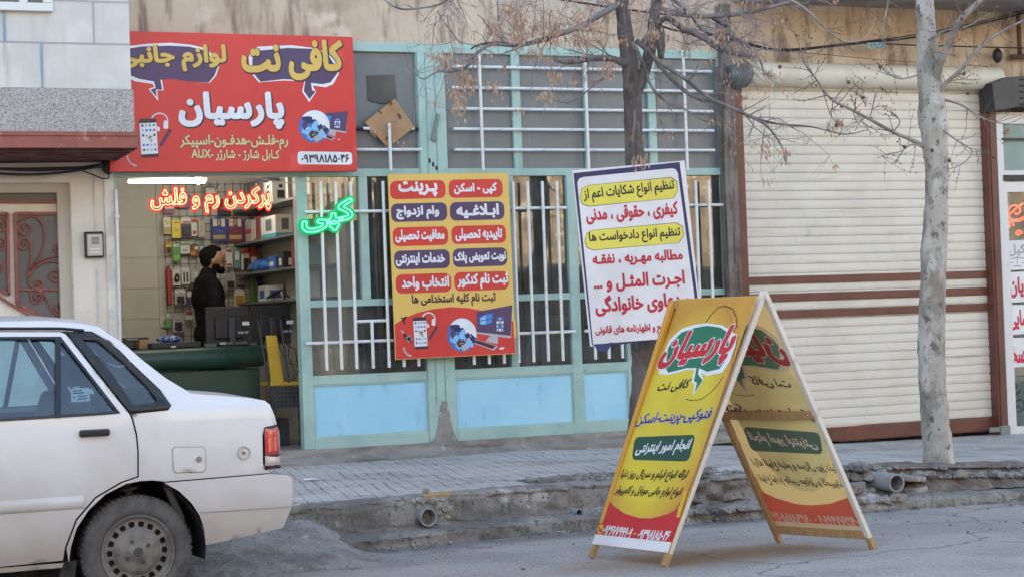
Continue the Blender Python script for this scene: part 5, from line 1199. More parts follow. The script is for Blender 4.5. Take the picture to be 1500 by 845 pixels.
# --- yellow and red poster hung on the bars
YP = D-.10
pb = Board(at(579.5, 526.5, YP), at(757, 517.5, YP)-at(579.5, 526.5, YP), at(566.5, 256, YP)-at(579.5, 526.5, YP))
pc = [pb.uv(*q) for q in ((566.5, 256), (743, 253), (757, 517.5), (579.5, 526.5))]
po = empty('poster', pb.w(.5, .8, -.02), 'yellow and red poster of rounded pills hung on the window bars', 'poster')
hgt = (pc[0].y+pc[1].y)/2; wid = (pc[1].x+pc[2].x)/2
mb = MB(); mb.prism([pb.w(0, 0), pb.w(wid, 0), pb.w(wid, hgt), pb.w(0, hgt)], -pb.n*.012)
mb.build('panel', mat('poster yellow', (.76, .50, .13), .42, c2=(.72, .46, .11), scale=2, bump=.22, bscale=3.5), po)
pr = Print(pb)
Q = lambda zx, zy: (550 + zx/2.817, 240 + zy/2.817)
pills = [((59, 72), (287, 68), (290, 142), (61, 148), RED, 'پـرینت', (95, 106), (254, 104), 62), ((301, 67), (523, 63), (526, 138), (303, 142), RED, 'کپی - اسکن', (324, 106), (500, 102), 48),
         ((63, 166), (294, 160), (297, 235), (66, 242), PUR, 'وام ازدواج', (86, 203), (262, 200), 55), ((306, 160), (530, 155), (533, 230), (308, 236), PUR, 'ابـلاغـیه', (334, 197), (508, 193), 58),
         ((70, 264), (298, 258), (301, 335), (73, 342), RED, 'معافیت تحصیلی', (82, 300), (284, 296), 52), ((312, 258), (537, 252), (540, 326), (315, 333), RED, 'تاییدیه تحصیلی', (330, 295), (522, 290), 52),
         ((76, 360), (305, 353), (308, 430), (79, 437), PUR, 'خدمات اینترنتی', (84, 396), (286, 392), 54), ((318, 351), (542, 345), (545, 420), (321, 428), PUR, 'نوبت تعویض پلاک', (326, 390), (538, 382), 50),
         ((82, 457), (311, 450), (314, 528), (85, 536), RED, 'انتخاب واحد', (108, 495), (303, 489), 58), ((324, 448), (548, 442), (551, 518), (327, 526), RED, 'ثبت نام کنکور', (338, 488), (548, 478), 64)]
for tl, tr, br, bl, m, t, l, r_, h in pills:
    pr.pill(Q(*tl), Q(*tr), Q(*br), Q(*bl), m, .001, .34)
    pr.text(t, Q(*l), Q(*r_), h/2.817, WHT, .0024, .016)
pr.text('ثبت نام کلیه استخدامی ها', Q(150, 566), Q(496, 555), 54/2.817, DRK, .0018, .008)
edge = [pb.w(0, 0)]
arc = [Q(78, 662), Q(110, 640), Q(170, 614), Q(240, 598), Q(310, 590), Q(380, 594), Q(440, 604), Q(500, 620), Q(583, 650)]
au = [tuple(pb.uv(*a)) for a in arc]; au[0] = (0.004, au[0][1]); au[-1] = (wid-.004, au[-1][1])
pr.polyuv(au[::-1] + [(.004, .004), (wid-.004, .004)], RED, .0006)
G2 = lambda zx, zy: (560 + zx/6.818, 440 + zy/6.822)
gadgets(pr, G2)
pr.stroke([G2(190, 170), G2(215, 185), G2(238, 160), G2(210, 200), G2(230, 230)], 2.2, DRK, .001)
desktop(pr, G2, [(940, 112), (1298, 45), (1285, 350), (945, 325)])
globe(pr, G2, (795, 342), 148, 168)
pr.poly([G2(1308, 190), G2(1335, 190), G2(1342, 365), G2(1315, 368)], YEL, .001)
pr.build('printed_design', po)

# --- red neon words in the doorway, green neon word on the window
def neon(name, label, word, yb, Lp, Rp, hpx, core, halo, rad, tilt=0.0, cord=None):
    root = empty(name, at((Lp[0]+Rp[0])/2, Lp[1], yb), label, 'neon sign')
    bd = Board(at(Lp[0], Lp[1]+hpx, yb), (1, 0, math.tan(tilt)), (0, 0, 1))
    lay, lo, hi = layout(word)
    a, c = bd.uv(*Lp), bd.uv(*Rp); ex = (c-a); wid = ex.length; ex /= wid; ey = Vector((-ex.y, ex.x)); mid = (a+c)/2
    hh = abs(bd.uv(Lp[0], Lp[1]-hpx/2).y - bd.uv(Lp[0], Lp[1]+hpx/2).y)
    sxx, syy = wid/(hi[0]-lo[0]), hh/(hi[1]-lo[1]); cx, cy = (lo[0]+hi[0])/2, (lo[1]+hi[1])/2
    back, tube, ins = MB(), MB(), MB()
    for i, (ch, x) in enumerate(lay):
        f = lambda p, h: bd.w(*(mid + ex*((p[0]+x-cx)*sxx) + ey*((p[1]-cy)*syy)), h)
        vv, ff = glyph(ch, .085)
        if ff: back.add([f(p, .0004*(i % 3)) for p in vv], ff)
        for Lc in grow(GL[ch][1], -.012*_ori):
            if len(Lc) > 3: tube.tube([f(p, .012) for p in Lc], rad, 6, closed=True)
    back.build('backing', halo, root, fix=False)  # widened letter shapes that glow, standing in for the halo round the tubes
    tube.build('tube', core, root, smooth=True)
    return root
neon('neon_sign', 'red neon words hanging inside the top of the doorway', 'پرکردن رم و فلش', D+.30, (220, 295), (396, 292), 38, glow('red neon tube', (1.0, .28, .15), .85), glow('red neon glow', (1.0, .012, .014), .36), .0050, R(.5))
neon('neon_sign', 'green neon word glowing on the barred window', 'کپی', D-.085, (440, 325), (519, 311), 44, glow('green neon tube', (.10, 1.0, .38), .55), glow('green neon glow', (.0, .60, .18), .18), .0065, R(9))
def lamp(name, loc, c, power, size):
    l = bpy.data.lights.new(name, 'POINT'); l.energy = power; l.color = c; l.shadow_soft_size = size
    o = bpy.data.objects.new(name, l); col.objects.link(o); o.location = loc; return o
lamp('neon_light', at(310, 295, D+.42), (1, .12, .06), .5, .15)
lamp('neon_light_green', at(480, 320, D-.2), (.1, 1, .35), .10, .1)
mb = MB().tube(sag(at(335, 259, D+.3), at(315, 283, D+.3), .0), .003, 5).tube([at(405, 258, D+.3), at(388, 282, D+.3)], .003, 5)
mb.tube(sag(at(372, 258, D+.2), at(450, 266, D+.1), .03), .005, 6).tube(sag(at(450, 266, D+.1), at(488, 258, D+.1), .01), .005, 6)
tag(mb.build('hanging_wire', M['white_bar']), 'thin white cords holding up the red neon words', 'cord')

# --- tilted white banner tied to the dark tree
YBN = 12.06
bb = Board(at(866, 507, YBN), at(1003, 235.5, YBN)-at(839, 250, YBN), at(839, 250, YBN)-at(866, 507, YBN))
bn = empty('banner', bb.w(.4, .6, -.03), 'tilted white banner with navy border and red words on the dark tree', 'banner')
B = lambda zx, zy: (820 + zx/2.817, 220 + zy/2.817)
wb = (bb.uv(1003, 235.5) - bb.uv(839, 250)).length; hb = bb.uv(839, 250).y
def wav(u, v): return .010*math.sin(u*7+v*3)*v*(1-v)*2 + .006*noise.noise(Vector((u*5, v*5, 0))) * (1-v)
# one sheet: its print is laid out in its own colours by the share across and down
mb = MB()
mb.prism([bb.w(-.004, 0), bb.w(wb, 0), bb.w(wb, hb), bb.w(0, hb)], -bb.n*.01)
mb.build('sheet', mat('banner white', (.72, .73, .76), .5, c2=(.66, .67, .71), scale=4, bump=.5, bscale=6), bn)
pr = Print(bb)
pr.poly([B(56, 96), B(494, 50), B(573, 640), B(590, 760), B(150, 812), B(132, 800)], NAV, .0008)
top = [B(72, 135), B(80, 118), B(97, 112), B(462, 76), B(478, 80), B(487, 96), B(556, 610), B(580, 765), B(137, 800)]
pr.poly(top, ink('banner white', (.72, .73, .76)), .0012)
for pts, t, l, r_, h in (([(82, 198), (90, 158), (120, 145), (460, 112), (484, 130), (487, 170), (470, 200), (120, 234), (92, 225)], 'تنظیم انواع شکایات اعم از', (97, 192), (472, 150), 62),
                         ([(102, 380), (110, 342), (138, 330), (480, 299), (508, 315), (512, 355), (492, 384), (140, 414), (112, 405)], 'تنظیم انواع دادخواست ها', (120, 368), (497, 344), 58)):
    pr.poly([B(*q) for q in pts], ink('banner black', (.02, .02, .02)), .0016)
    cx = sum(q[0] for q in pts)/len(pts); cy = sum(q[1] for q in pts)/len(pts)
    pr.poly([B(cx + (x-cx)*.990, cy + (y-cy)*.955) for x, y in pts], ink('lemon', (.72, .66, .10)), .002)
    pr.text(t, B(*l), B(*r_), h/2.817, BLK, .003)
CRI = ink('crimson', (.50, .014, .045))
for t, l, r_, h in (('کیفری ، حقوقی ، مدنی', (108, 274), (486, 245), 70), ('مطالبه مهـریه ، نفقـه', (135, 456), (506, 436), 56), ('اجـرت المثـل و ...', (140, 552), (514, 530), 74),
                    ('و دعاوی خانوادگی', (146, 644), (536, 615), 84), ('لوایح و اظهارنامه های قانونی', (146, 748), (452, 732), 46)):
    pr.text(t, B(*l), B(*r_), h/2.817, CRI, .003, .010)
pr.build('printed_design', bn)
mb = MB(); 
mb.add([bb.w(.03, -.0, .002), bb.w(.16, .012, .012), bb.w(.10, -.05, .03), bb.w(.035, -.035, .01)], [(0, 1, 2), (0, 2, 3)])
mb.build('curled_corner', NAV, bn)

# ------------------------------------------------------------------ A-board on the road
A1, A2, A3, A4 = [atz(*q, 0) for q in ((867, 816), (973, 829), (1142.5, 794), (1280, 804))]
TN, TF = at(1119, 430.5, (A2.y+A4.y)/2), at(985.5, 441, (A1.y+A3.y)/2)
ab = empty('sandwich_board', (A1+A2+A3+A4)/4, 'yellow A-frame sandwich board with red foot standing on the road', 'sign board')
fb = Board(A1, A2-A1, (TF+TN)/2-(A1+A2)/2, True)                      # front face
def leg(p, q, m, w=.034, d=.028, name='leg', par=ab):
    a = (A2-A1)
    mb = MB().beam(p, q, a, w, d)
    return mb.build(name, m, par, bevel=.003)
vF = (TF-A1).normalized(); vB = (TF-A3).normalized()
leg(A1, TF, P('cloth wrap', (.60, .30, .045), .45)); leg(A2, TN + Vector((.0, 0, .01)), M['whitewood']); leg(A3, TF, M['wood']); leg(A4, TN + Vector((0, 0, .012)), M['whitewood'])
for p, q in ((A1, TF), (A2, TN), (A4, TN)):
    d = (q-p).normalized(); leg(p - d*.0, p + d*.075, M['wood'], .037, .031, 'foot')
for t in (.055, .53):
    leg(A3.lerp(TF, t), A4.lerp(TN, t), M['wood'], .02, .045, 'rail')
leg(A1.lerp(TF, .1), A2.lerp(TN, .1), M['wood'], .02, .04, 'rail')
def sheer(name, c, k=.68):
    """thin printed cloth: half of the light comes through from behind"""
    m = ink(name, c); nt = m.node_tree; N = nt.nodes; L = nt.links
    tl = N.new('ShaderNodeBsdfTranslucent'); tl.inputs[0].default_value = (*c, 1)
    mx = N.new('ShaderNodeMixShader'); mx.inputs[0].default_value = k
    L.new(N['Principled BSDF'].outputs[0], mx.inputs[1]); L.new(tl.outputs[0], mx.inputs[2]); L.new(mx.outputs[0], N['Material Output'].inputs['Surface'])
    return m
def aboard(flip, names, shade):
    """the printed cloth: flip = the far face, seen from its back where the print shows through mirrored, its colours raised for light coming through"""
    pr = Print(fb)
    if flip:
        o2 = A4; uu = (A3-A4); wd = (A2-A1).length; k = uu.length/wd
        u2 = uu.normalized(); v2 = ((TF+TN)/2 - (A3+A4)/2).normalized(); n2 = u2.cross(v2).normalized()
        if n2.x > 0: n2 = -n2
        kv = ((TF+TN)/2-(A3+A4)/2).length/((TF+TN)/2-(A1+A2)/2).length
        class Mirror(Board):
            def __init__(s): s.o, s.u, s.v, s.n = fb.o, fb.u, fb.v, fb.n
            def w(s, u, v, h=0.0): return o2 + u2*(u*k) + v2*(v*kv) + n2*(h - .02)
        pr.b = Mirror()
    else:
        class Front(Board):
            def __init__(s): s.o, s.u, s.v, s.n = fb.o, fb.u, fb.v, fb.n
            def w(s, u, v, h=0.0): return s.o + s.u*u + s.v*v + s.n*(h + .018)
        pr.b = Front()
    bd = pr.b
    wd = (A2-A1).length; ht = ((TF+TN)/2-(A1+A2)/2).length
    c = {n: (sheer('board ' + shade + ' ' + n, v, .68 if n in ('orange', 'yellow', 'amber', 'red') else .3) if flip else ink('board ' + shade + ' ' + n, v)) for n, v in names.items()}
    U = lambda a: (920 + a[0]/3.673, 430 + a[1]/3.673)          # upper enlarged view
    V = lambda a: (860 + a[0]/4.12, 640 + a[1]/4.12)            # lower enlarged view
    m0 = .006 if flip else -.016
    base = [(m0, ht*.045), (wd-m0, ht*.045), (wd-m0, ht*.995), (m0, ht*.995)]
    cl = MB()
    if flip: cl.add([bd.w(p[0], p[1], -.004) for p in base], [(0, 1, 2, 3)])
    else: cl.prism([bd.w(p[0], p[1], -.004) for p in base], bd.w(0, 0, 0) - bd.w(0, 0, .004))
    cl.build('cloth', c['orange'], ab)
    # sheet colours as bands: warm yellow glow, then the red foot and white hem
    el = lambda cx, cy, rx, ry: [(wd*(cx + rx*math.cos(t)), ht*(cy + ry*math.sin(t))) for t in [2*math.pi*i/60 for i in range(60)]]
    def clip(poly):
        return [(min(max(x, m0), wd-m0), min(max(y, ht*.05), ht*.995)) for x, y in poly]
    for i in ((8,) if flip else range(9)):      # the print's own colour run from orange rim to yellow middle
        t = i/8
        cc = tuple(x*(1-t) + y*t for x, y in zip(names['orange'], names['yellow'])); g_ = 1.16 - .40*t
        pr.polyuv(clip(el(.46, .52, .52*g_ + .04, .40*g_)), ink('board %s run %d' % (shade, i), cc), .0004 + .0001*i)
    red = [tuple(bd.uv(*V(a))) for a in ((130, 372), (170, 415), (240, 465), (330, 493), (400, 495), (500, 470), (560, 440), (612, 400))]
    red[0] = (m0, red[0][1]); red[-1] = (wd-m0, red[-1][1])
    pr.polyuv(red + [(wd-m0, ht*.085), (m0, ht*.085)], c['red'], .0014)
    pr.polyuv([(m0, ht*.047), (wd-m0, ht*.047), (wd-m0, ht*.0845), (m0, ht*.0845)], c['white'], .0014)
    # green bubble with its bolt, white rim
    g = [(228, 300), (250, 265), (300, 215), (370, 190), (440, 178), (510, 188), (545, 210), (560, 300), (540, 360), (505, 410), (440, 425), (395, 405), (390, 440), (415, 470), (372, 535), (385, 485), (368, 475), (382, 405), (330, 405), (270, 420), (228, 430), (215, 400)]
    wr = [(215, 300), (240, 250), (300, 195), (370, 172), (440, 165), (520, 175), (575, 210), (600, 235), (590, 290), (560, 370), (520, 430), (440, 447), (405, 430), (420, 470), (360, 555), (372, 490), (355, 480), (370, 415), (330, 415), (270, 432), (222, 442), (180, 435), (180, 400), (200, 350)]
    pr.poly([U(a) for a in wr], c['white'], .0018); pr.poly([U(a) for a in g], c['green'], .0022)
    pr.text('پارسیان', U((182, 325)), U((606, 272)), 196/3.673, c['white'], .0026, .05, shear=.32)
    pr.text('پارسیان', U((182, 325)), U((606, 272)), 196/3.673, c['red'], .0034, .022, shear=.32)
    pr.text('کافی نت', U((168, 512)), U((350, 492)), 62/3.673, c['black'], .0026, 0, shear=.3)
    pr.stroke([U(a) for a in ((430, 160), (460, 120), (500, 80), (540, 72), (575, 90), (595, 130), (600, 190))], .8, c['black'], .0024)
    pr.stroke([U(a) for a in ((325, 572), (360, 580), (410, 572), (460, 535), (500, 490), (525, 450))], .7, c['black'], .0024)
    pr.text('فتوکپی-پرینت-اسکن', U((55, 690)), U((468, 655)), 78/3.673, c['white'], .0024, .03, shear=.2)
    pr.text('فتوکپی-پرینت-اسکن', U((55, 690)), U((468, 655)), 78/3.673, c['navy'], .0032, .0, shear=.2)
    pr.pill(V((305, 5)), V((672, -10)), V((628, 152)), V((284, 142)), c['pine'], .0022, .22)
    pr.text('انجام امور اینترنتی', V((308, 85)), V((642, 60)), 92/4.12, c['white'], .003, .004, shear=.2)
    pr.text('ارائه انواع فیلم و سریال روز دنیا', V((215, 232)), V((624, 240)), 78/4.12, c['black'], .003, -.004, shear=.22)
    pr.text('انواع لوازم جانبی موبایل و کامپیوتر', V((182, 330)), V((588, 345)), 76/4.12, c['black'], .003, -.004, shear=.22)
    pr.text('۰۹۳۶۷۷۹۹۹۰۹', V((112, 562)), V((290, 585)), 62/4.12, c['white'], .003, .004, shear=.2)
    pr.text('-', V((296, 588)), V((312, 588)), 8/4.12, c['yellow'], .003)
    pr.text('۰۹۳۹۸۱۸۵۰۴۶', V((322, 590)), V((518, 602)), 62/4.12, c['white'], .003, .004, shear=.2)
    pr.ellipse(V((97, 562)), 4.4, 7.8, c['amber'], .0026, 24, .2)
    pr.stroke([V(a) for a in ((90, 549), (92, 564), (103, 575))], 2.4, c['red'], .003)
    pr.poly([V(a) for a in ((600, 330), (625, 325), (575, 490), (553, 488))], c['amber'], .0024)
    pr.build('printed_design', ab)
aboard(False, dict(orange=(.60, .30, .045), amber=(.68, .40, .05), yellow=(.70, .54, .045), red=(.56, .022, .03), white=(.74, .74, .76), green=(.012, .17, .09), black=(.03, .022, .012), navy=(.03, .02, .16), pine=(.015, .075, .05)), 'bright')
aboard(True, dict(orange=(.74, .50, .20), amber=(.77, .58, .24), yellow=(.84, .74, .34), red=(.76, .20, .20), white=(.84, .75, .62), green=(.17, .33, .24), black=(.22, .18, .12), navy=(.25, .20, .34), pine=(.15, .25, .19)), 'pale')  # paler copy of the colours: light through the cloth is put into them

# ------------------------------------------------------------------ shutter next door
rs = empty('roller_shutter', (10.2, D+.05, .16), 'closed cream roller shutter with three brown bands', 'roller shutter')
YR = D+.06
zr0, zr1 = Z(1280, 642, YR), Z(1270, 122, YR)
xr0, xr1 = X(1094, 400, YR), X(1452, 400, YR)
xs0 = xr0-.02; xs1 = xr1+.02
mb = MB(); nsl = 38; hs = (zr1-zr0-.13)/nsl
zl = zr0+.13
prof = [(0, .007), (.06, .0), (.2, -.003), (.5, -.005), (.62, -.003), (.85, -.004), (.94, 0), (.98, .007), (1, .010)]
vv = []
for i in range(nsl):
    for t, d in prof: vv.append((zl + (i+t)*hs, YR + d))
mb.add([(xs0, y, z) for z, y in vv] + [(xs1, y, z) for z, y in vv], [(k, len(vv)+k, len(vv)+k+1, k+1) for k in range(len(vv)-1)])
mb.build('slat_curtain', mat('shutter cream', (.69, .635, .535), .5, c2=(.62, .565, .47), scale=1.7, streak=((.55, .49, .39), 2.5, .54, .74, (.6, .6, 7)), bump=.12, bscale=5, c3=(.50, .44, .35), scale3=2.2, lo3=.60, hi3=.78, speck=((.45, .38, .29), 45, .67, .72)), rs, smooth=25)
for pa in (411.5, 437, 462):
    z = Z(1100, pa, YR)
    MB().box(xs0, xs1, YR-.022, YR-.012, z-.034, z+.034).build('brown_band', M['brown'], rs, bevel=.004)
MB().box(xs0, xs1, YR-.02, YR+.02, zr0, zr0+.128).build('bottom_rail', M['brown'], rs, bevel=.006)
for px0, px1, z1 in ((1077, 1093, Z(1080, 128)), (1450, 1462, Z(1445, 135))):
    xa, xb = X(px0, 400), X(px1, 400)
    mb = MB().box(xa, xb, D-.05, D+.09, .13, z1); mb.box(xa+.02, xb-.02, D-.062, D-.05, .13, z1-.02)
    mb.build('guide_rail', M['brown'], rs, bevel=.005)
rb = MB(); zc = Z(1280, 112, D-.02)
rb.lathe((X(1094, 112), D-.02, zc), (1, 0, 0), [(0, .02), (0, .105), (X(1460, 118)-X(1094, 112), .105), (X(1460, 118)-X(1094, 112), .02)], 28)
rb.box(X(1094, 112), X(1460, 118), D-.02, D+.05, zc-.105, zc+.085)
rb.build('shutter_box', P('box cream', (.70, .66, .56), .45, c2=(.60, .54, .42), scale=3), rs, smooth=40)
mb = MB().box(X(1458, 640), X(1472, 640), D-.09, D-.062, Z(1470, 640)-.01, Z(1470, 622)).box(X(1442, 628), X(1460, 628), D-.08, D-.065, Z(1450, 632), Z(1450, 625))
mb.build('padlock_hasp', P('old steel', (.2, .22, .21), .5), rs, bevel=.004)
# dark motor drum left of the box
mt = MB(); c = at(1083, 112, D-.12)
mt.lathe(c, (1, .0, 0), [(-.12, .02), (-.12, .085), (-.02, .112), (.06, .10), (.09, .075), (.09, .02)], 14)
tag(mt.build('shutter_motor', P('motor grey', (.07, .085, .09), .45, c2=(.12, .13, .13), scale=8), smooth=30), 'dark drum motor at the top left corner of the shutter', 'motor')
# weathered post between shopfront and shutter
mb = MB(); xw0, xw1 = X(1057, 300), X(1075, 300)
mb.box(xw0, xw1, D-.09, D+.02, .16, Z(1062, 98)); mb.box(xw0+.015, xw1+.0, D-.07, D+.02, Z(1062, 98), Z(1062, 8))
for k in range(5): mb.ball(((xw0+xw1)/2 + .02*math.sin(k*3), D-.09, 1.2 + .55*k), (.03, .015, .05), 8, 6)
tag(mb.build('timber_post', M['rust'], bevel=.008), 'weathered dark timber post between shopfront and shutter', 'post')

# --- law office at the right edge
of = empty('office_shopfront', (12.2, D, .2), 'white framed office shopfront with pink lettered papers at the right edge', 'shopfront')
xo = X(1466, 400)
o0, o1 = X(1464, 350), X(1471, 350)
mb = MB(); mb.box(o0, o1+.02, D-.02, D+.06, .13, Z(1466, 165)); 
zt1, zt2 = Z(1480, 257), Z(1480, 262)
mb.box(o1, 13.5, D-.01, D+.05, Z(1485, 258), Z(1485, 250)); mb.box(o1, 13.5, D-.01, D+.05, Z(1485, 282), Z(1485, 266))
mb.box(o1, 13.5, D-.01, D+.05, .14, Z(1490, 624)); mb.box(o1, 13.5, D-.01, D+.06, Z(1480, 182), Z(1480, 165)); mb.box(13.4, 13.5, D-.01, D+.05, .14, 3)
mb.box(o1, o1+.05, D-.012, D+.05, .14, Z(1470, 282))
mb.build('white_frame', P('white frame', (.66, .65, .62), .4), of, bevel=.004)
MB().box(o1, 13.4, D+.01, D+.016, Z(1485, 250), Z(1480, 182)).build('transom_pane', P('teal frosted glass', (.16, .25, .24), .3, c2=(.22, .30, .29), scale=2), of)
MB().box(o1, 13.4, D-.025, D-.012, Z(1485, 266), Z(1485, 257)).box(o1, 13.4, D-.025, D-.012, Z(1485, 203), Z(1485, 206)).build('dark_strip', M['black_plastic'], of)
MB().add([(o1, D+.02, .2), (13.4, D+.02, .2), (13.4, D+.02, Z(1485, 282)), (o1, D+.02, Z(1485, 282))], [(0, 1, 2, 3)]).build('window_pane', M['office_glass'], of, fix=False)
mb = MB(); mb.box(11.6, 14, 17.5, 17.6, 0, 3.4); mb.box(11.6, 14, D+.1, 17.5, .0, .16); mb.box(11.6, 14, D+.1, 17.5, 3.2, 3.3); mb.box(11.55, 11.6, D+.12, 17.5, 0, 3.3)
mb.build('room', P('office wall', (.50, .55, .50), .7), of)
PNK = ink('magenta red', (.55, .02, .06))
YO = D+.004
for i, (py0, py1, px0) in enumerate(((353, 396, 1474), (399, 443, 1476), (447, 490, 1477), (495, 538, 1478))):
    q = [at(px0, py0, YO), at(px0+62, py0-3, YO), at(px0+64, py1-3, YO), at(px0+1.5, py1, YO)]
    sh = MB().prism(q, (0, .003, 0)).build('paper_sign', ink('paper', (.74, .74, .72)), of)
    pr = Print(Board((0, YO, 0), (1, 0, 0), (0, 0, 1)))
    if i == 0:
        pr.text('وکیل', (1477, 367), (1508, 366), 18, P('grey print', (.35, .35, .38)), .002)
        pr.stroke([(1480, 380), (1490, 377), (1500, 379)], 1.2, P('grey print', (.35, .35, .38)), .002); pr.stroke([(1490, 376), (1490, 389)], 1.2, P('grey print', (.35, .35, .38)), .002)
        pr.stroke([(1484, 390), (1496, 390)], 1.2, P('grey print', (.35, .35, .38)), .002); pr.stroke([(1478, 385), (1484, 385)], 1, P('grey print', (.35, .35, .38)), .002); pr.stroke([(1496, 385), (1502, 385)], 1, P('grey print', (.35, .35, .38)), .002)
    else:
        pr.text(('مودیان', 'ضایی', 'سخا')[i-1], (1479, (py0+py1)/2), (1479 + (44, 30, 22)[i-1], (py0+py1)/2-1), 30, PNK, .002, .01)
    pr.build('lettering', sh)
mb = MB()
for pts in (spiral((1488, 310), 16, 1.3, .5, 1), bez([(1470, 335), (1482, 315), (1500, 330), (1510, 305)]), spiral((1478, 330), 7, 1.2, .2, -1), spiral((1492, 342), 5, 1.2, .2, -1), bez([(1473, 322), (1490, 300), (1505, 296)])):
    mb.tube([at(x, y, D+.10) for x, y in pts], .009, 6)
mb.build('neon_scroll', glow('orange neon', (1.0, .10, .05), .5), of)
mb = MB()
for pts in (spiral((1484, 566), 12, 1.3, .5, 1), spiral((1492, 592), 12, 1.3, 2.5, -1), bez([(1480, 612), (1490, 580), (1500, 612), (1510, 585)]), bez([(1478, 553), (1510, 549)])):
    mb.tube([at(x, y, D+.08) for x, y in pts], .010, 6)
mb.build('iron_scroll', M['black_plastic'], of)
# dark roll housing over it
q = [(1453, 122), (1472, 114), (1500, 112), (1560, 113), (1560, 156), (1500, 156), (1458, 163)]
mb = MB().prism([at(x, y, D-.20) for x, y in q], (0, .20, 0))
for k in range(5): mb.beam(at(1494, 117+9*k, D-.205), at(1560, 116+9*k, D-.205), (0, 1, 0), .02, .012)
tag(mb.build('shutter_housing', P('charcoal sheet', (.022, .025, .032), .4, c2=(.035, .038, .045), scale=6), bevel=.006), 'charcoal shutter housing above the office window at the right edge', 'shutter housing')
mb = MB().ball(at(1461, 82, D-.14), (.045, .05, .07), 12, 8); mb.tube([at(1461, 82, D-.14), at(1461, 82, D)], .012, 6)
tag(mb.build('wall_lamp', M['black_plastic'], smooth=True), 'small black lamp fixed on the tan wall right of the shutter box', 'lamp')
mb = MB().tube([at(1491, 5, D-.05), at(1494, 82, D-.05)], .022, 10).tube([at(1482, 84, D-.06), at(1530, 82, D-.06)], .024, 10)
tag(mb.build('rusty_pipe', P('rusty pipe', (.16, .09, .065), .8, c2=(.1, .06, .05), scale=12), smooth=True), 'rusty upright pipe on the tan wall at the right edge', 'pipe')

# ================================================================== INSIDE THE LIT SHOP
# ceiling tube and bulb: the lamps the shop has
tb = empty('tube_lamp', at(245, 266, 16.3), 'long white fluorescent tube lit under the shop ceiling', 'lamp')
MB().tube([at(188, 266, 16.3), at(300, 266.5, 16.3)], .014, 10).build('tube', glow('tube white', (.93, 1.0, .95), 2.6), tb, smooth=True)
MB().beam(at(186, 262.5, 16.32), at(302, 263, 16.32), (0, 1, 0), .06, .03).build('batten', P('white enamel', (.7, .7, .68), .4), tb)
bl = empty('light_bulb', at(291, 262, 16.2), 'round white bulb lit beside the fluorescent tube', 'lamp')
MB().ball(at(290.5, 264, 16.2), .034, 14, 10).build('globe', glow('bulb white', (1.0, .98, .93), 7.0), bl, smooth=True)
MB().tube([at(290.5, 262, 16.2) + Vector((0, 0, .03)), at(290.5, 262, 16.2) + Vector((0, 0, .12))], .018, 8).build('socket', M['black_plastic'], bl)
lamp('tube_light', at(255, 275, 16.2), (.95, 1.0, .93), 2.3, .12)
lamp('bulb_light', at(340, 275, 16.6), (1.0, .96, .88), 1.6, .05)

# black wire grid on the back wall
mb = MB(); yg = RY-.035
gx0, gx1 = X(241, 350, yg), X(388, 350, yg); gz0, gz1 = 1.05, Z(300, 268, yg)
k = 0
while gx0 + .072*k <= gx1: mb.beam((gx0+.072*k, yg, gz0), (gx0+.072*k, yg, gz1), (0, 1, 0), .004, .0045); k += 1
k = 0
while gz0 + .072*1.0*k <= gz1:
    mb.beam((gx0, yg+.004, gz0+.072*k), (gx1, yg+.004, gz0+.072*k), (0, 1, 0), .004, .0045); k += 1
tag(mb.build('wire_grid', M['dark_metal']), 'black wire display grid on the back wall of the lit shop', 'display grid')

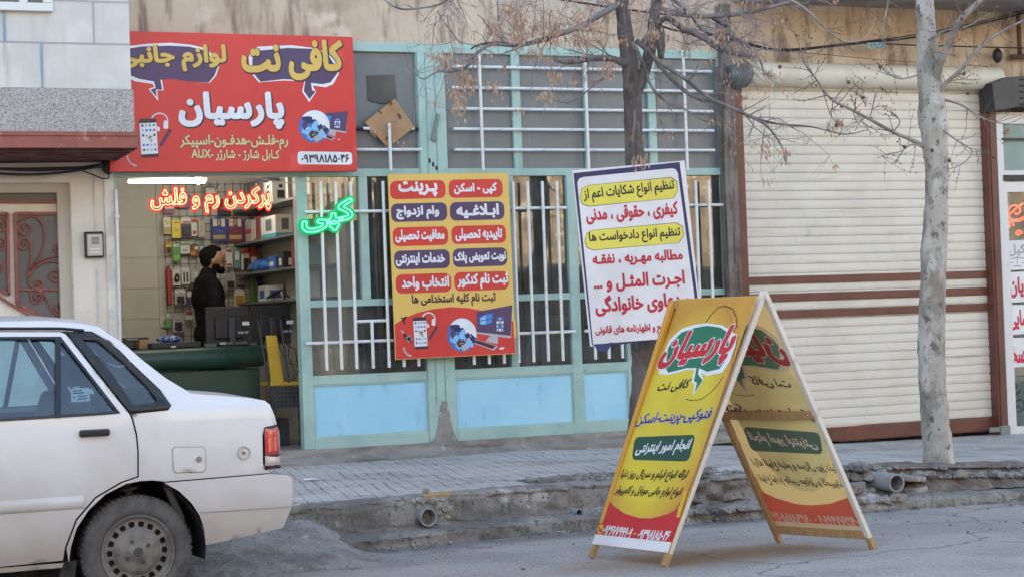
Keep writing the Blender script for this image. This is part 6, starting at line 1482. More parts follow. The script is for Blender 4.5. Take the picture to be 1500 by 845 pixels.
rp = random.Random(21)
def packet(px0, py0, px1, py1, base, label, cols, shape='card', cat='packet', grp='packets hanging on the wire grid', Y=None):
    """a hanging pack: backing card with a punched header, printed bands and what shows through its clear front"""
    Y = Y or (RY-.06 - rp.random()*.05)
    x0, x1, z0, z1 = X(px0, (py0+py1)/2, Y), X(px1, (py0+py1)/2, Y), Z((px0+px1)/2, py1, Y), Z((px0+px1)/2, py0, Y)
    o = empty('hanging_packet', ((x0+x1)/2, Y, z0), label, cat, grp)
    w, h = x1-x0, z1-z0
    t = rp.uniform(-.03, .03)*h
    mb = MB(); mb.prism([(x0, Y, z0), (x1, Y, z0), (x1+t*.2, Y, z1-.10*h), (x0+w*.68, Y, z1), (x0+w*.32, Y, z1), (x0, Y, z1-.10*h)], (0, .012, 0))
    mb.build('card', P('pack ' + base[0], base[1], .4), o)
    MB().tube([((x0+x1)/2, RY-.03, z1-.05*h), ((x0+x1)/2, Y-.03, z1-.05*h)], .0025, 5).build('hook', M['dark_metal'], o)
    pr = Print(Board((x0, Y, z0), (1, 0, 0), (0, 0, 1)))
    for i, (a, b_, c, d, m) in enumerate(cols):
        pr.polyuv([(w*a, h*b_), (w*c, h*b_), (w*c, h*d), (w*a, h*d)], P('pack ' + m[0], m[1], .4), .001 + .0004*i)
    for j in range(3):
        u, v_ = rp.uniform(.1, .5), rp.uniform(.3, .85)
        pr.polyuv([(w*u, h*v_), (w*(u+.35), h*v_), (w*(u+.35), h*(v_+.025)), (w*u, h*(v_+.025))], P('pack fine print', (.2, .2, .22), .5), .0035+.0003*j)
    pr.build('print', o)
    if shape != 'card':
        mb = MB()
        if shape == 'coil':
            for q in range(3): mb.tube([Vector((x0+w*.5 + w*.3*math.cos(a)*(1-.12*q), Y-.015-.006*q, z0+h*(.38+.05*q)+h*.18*math.sin(a))) for a in [2*math.pi*i/16 for i in range(16)]], .006, 6, closed=True)
        elif shape == 'tool':
            mb.tube([(x0+w*.5, Y-.02, z0+h*.02), (x0+w*.55, Y-.02, z0+h*.45), (x0+w*.5, Y-.02, z0+h*.95)], [.018, .02, .012], 8)
        else:
            mb.box(x0+w*.18, x1-w*.18, Y-.022, Y-.002, z0+h*.10, z0+h*.52)
        mb.build('contents', P('pack dark' if shape != 'tool' else 'pack red', (.03, .03, .035) if shape != 'tool' else (.5, .03, .03), .35), o, bevel=.004 if shape == 'box' else 0)
    return o
WH, GD, YL, DP, GR, RD, OR, TL, BG, BL_, MR = ('white', (.66, .66, .62)), ('gold', (.50, .36, .12)), ('yellow', (.74, .62, .05)), ('plum', (.10, .06, .12)), ('green', (.12, .36, .10)), ('red', (.5, .05, .05)), ('orange', (.6, .25, .04)), ('teal', (.12, .30, .28)), ('beige', (.42, .38, .30)), ('blue', (.05, .07, .26)), ('maroon', (.22, .05, .09))
CL, DK = ('clear', (.42, .42, .40)), ('dark', (.035, .035, .04))
packet(239.5, 318, 250, 343, WH, 'white packet with gold print, first in the top row of the grid', [(0, .05, 1, .4, GD), (.1, .65, .9, .8, YL)])
packet(252, 321, 264.5, 349, YL, 'bright yellow box hanging in the top row of the grid', [(.3, .78, .8, .83, DK)], 'card')
packet(265, 318, 280, 348, WH, 'white and plum packet hanging right of the bright yellow box', [(0, 0, 1, .68, DP), (.2, .7, .9, .78, RD)], 'box')
packet(280.5, 320, 289, 346, WH, 'narrow white packet with red header between plum packet and beige packet', [(0, .75, 1, .95, RD), (.2, .1, .8, .3, RD)])
packet(290.5, 321, 300.5, 348, BG, 'plain beige packet at the right end of the top row', [(.1, .1, .9, .85, ('sand', (.48, .44, .35)))])
packet(243, 353, 251, 372, OR, 'small orange packet, first in the second row of the grid', [(.1, .5, .9, .7, YL)], 'box')
packet(253, 355, 264, 383, GR, 'tall green packet hanging under the bright yellow box', [(.1, .1, .9, .3, ('leaf', (.25, .5, .12))), (.1, .75, .9, .9, WH)])
packet(264.5, 355, 278, 372, WH, 'white packet with green header under the plum packet', [(0, .7, 1, .9, GR), (.2, .2, .8, .4, CL)])
packet(279, 357, 291, 375, ('rust', (.20, .08, .05)), 'brown and orange packet in the second row behind the man', [(.05, .05, .6, .4, OR), (.5, .5, .95, .75, WH)])
packet(291.5, 353, 299, 370, TL, 'small teal packet above the head of the man', [(.2, .2, .8, .5, WH)])
packet(243.5, 390, 251, 446, DK, 'red and black cable hanging at the left edge of the grid', [(.1, .55, .9, .95, RD)], 'tool', 'cable')
packet(253, 393, 264, 418, WH, 'white packet with a coiled black cable', [], 'coil')
packet(266, 391, 278, 416, WH, 'white packet with two black bars right of the coiled cable', [(.2, .1, .4, .7, DK), (.6, .1, .8, .7, DK)])
packet(279, 388, 292, 414, CL, 'clear packet hanging close behind the shoulder of the man', [(.2, .3, .8, .6, WH)])
packet(256, 422, 272, 446, CL, 'clear packet with dark gadget under the coiled cable', [(.05, .7, .95, .9, WH)], 'box')
packet(253, 458, 269, 486, CL, 'clear bag holding a black power pack low on the grid', [], 'box')
packet(272, 455, 282, 468, WH, 'small white packet with red header low beside the man', [(.05, .5, .95, .95, RD)])
for (x0, x1, bc, l) in ((310, 333, BL_, 'blue blister card, left of the three wide cards'), (333.5, 357, MR, 'maroon blister card between two blue cards'), (358.5, 381, BL_, 'blue blister card, right of the three wide cards')):
    packet(x0, 318, x1, 354, bc, l, [(.1, .10, .85, .26, GD), (.1, .62, .35, .92, WH), (.4, .66, .55, .9, GD), (.62, .6, .85, .92, WH)], 'card', 'packet', 'three wide blister cards')
packet(331, 364, 340.5, 391, WH, 'white packet with red band, left of three below the blue cards', [(.05, .8, .95, .93, RD), (.1, .05, .9, .18, RD)])
packet(342, 363, 352, 393, TL, 'teal packet, middle of three below the blue cards', [(.2, .4, .8, .8, WH)])
packet(354, 363, 365, 395, WH, 'white red and black packet, right of three below the blue cards', [(0, .72, 1, .92, RD), (.2, .0, .7, .25, DK)], 'box')
packet(330, 400, 345, 424, CL, 'clear packet of small parts right of the shoulder of the man', [(.2, .2, .8, .5, TL)], 'box')
packet(347, 398, 359, 418, ('grey', (.2, .2, .2)), 'grey packet under the teal packet', [(.1, .5, .9, .8, WH)])
packet(343, 423, 359, 448, WH, 'white packet with an amber gadget above the left monitor', [(.1, .05, .9, .62, ('amber', (.55, .30, .03)))])
packet(366, 398, 372, 446, GR, 'narrow green strip hanging at the right edge of the grid', [])
packet(262, 285, 280, 305, DP, 'dark packet high on the grid behind the red neon words', [(.1, .4, .9, .8, MR)])
packet(300, 272, 316, 292, ('grey', (.2, .2, .2)), 'grey packet near the top of the grid behind the neon cords', [(.1, .4, .9, .8, WH)])

packet(243, 456, 250, 480, GR, 'thin dark green packet low at the left edge of the grid', [(.1, .6, .9, .9, WH)])
packet(273, 422, 284, 447, DP, 'plum packet low on the grid close to the back of the man', [(.1, .5, .9, .8, WH)])
packet(367, 360, 377, 393, RD, 'red packet hanging at the right end below the blue cards', [(.1, .05, .9, .5, WH)])
packet(374, 402, 385, 426, CL, 'clear packet at the right edge of the grid beside the green strip', [(.1, .55, .9, .9, BL_)], 'box')
packet(240, 290, 256, 313, MR, 'maroon packet behind the left end of the red neon words', [(.1, .3, .9, .6, WH)])
packet(320, 292, 338, 315, DK, 'dark packet behind the middle of the red neon words', [(.1, .3, .9, .5, RD)])
packet(343, 290, 360, 314, TL, 'teal packet behind the right part of the red neon words', [(.1, .3, .9, .6, WH)])
packet(363, 288, 380, 313, WH, 'white packet behind the right end of the red neon words', [(.1, .3, .9, .6, DK)])

# shelves on the partition, each board with what stands on it
def on_part(px, py):                         # a point of the partition face
    r = ray(px, py); t = (RX - CAM.x)/r.x
    return CAM + r*t
shv = []
for i, (pa, pb_, l) in enumerate((((390, 308), (440, 298), 'top shelf on the partition with books and a white box'), ((383, 358.5), (438, 348), 'second shelf on the partition with a white and teal box'),
                                  ((370, 404), (440, 394), 'third shelf on the partition with a blue bag'), ((384, 444), (440, 440), 'lowest shelf on the partition above the monitors'))):
    a = on_part(*pa); b_ = on_part(*pb_)
    z = (on_part(*pb_).z*.5 + on_part(*pa).z*.5)
    mb = MB().box(RX-.26, RX, D+.35, RY-.02, z-.012, z+.006)
    sh = mb.build('wall_shelf', P('shelf grey', (.13, .14, .14), .4)); tag(sh, l, 'shelf', 'shelves on the partition'); shv.append(z+.006)
def goods(y0, y1, h, si, c, label, cat, bands=(), dep=.16, name='carton', x=None):
    z = shv[si]; x1 = RX-.03 if x is None else x
    o = empty(name, (x1-dep/2, (y0+y1)/2, z), label, cat, 'goods on the partition shelves')
    MB().box(x1-dep, x1, y0, y1, z+.001, z+h).build('box', P('goods ' + c[0], c[1], .45), o, bevel=.004)
    pr = Print(Board((x1-dep, y0, z), (1, 0, 0), (0, 0, 1))); pl = Print(Board((x1-dep, y1, z), (0, -1, 0), (0, 0, 1)))
    for i, (a, b_, c2, d, m) in enumerate(bands):
        for q, w in ((pr, dep), (pl, y1-y0)):
            q.polyuv([(w*a, h*b_), (w*c2, h*b_), (w*c2, h*d), (w*a, h*d)], P('goods ' + m[0], m[1], .45), .0015+.0004*i)
    pr.build('print', o); pl.build('print', o)
    return o
yA = lambda px, py: on_part(px, py).y
ys = D+.45
goods(16.95, 17.5, .24, 0, ('slate', (.12, .13, .14)), 'row of dark folders at the far end of the top shelf', 'folder', [(.1, .1, .2, .9, BG), (.4, .1, .5, .9, TL), (.7, .1, .8, .9, WH)])
goods(16.62, 16.85, .2, 0, ('white', (.62, .62, .6)), 'white carton with a black round mark on the top shelf', 'carton', [(.3, .25, .7, .6, DK), (.4, .7, .6, .85, DK)])
goods(17.28, 17.5, .2, 1, ('cream', (.5, .46, .38)), 'cream carton at the far end of the second shelf', 'carton', [(.1, .4, .9, .6, RD)])
goods(17.05, 17.22, .22, 1, ('maroon', (.24, .05, .06)), 'maroon carton in the middle of the second shelf', 'carton', [(.1, .1, .4, .9, WH)])
goods(16.55, 17.0, .2, 1, ('white', (.62, .62, .6)), 'white carton with teal foot and grey device on the second shelf', 'carton', [(0, 0, 1, .22, ('cyan', (.08, .36, .42))), (.35, .35, .75, .85, ('grey', (.14, .15, .15)))])
goods(16.60, 16.80, .12, 2, ('blue', (.03, .12, .4)), 'blue carton on the third shelf', 'carton', [(.2, .3, .8, .6, WH)])
goods(16.36, 16.52, .15, 2, ('dark', (.035, .035, .04)), 'dark carton at the near end of the third shelf', 'carton', [(.3, .2, .7, .6, WH)])
goods(16.9, 17.15, .14, 3, ('white', (.62, .62, .6)), 'white carton with blue print on the lowest shelf', 'carton', [(.2, .2, .8, .7, BL_)])
for k in range(7):
    goods(15.55+.1*k, 15.62+.1*k, (.2, .24, .17, .22, .19, .25, .2)[k], (0, 1, 2, 3, 1, 2, 0)[k], (WH, BG, TL, WH, DK, MR, WH)[k], ('narrow white carton behind the green neon word', 'beige carton seen through the barred window on the second shelf', 'teal carton seen through the barred window', 'white carton low behind the white bars', 'dark carton behind the white bars', 'maroon carton behind the white bars', 'white carton nearest the window on the top shelf')[k], 'carton')
mb = MB()
def bag(a, b_):
    th = 2*math.pi*a; y = 17.45 - .55*b_
    r = .075*(math.sin(math.pi*min(max(b_, .02), .98))**.45)*(1+.3*noise.noise(Vector((a*6, b_*7, 0))))
    return Vector((RX-.13 + r*1.4*math.cos(th), y, shv[2] + .05 + max(-.048, r*.8*math.sin(th) + .02*noise.noise(Vector((a*9, b_*9, 4))))))
mb.grid(bag, 24, 20)
tag(mb.build('plastic_bag', P('blue plastic', (.03, .11, .40), .3, c2=(.06, .2, .55), scale=14), smooth=True), 'crumpled blue plastic bag lying on the third shelf', 'bag')
mb = MB(); z = shv[3]
for k in range(4): mb.tube([(RX-.1-.04*k, 16.5+.1*k, z+.02), (RX-.14, 16.6+.1*k, z+.09-.01*k), (RX-.2, 16.7+.05*k, z+.03), (RX-.12, 16.85, z+.05)], .007, 6)
tag(mb.build('loose_cable', M['black_plastic'], smooth=True), 'tangled black cables on the lowest shelf', 'cable')

# the counter with padded green front edge
ct = empty('counter', (4.1, 15.9, ZS), 'dark green padded counter inside the doorway', 'counter')
cx0, cx1 = 3.3, X(392, 560, 15.85); czt = Z(330, 507, 15.85)
GRN = P('green leatherette', (.018, .055, .038), .38, c2=(.014, .045, .03), scale=3, bump=.04)
mb = MB().box(cx0, cx1-.05, 15.9, 16.5, ZS, czt-.19); mb.build('front', GRN, ct, bevel=.01)
mb = MB(); mb.tube([(cx0, 15.9, czt-.09), (cx1-.04, 15.9, czt-.09), (cx1, 15.9, czt-.09)], [.09, .09, .07], 16)
mb.build('padded_edge', GRN, ct, smooth=50)
MB().box(cx0, cx1-.02, 15.9, 16.55, czt-.03, czt).build('top', P('counter top', (.03, .04, .035), .35), ct, bevel=.006)

# monitors seen from behind
def monitor(px0, py0, px1, py1, Y, label, post):
    m = empty('monitor', at((px0+px1)/2, py1, Y), label, 'monitor', 'monitors on the counter')
    x0, x1, z0, z1 = X(px0, 480, Y), X(px1, 480, Y), Z((px0+px1)/2, py1, Y), Z((px0+px1)/2, py0, Y)
    mb = MB().box(x0, x1, Y, Y+.025, z0, z1); mb.build('back_shell', M['black_plastic'], m, bevel=.008)
    MB().box(x0+.07, x1-.07, Y-.03, Y-.001, z0+.05, z1-.08).build('rear_bulge', P('black shell', (.016, .016, .018), .5), m, bevel=.015)
    mb = MB().box((x0+x1)/2+post-.03, (x0+x1)/2+post+.03, Y-.07, Y-.032, czt, z0+.22); mb.build('stand', P('stand grey', (.035, .036, .04), .4), m, bevel=.012)
    MB().box((x0+x1)/2+post-.12, (x0+x1)/2+post+.12, Y-.13, Y+.1, czt+.001, czt+.018).build('foot', M['black_plastic'], m, bevel=.006)
    MB().box(x0+.30, x0+.36, Y-.0325, Y-.0305, z0+.16, z0+.19).build('sticker', ink('white', (.78, .78, .80)), m)
    mb = MB().box(x0+.26, x0+.31, Y-.033, Y-.0305, z0+.09, z0+.11).box(x0+.32, x0+.35, Y-.033, Y-.0305, z0+.09, z0+.11); mb.build('port', P('port grey', (.3, .3, .32), .4), m)
monitor(302, 449, 366, 505, 16.05, 'black monitor seen from behind with thick stand, left of two', .02)
monitor(368, 447, 426, 503, 16.12, 'black monitor seen from behind the yellow chair, right of two', .0)
# pc case lying on the counter, printer and cartons
pc = empty('computer_case', at(262, 524, 15.95), 'black computer case lying flat on the counter', 'computer')
x0, x1, z0, z1 = X(222, 515, 15.95), X(295, 515, 15.95), czt, Z(260, 501, 15.95)
MB().box(x0, x1, 15.95, 16.35, z0+.002, z1).build('case', M['black_plastic'], pc, bevel=.006)
MB().box(x0+.05, x1-.03, 15.944, 15.949, z0+.02, z1-.02).build('front_panel', P('case grey', (.03, .031, .035), .4), pc)
MB().box(x0+.16, x0+.2, 15.94, 15.9435, z0+.008, z0+.018).build('badge', ink('white', (.78, .78, .80)), pc)
mb = MB()
def bag2(a, b_):
    th = 2*math.pi*a; x = X(230, 497, 16.1) + .20*b_
    r = .03*(math.sin(math.pi*min(max(b_, .03), .97))**.4)*(1+.35*noise.noise(Vector((a*7, b_*9, 2))))
    return Vector((x, 16.1 + 2.5*r*math.cos(th), z1 + .028 + max(-.026, r*math.sin(th))))
mb.grid(bag2, 20, 24)
tag(mb.build('foil_packet', P('blue foil', (.05, .10, .34), .25, c2=(.4, .42, .46), scale=30, lo=.52, hi=.58), smooth=True), 'blue and white crumpled packet on the computer case', 'packet')
pt = empty('printer', at(195, 520, 16.2), 'dark printer with cluttered top at the left end of the counter', 'printer')
x0, x1, z1 = X(180, 505, 16.2), X(218, 505, 16.2), Z(200, 495, 16.2)
MB().box(x0, x1, 16.2, 16.5, czt+.002, z1-.02).build('body', P('printer brown', (.06, .05, .05), .5), pt, bevel=.01)
MB().box(x0-.01, x1+.0, 16.19, 16.5, z1-.018, z1+.005).build('lid', M['black_plastic'], pt, bevel=.006)
MB().box(x0+.03, x0+.12, 16.186, 16.1885, z1-.013, z1-.002).build('control_panel', P('port grey', (.3, .3, .32), .4), pt)
tag(MB().box(X(204, 520, 16.1), X(219, 520, 16.1), 16.08, 16.18, czt+.002, Z(210, 497, 16.1)).build('brown_box', M['card'], bevel=.004), 'small brown box between printer and computer case', 'box')
mb = MB()
rc = random.Random(5)
for k in range(5):
    x = X(300+22*k, 507, 15.97); mb.box(x, x+rc.uniform(.05, .12), 15.95, 15.99, czt+.001, czt+rc.uniform(.01, .035))
tag(mb.build('desk_clutter', P('clutter grey', (.10, .10, .11), .5, c2=(.5, .5, .48), scale=14, lo=.55, hi=.6)), 'small dark bits and papers along the counter under the monitors', 'clutter', kind='stuff')
tag(MB().tube([at(330, 505, 15.83), at(334, 520, 15.80), at(344, 533, 15.80), at(356, 538, 15.80), at(372, 530, 15.80)], .004, 5).build('monitor_cable', M['black_plastic'], smooth=True), 'black cable looping over the green padded counter edge', 'cable')
for q, lb in ((((428, 470), (422, 520), (432, 545), (424, 570)), 'black cable hanging beside the right monitor, the longest'), (((416, 500), (432, 512), (438, 540), (430, 560)), 'black cable curving behind the yellow chair back'), (((408, 505), (420, 530), (436, 535), (438, 520)), 'black cable hooked up behind the yellow chair back')):
    tag(MB().tube([at(x, y, 16.2) for x, y in q], .004, 5).build('computer_cable', M['black_plastic'], smooth=True), lb, 'cable')
# socket on the wall
so_ = empty('wall_socket', at(241, 472, RY-.01), 'cream wall socket at the left edge of the wire grid', 'socket')
x, z = X(241, 472, RY), Z(241, 472, RY)
MB().box(x-.045, x+.045, RY-.03, RY-.013, z-.045, z+.045).build('plate', P('socket cream', (.6, .58, .52), .4), so_, bevel=.006)
MB().disc((x, RY-.0315, z), (0, -1, 0), .026, 18).build('outlet', P('socket grey', (.3, .29, .27), .5), so_)

# yellow chair in the doorway, its thin black frame towards us
ch = empty('chair', at(415, 650, 15.62), 'yellow and black metal chair facing the counter in the doorway', 'chair')
YC = 15.6
CY = P('mustard vinyl', (.58, .36, .035), .45, c2=(.5, .3, .03), scale=5)
q = [(390, 491), (406, 491), (417, 563), (398, 563)]
mb = MB().prism([at(x, y, YC+.02) for x, y in q], (0, .035, 0)); mb.build('backrest', CY, ch, bevel=.01)
q = [at(396, 565, YC), at(442, 564, YC), at(442, 564, YC)+Vector((0, .38, 0)), at(396, 565, YC)+Vector((0, .38, 0))]
MB().prism(q, (0, 0, .03)).build('seat', CY, ch, bevel=.008)
BM = M['dark_metal']
mb = MB(); q = [at(397, 568, YC), at(444, 567, YC)]
z0, z1 = Z(400, 598, YC), Z(400, 567, YC)
mb.box(q[0].x, q[1].x, YC, YC+.02, z0, z1); cr = mb.build('apron', BM, ch)
mb = MB()
for i in range(6):
    for j in range(4): mb.box(q[0].x+.03+.035*i, q[0].x+.042+.035*i, YC-.002, YC-.0005, z0+.03+.035*j, z0+.04+.035*j)
mb.build('punched_pattern', P('pale hole', (.14, .13, .12), .8), cr)
for a, b_ in (((378, 468), (395, 572)), ((411, 467), (423, 560))):
    MB().tube([at(*a, YC+.03), at(*b_, YC+.0)], .010, 8).build('back_post', BM, ch, smooth=40)
for px in (402, 438):
    for dy in (.02, .36):
        x = X(px, 600, YC+dy); MB().tube([(x, YC+dy, ZS+.004), (x, YC+dy, z0+.05)], .011, 8).build('leg', BM, ch, smooth=40)
MB().box(X(410, 640, 15.75), X(424, 640, 15.75), 15.75, 15.9, ZS+.005, Z(415, 612, 15.75)).build('basket', BM, ch)
# things in the dark room behind the panes
for i, (px, w, h, c, l) in enumerate(((503, .05, 2.3, (.05, .22, .42), 'blue upright standing behind the left barred window'),)):
    x = X(px, 450, D+.28); tag(MB().box(x, x+w, D+.26, D+.31, ZS+.01, ZS+1.6).build('blue_upright', P('blue upright', c, .5), bevel=.004), l, 'upright')
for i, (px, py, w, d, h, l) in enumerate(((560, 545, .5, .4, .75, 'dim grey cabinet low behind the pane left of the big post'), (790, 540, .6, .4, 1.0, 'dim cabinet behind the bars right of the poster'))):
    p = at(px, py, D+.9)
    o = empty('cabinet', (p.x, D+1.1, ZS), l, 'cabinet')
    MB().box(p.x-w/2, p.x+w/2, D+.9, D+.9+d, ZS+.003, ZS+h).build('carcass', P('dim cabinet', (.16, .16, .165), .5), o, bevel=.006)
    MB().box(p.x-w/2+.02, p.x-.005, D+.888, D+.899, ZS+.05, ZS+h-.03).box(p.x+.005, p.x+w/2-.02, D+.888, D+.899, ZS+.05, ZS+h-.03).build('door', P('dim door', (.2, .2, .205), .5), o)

# ------------------------------------------------------------------ the shopkeeper
def blob(prims, vox, mats, name, parent=None, smooth_it=4):
    """tapered limbs and ovals fused into one continuous skin"""
    mb = MB()
    for p in prims:
        if p[0] == 'e': mb.ball(p[1], p[2], 20, 14, rot=p[3] if len(p) > 3 else None)
        else:
            a, b_, ra, rb = Vector(p[1]), Vector(p[2]), p[3], p[4]
            n = 8; mb.tube([a.lerp(b_, i/n) for i in range(n+1)], [ra+(rb-ra)*i/n for i in range(n+1)], 16)
            mb.ball(a, ra, 14, 10); mb.ball(b_, rb, 14, 10)
    o = mb.build(name, mats)
    r = o.modifiers.new('r', 'REMESH'); r.mode = 'VOXEL'; r.voxel_size = vox; r.use_smooth_shade = True
    s = o.modifiers.new('s', 'SMOOTH'); s.iterations = smooth_it; s.factor = .5
    dg = bpy.context.evaluated_depsgraph_get()
    me = bpy.data.meshes.new_from_object(o.evaluated_get(dg))
    o.modifiers.clear(); o.data = me
    return o
YM = 17.02
hx = X(306, 420, YM); HT = Z(312, 363.5, YM) - ZS          # standing height
ks = HT/1.715
def Bp(x, y, z): return (hx + x*ks, YM + y*ks, ZS + z*ks)
def e(x, y, z, a, b_, c, rot=None): return ('e', Bp(x, y, z), (a*ks, b_*ks, c*ks)) + ((rot,) if rot else ())
def l(p, q, ra, rb): return ('l', Bp(*p), Bp(*q), ra*ks, rb*ks)
tilt = Matrix.Rotation(R(12), 3, 'Y')
head = [e(.045, 0, 1.615, .098, .076, .105), e(.075, 0, 1.555, .066, .056, .062), l((-.005, 0, 1.42), (.03, 0, 1.55), .062, .056), e(.115, 0, 1.64, .035, .05, .03),
        l((.138, 0, 1.625), (.158, 0, 1.592), .011, .016), e(.137, 0, 1.552, .016, .026, .010), e(.132, 0, 1.535, .016, .024, .010), e(.118, 0, 1.505, .03, .03, .02),
        e(.035, -.078, 1.60, .022, .012, .034, tilt), e(.035, .078, 1.60, .022, .012, .034, tilt), e(.124, -.034, 1.627, .012, .014, .008), e(.124, .034, 1.627, .012, .014, .008)]
torso = [e(0, 0, .95, .125, .165, .13), e(.02, 0, 1.10, .125, .160, .17), e(-.01, 0, 1.28, .125, .185, .17), e(-.02, 0, 1.40, .085, .17, .07)]
arms = []
for s_, el, wr in ((-1, (.02, -.255, 1.12), (.165, -.15, 1.14)), (1, (-.01, .25, 1.11), (.16, .12, 1.13))):
    arms += [l((-.02, s_*.185, 1.385), el, .060, .046), l(el, wr, .045, .030)]
    d = Vector(wr)-Vector(el); d.normalize()
    side = Vector((0, s_*-1, 0)); palm = Vector(wr)+d*.055
    arms += [('e', Bp(*palm), (.048*ks, .018*ks, .040*ks))]
    for f in range(4):
        b0 = palm + d*.035 + Vector((0, 0, .028-.019*f)); b1 = b0 + d*(.040, .046, .043, .034)[f] + side*.012; b2 = b1 + d*.016 + side*.028 - Vector((0, 0, .008))
        arms += [l(b0, b1, .0095, .0085), l(b1, b2, .0085, .0075)]
    t0 = palm + Vector((0, 0, .03)) - d*.02; t1 = t0 + d*.035 + Vector((0, 0, .022)) + side*.014; t2 = t1 + d*.028 + side*.012
    arms += [l(t0, t1, .012, .010), l(t1, t2, .010, .008)]
legs = []
for s_ in (-1, 1):
    legs += [l((0, s_*.09, .92), (.015, s_*.10, .50), .088, .058), l((.015, s_*.10, .50), (-.015, s_*.105, .09), .055, .038), l((-.03, s_*.105, .045), (.16, s_*.115, .03), .042, .032)]
man = blob(head + torso + arms + legs, .0085, P('skin', (.33, .19, .13), .5, c2=(.28, .15, .10), scale=12), 'person', smooth_it=3)
tag(man, 'bearded man in black jacket standing in profile behind the counter', 'person')
infl = lambda prims, d: [(p[0], p[1], tuple(r+d for r in p[2])) + tuple(p[3:]) if p[0] == 'e' else (p[0], p[1], p[2], p[3]+d, p[4]+d) for p in prims]
arm_only = [p for p in arms if p[0] == 'l' and p[3] > .028*ks and p[4] > .028*ks]
JK = mat('black jacket', (.005, .005, .006), .9, spec=.15, c2=(.011, .011, .013), scale=9, bump=.9, bscale=14)
jk = blob(infl(torso, .022) + infl(arm_only, .016) + [l((-.03, 0, 1.40), (.0, 0, 1.49), .085, .075)], .012, JK, 'jacket', smooth_it=4); jk.parent = man
tr = blob(infl([p for p in legs if p[1][2] > ZS+.07] + [torso[0]], .014), .014, P('dark trousers', (.018, .02, .026), .85), 'trousers'); tr.parent = man
sho = blob(infl([p for p in legs if p[1][2] < ZS+.07], .010), .010, M['black_plastic'], 'shoes'); sho.parent = man
HR = mat('dark hair', (.006, .005, .0045), .85, spec=.12, bump=.8, bscale=70)
hr = blob([e(.012, 0, 1.652, .094, .080, .078), e(-.005, 0, 1.612, .070, .077, .075), e(.075, 0, 1.700, .048, .060, .030), e(.045, .01, 1.715, .055, .055, .028), e(.03, -.07, 1.625, .018, .016, .03), e(.03, .07, 1.625, .018, .016, .03)], .007, HR, 'hair', smooth_it=2); hr.parent = man
bd = blob([e(.095, 0, 1.525, .058, .058, .038), e(.055, -.052, 1.55, .042, .020, .038), e(.055, .052, 1.55, .042, .020, .038), e(.140, 0, 1.566, .012, .030, .007), e(.118, 0, 1.50, .03, .035, .02)], .006, HR, 'beard', smooth_it=2); bd.parent = man
mb = MB()
for s_ in (-1, 1): mb.ball(Bp(.128, s_*.034, 1.622), .011*ks, 10, 8)
ey = mb.build('eyes', P('eye dark', (.05, .04, .035), .2), smooth=True); ey.parent = man

# ================================================================== THE WHITE CAR
YN = 9.76; YCC = YN + .80                     # near side and centre line
XE = 2.975
def cside(x, z, xe=XE, r=.15, off=0.0):
    y = YN + off + .018*((z-.68)/.35)**2
    if z > .97: y += (z-.97)*.34 + .02*smooth(.97, 1.05, z)
    x0 = xe - r
    if x > x0:
        t = min((x-x0)/r, .985); y += r - r*math.sqrt(1-t*t)
    xf = -.93
    if x < xf + .22:
        t = min((xf+.22-x)/.22, .985); y += .22 - .22*math.sqrt(1-t*t)
    return y
def cpt(zx, zy, xe=XE, off=0.0):
    px, py = zx/2.139, 450 + zy/2.139
    y = YN
    for _ in range(3):
        p = at(px, py, y); y = min(cside(p.x, p.z, xe, off=off), YN + .25)
    p = at(px, py, y)
    return (min(p.x, xe-.002), p.z)
def cpts(*q, **k): return [cpt(*a, **k) for a in q]
car = empty('sedan_car', (1.2, YCC, 0), 'dusty white sedan parked at the kerb, cut off by the left edge', 'car')
WP = mat('white car paint', (.70, .715, .735), .2, c2=(.66, .67, .68), scale=2, coat=.6)
def dirt(m):
    nt = m.node_tree; N = nt.nodes; L = nt.links; b = N['Principled BSDF']
    prev = b.inputs['Base Color'].links[0].from_socket
    tc = N.new('ShaderNodeTexCoord'); sx = N.new('ShaderNodeSeparateXYZ'); L.new(tc.outputs['Object'], sx.inputs[0])
    no = N.new('ShaderNodeTexNoise'); no.inputs['Scale'].default_value = 3; no.inputs['Detail'].default_value = 8; L.new(tc.outputs['Object'], no.inputs['Vector'])
    a = N.new('ShaderNodeMath'); a.operation = 'MULTIPLY_ADD'; L.new(no.outputs['Fac'], a.inputs[0]); a.inputs[1].default_value = -.55; L.new(sx.outputs['Z'], a.inputs[2])
    ra = N.new('ShaderNodeMapRange'); ra.inputs['From Min'].default_value = .0; ra.inputs['From Max'].default_value = .56; ra.inputs['To Min'].default_value = .8; ra.inputs['To Max'].default_value = .0
    L.new(a.outputs[0], ra.inputs['Value'])
    mx = N.new('ShaderNodeMix'); mx.data_type = 'RGBA'; L.new(ra.outputs[0], mx.inputs['Factor']); L.new(prev, mx.inputs['A']); mx.inputs['B'].default_value = (.27, .22, .17, 1)
    L.new(mx.outputs['Result'], b.inputs['Base Color'])
    rr = N.new('ShaderNodeMapRange'); rr.inputs['To Min'].default_value = .3; rr.inputs['To Max'].default_value = .85; L.new(ra.outputs[0], rr.inputs['Value']); L.new(rr.outputs[0], b.inputs['Roughness'])
dirt(WP)
BK = P('car black trim', (.014, .014, .016), .4)
CG = glass('car glass', (.56, .76, .83), .05, 1.35, (.38, .48, .54))
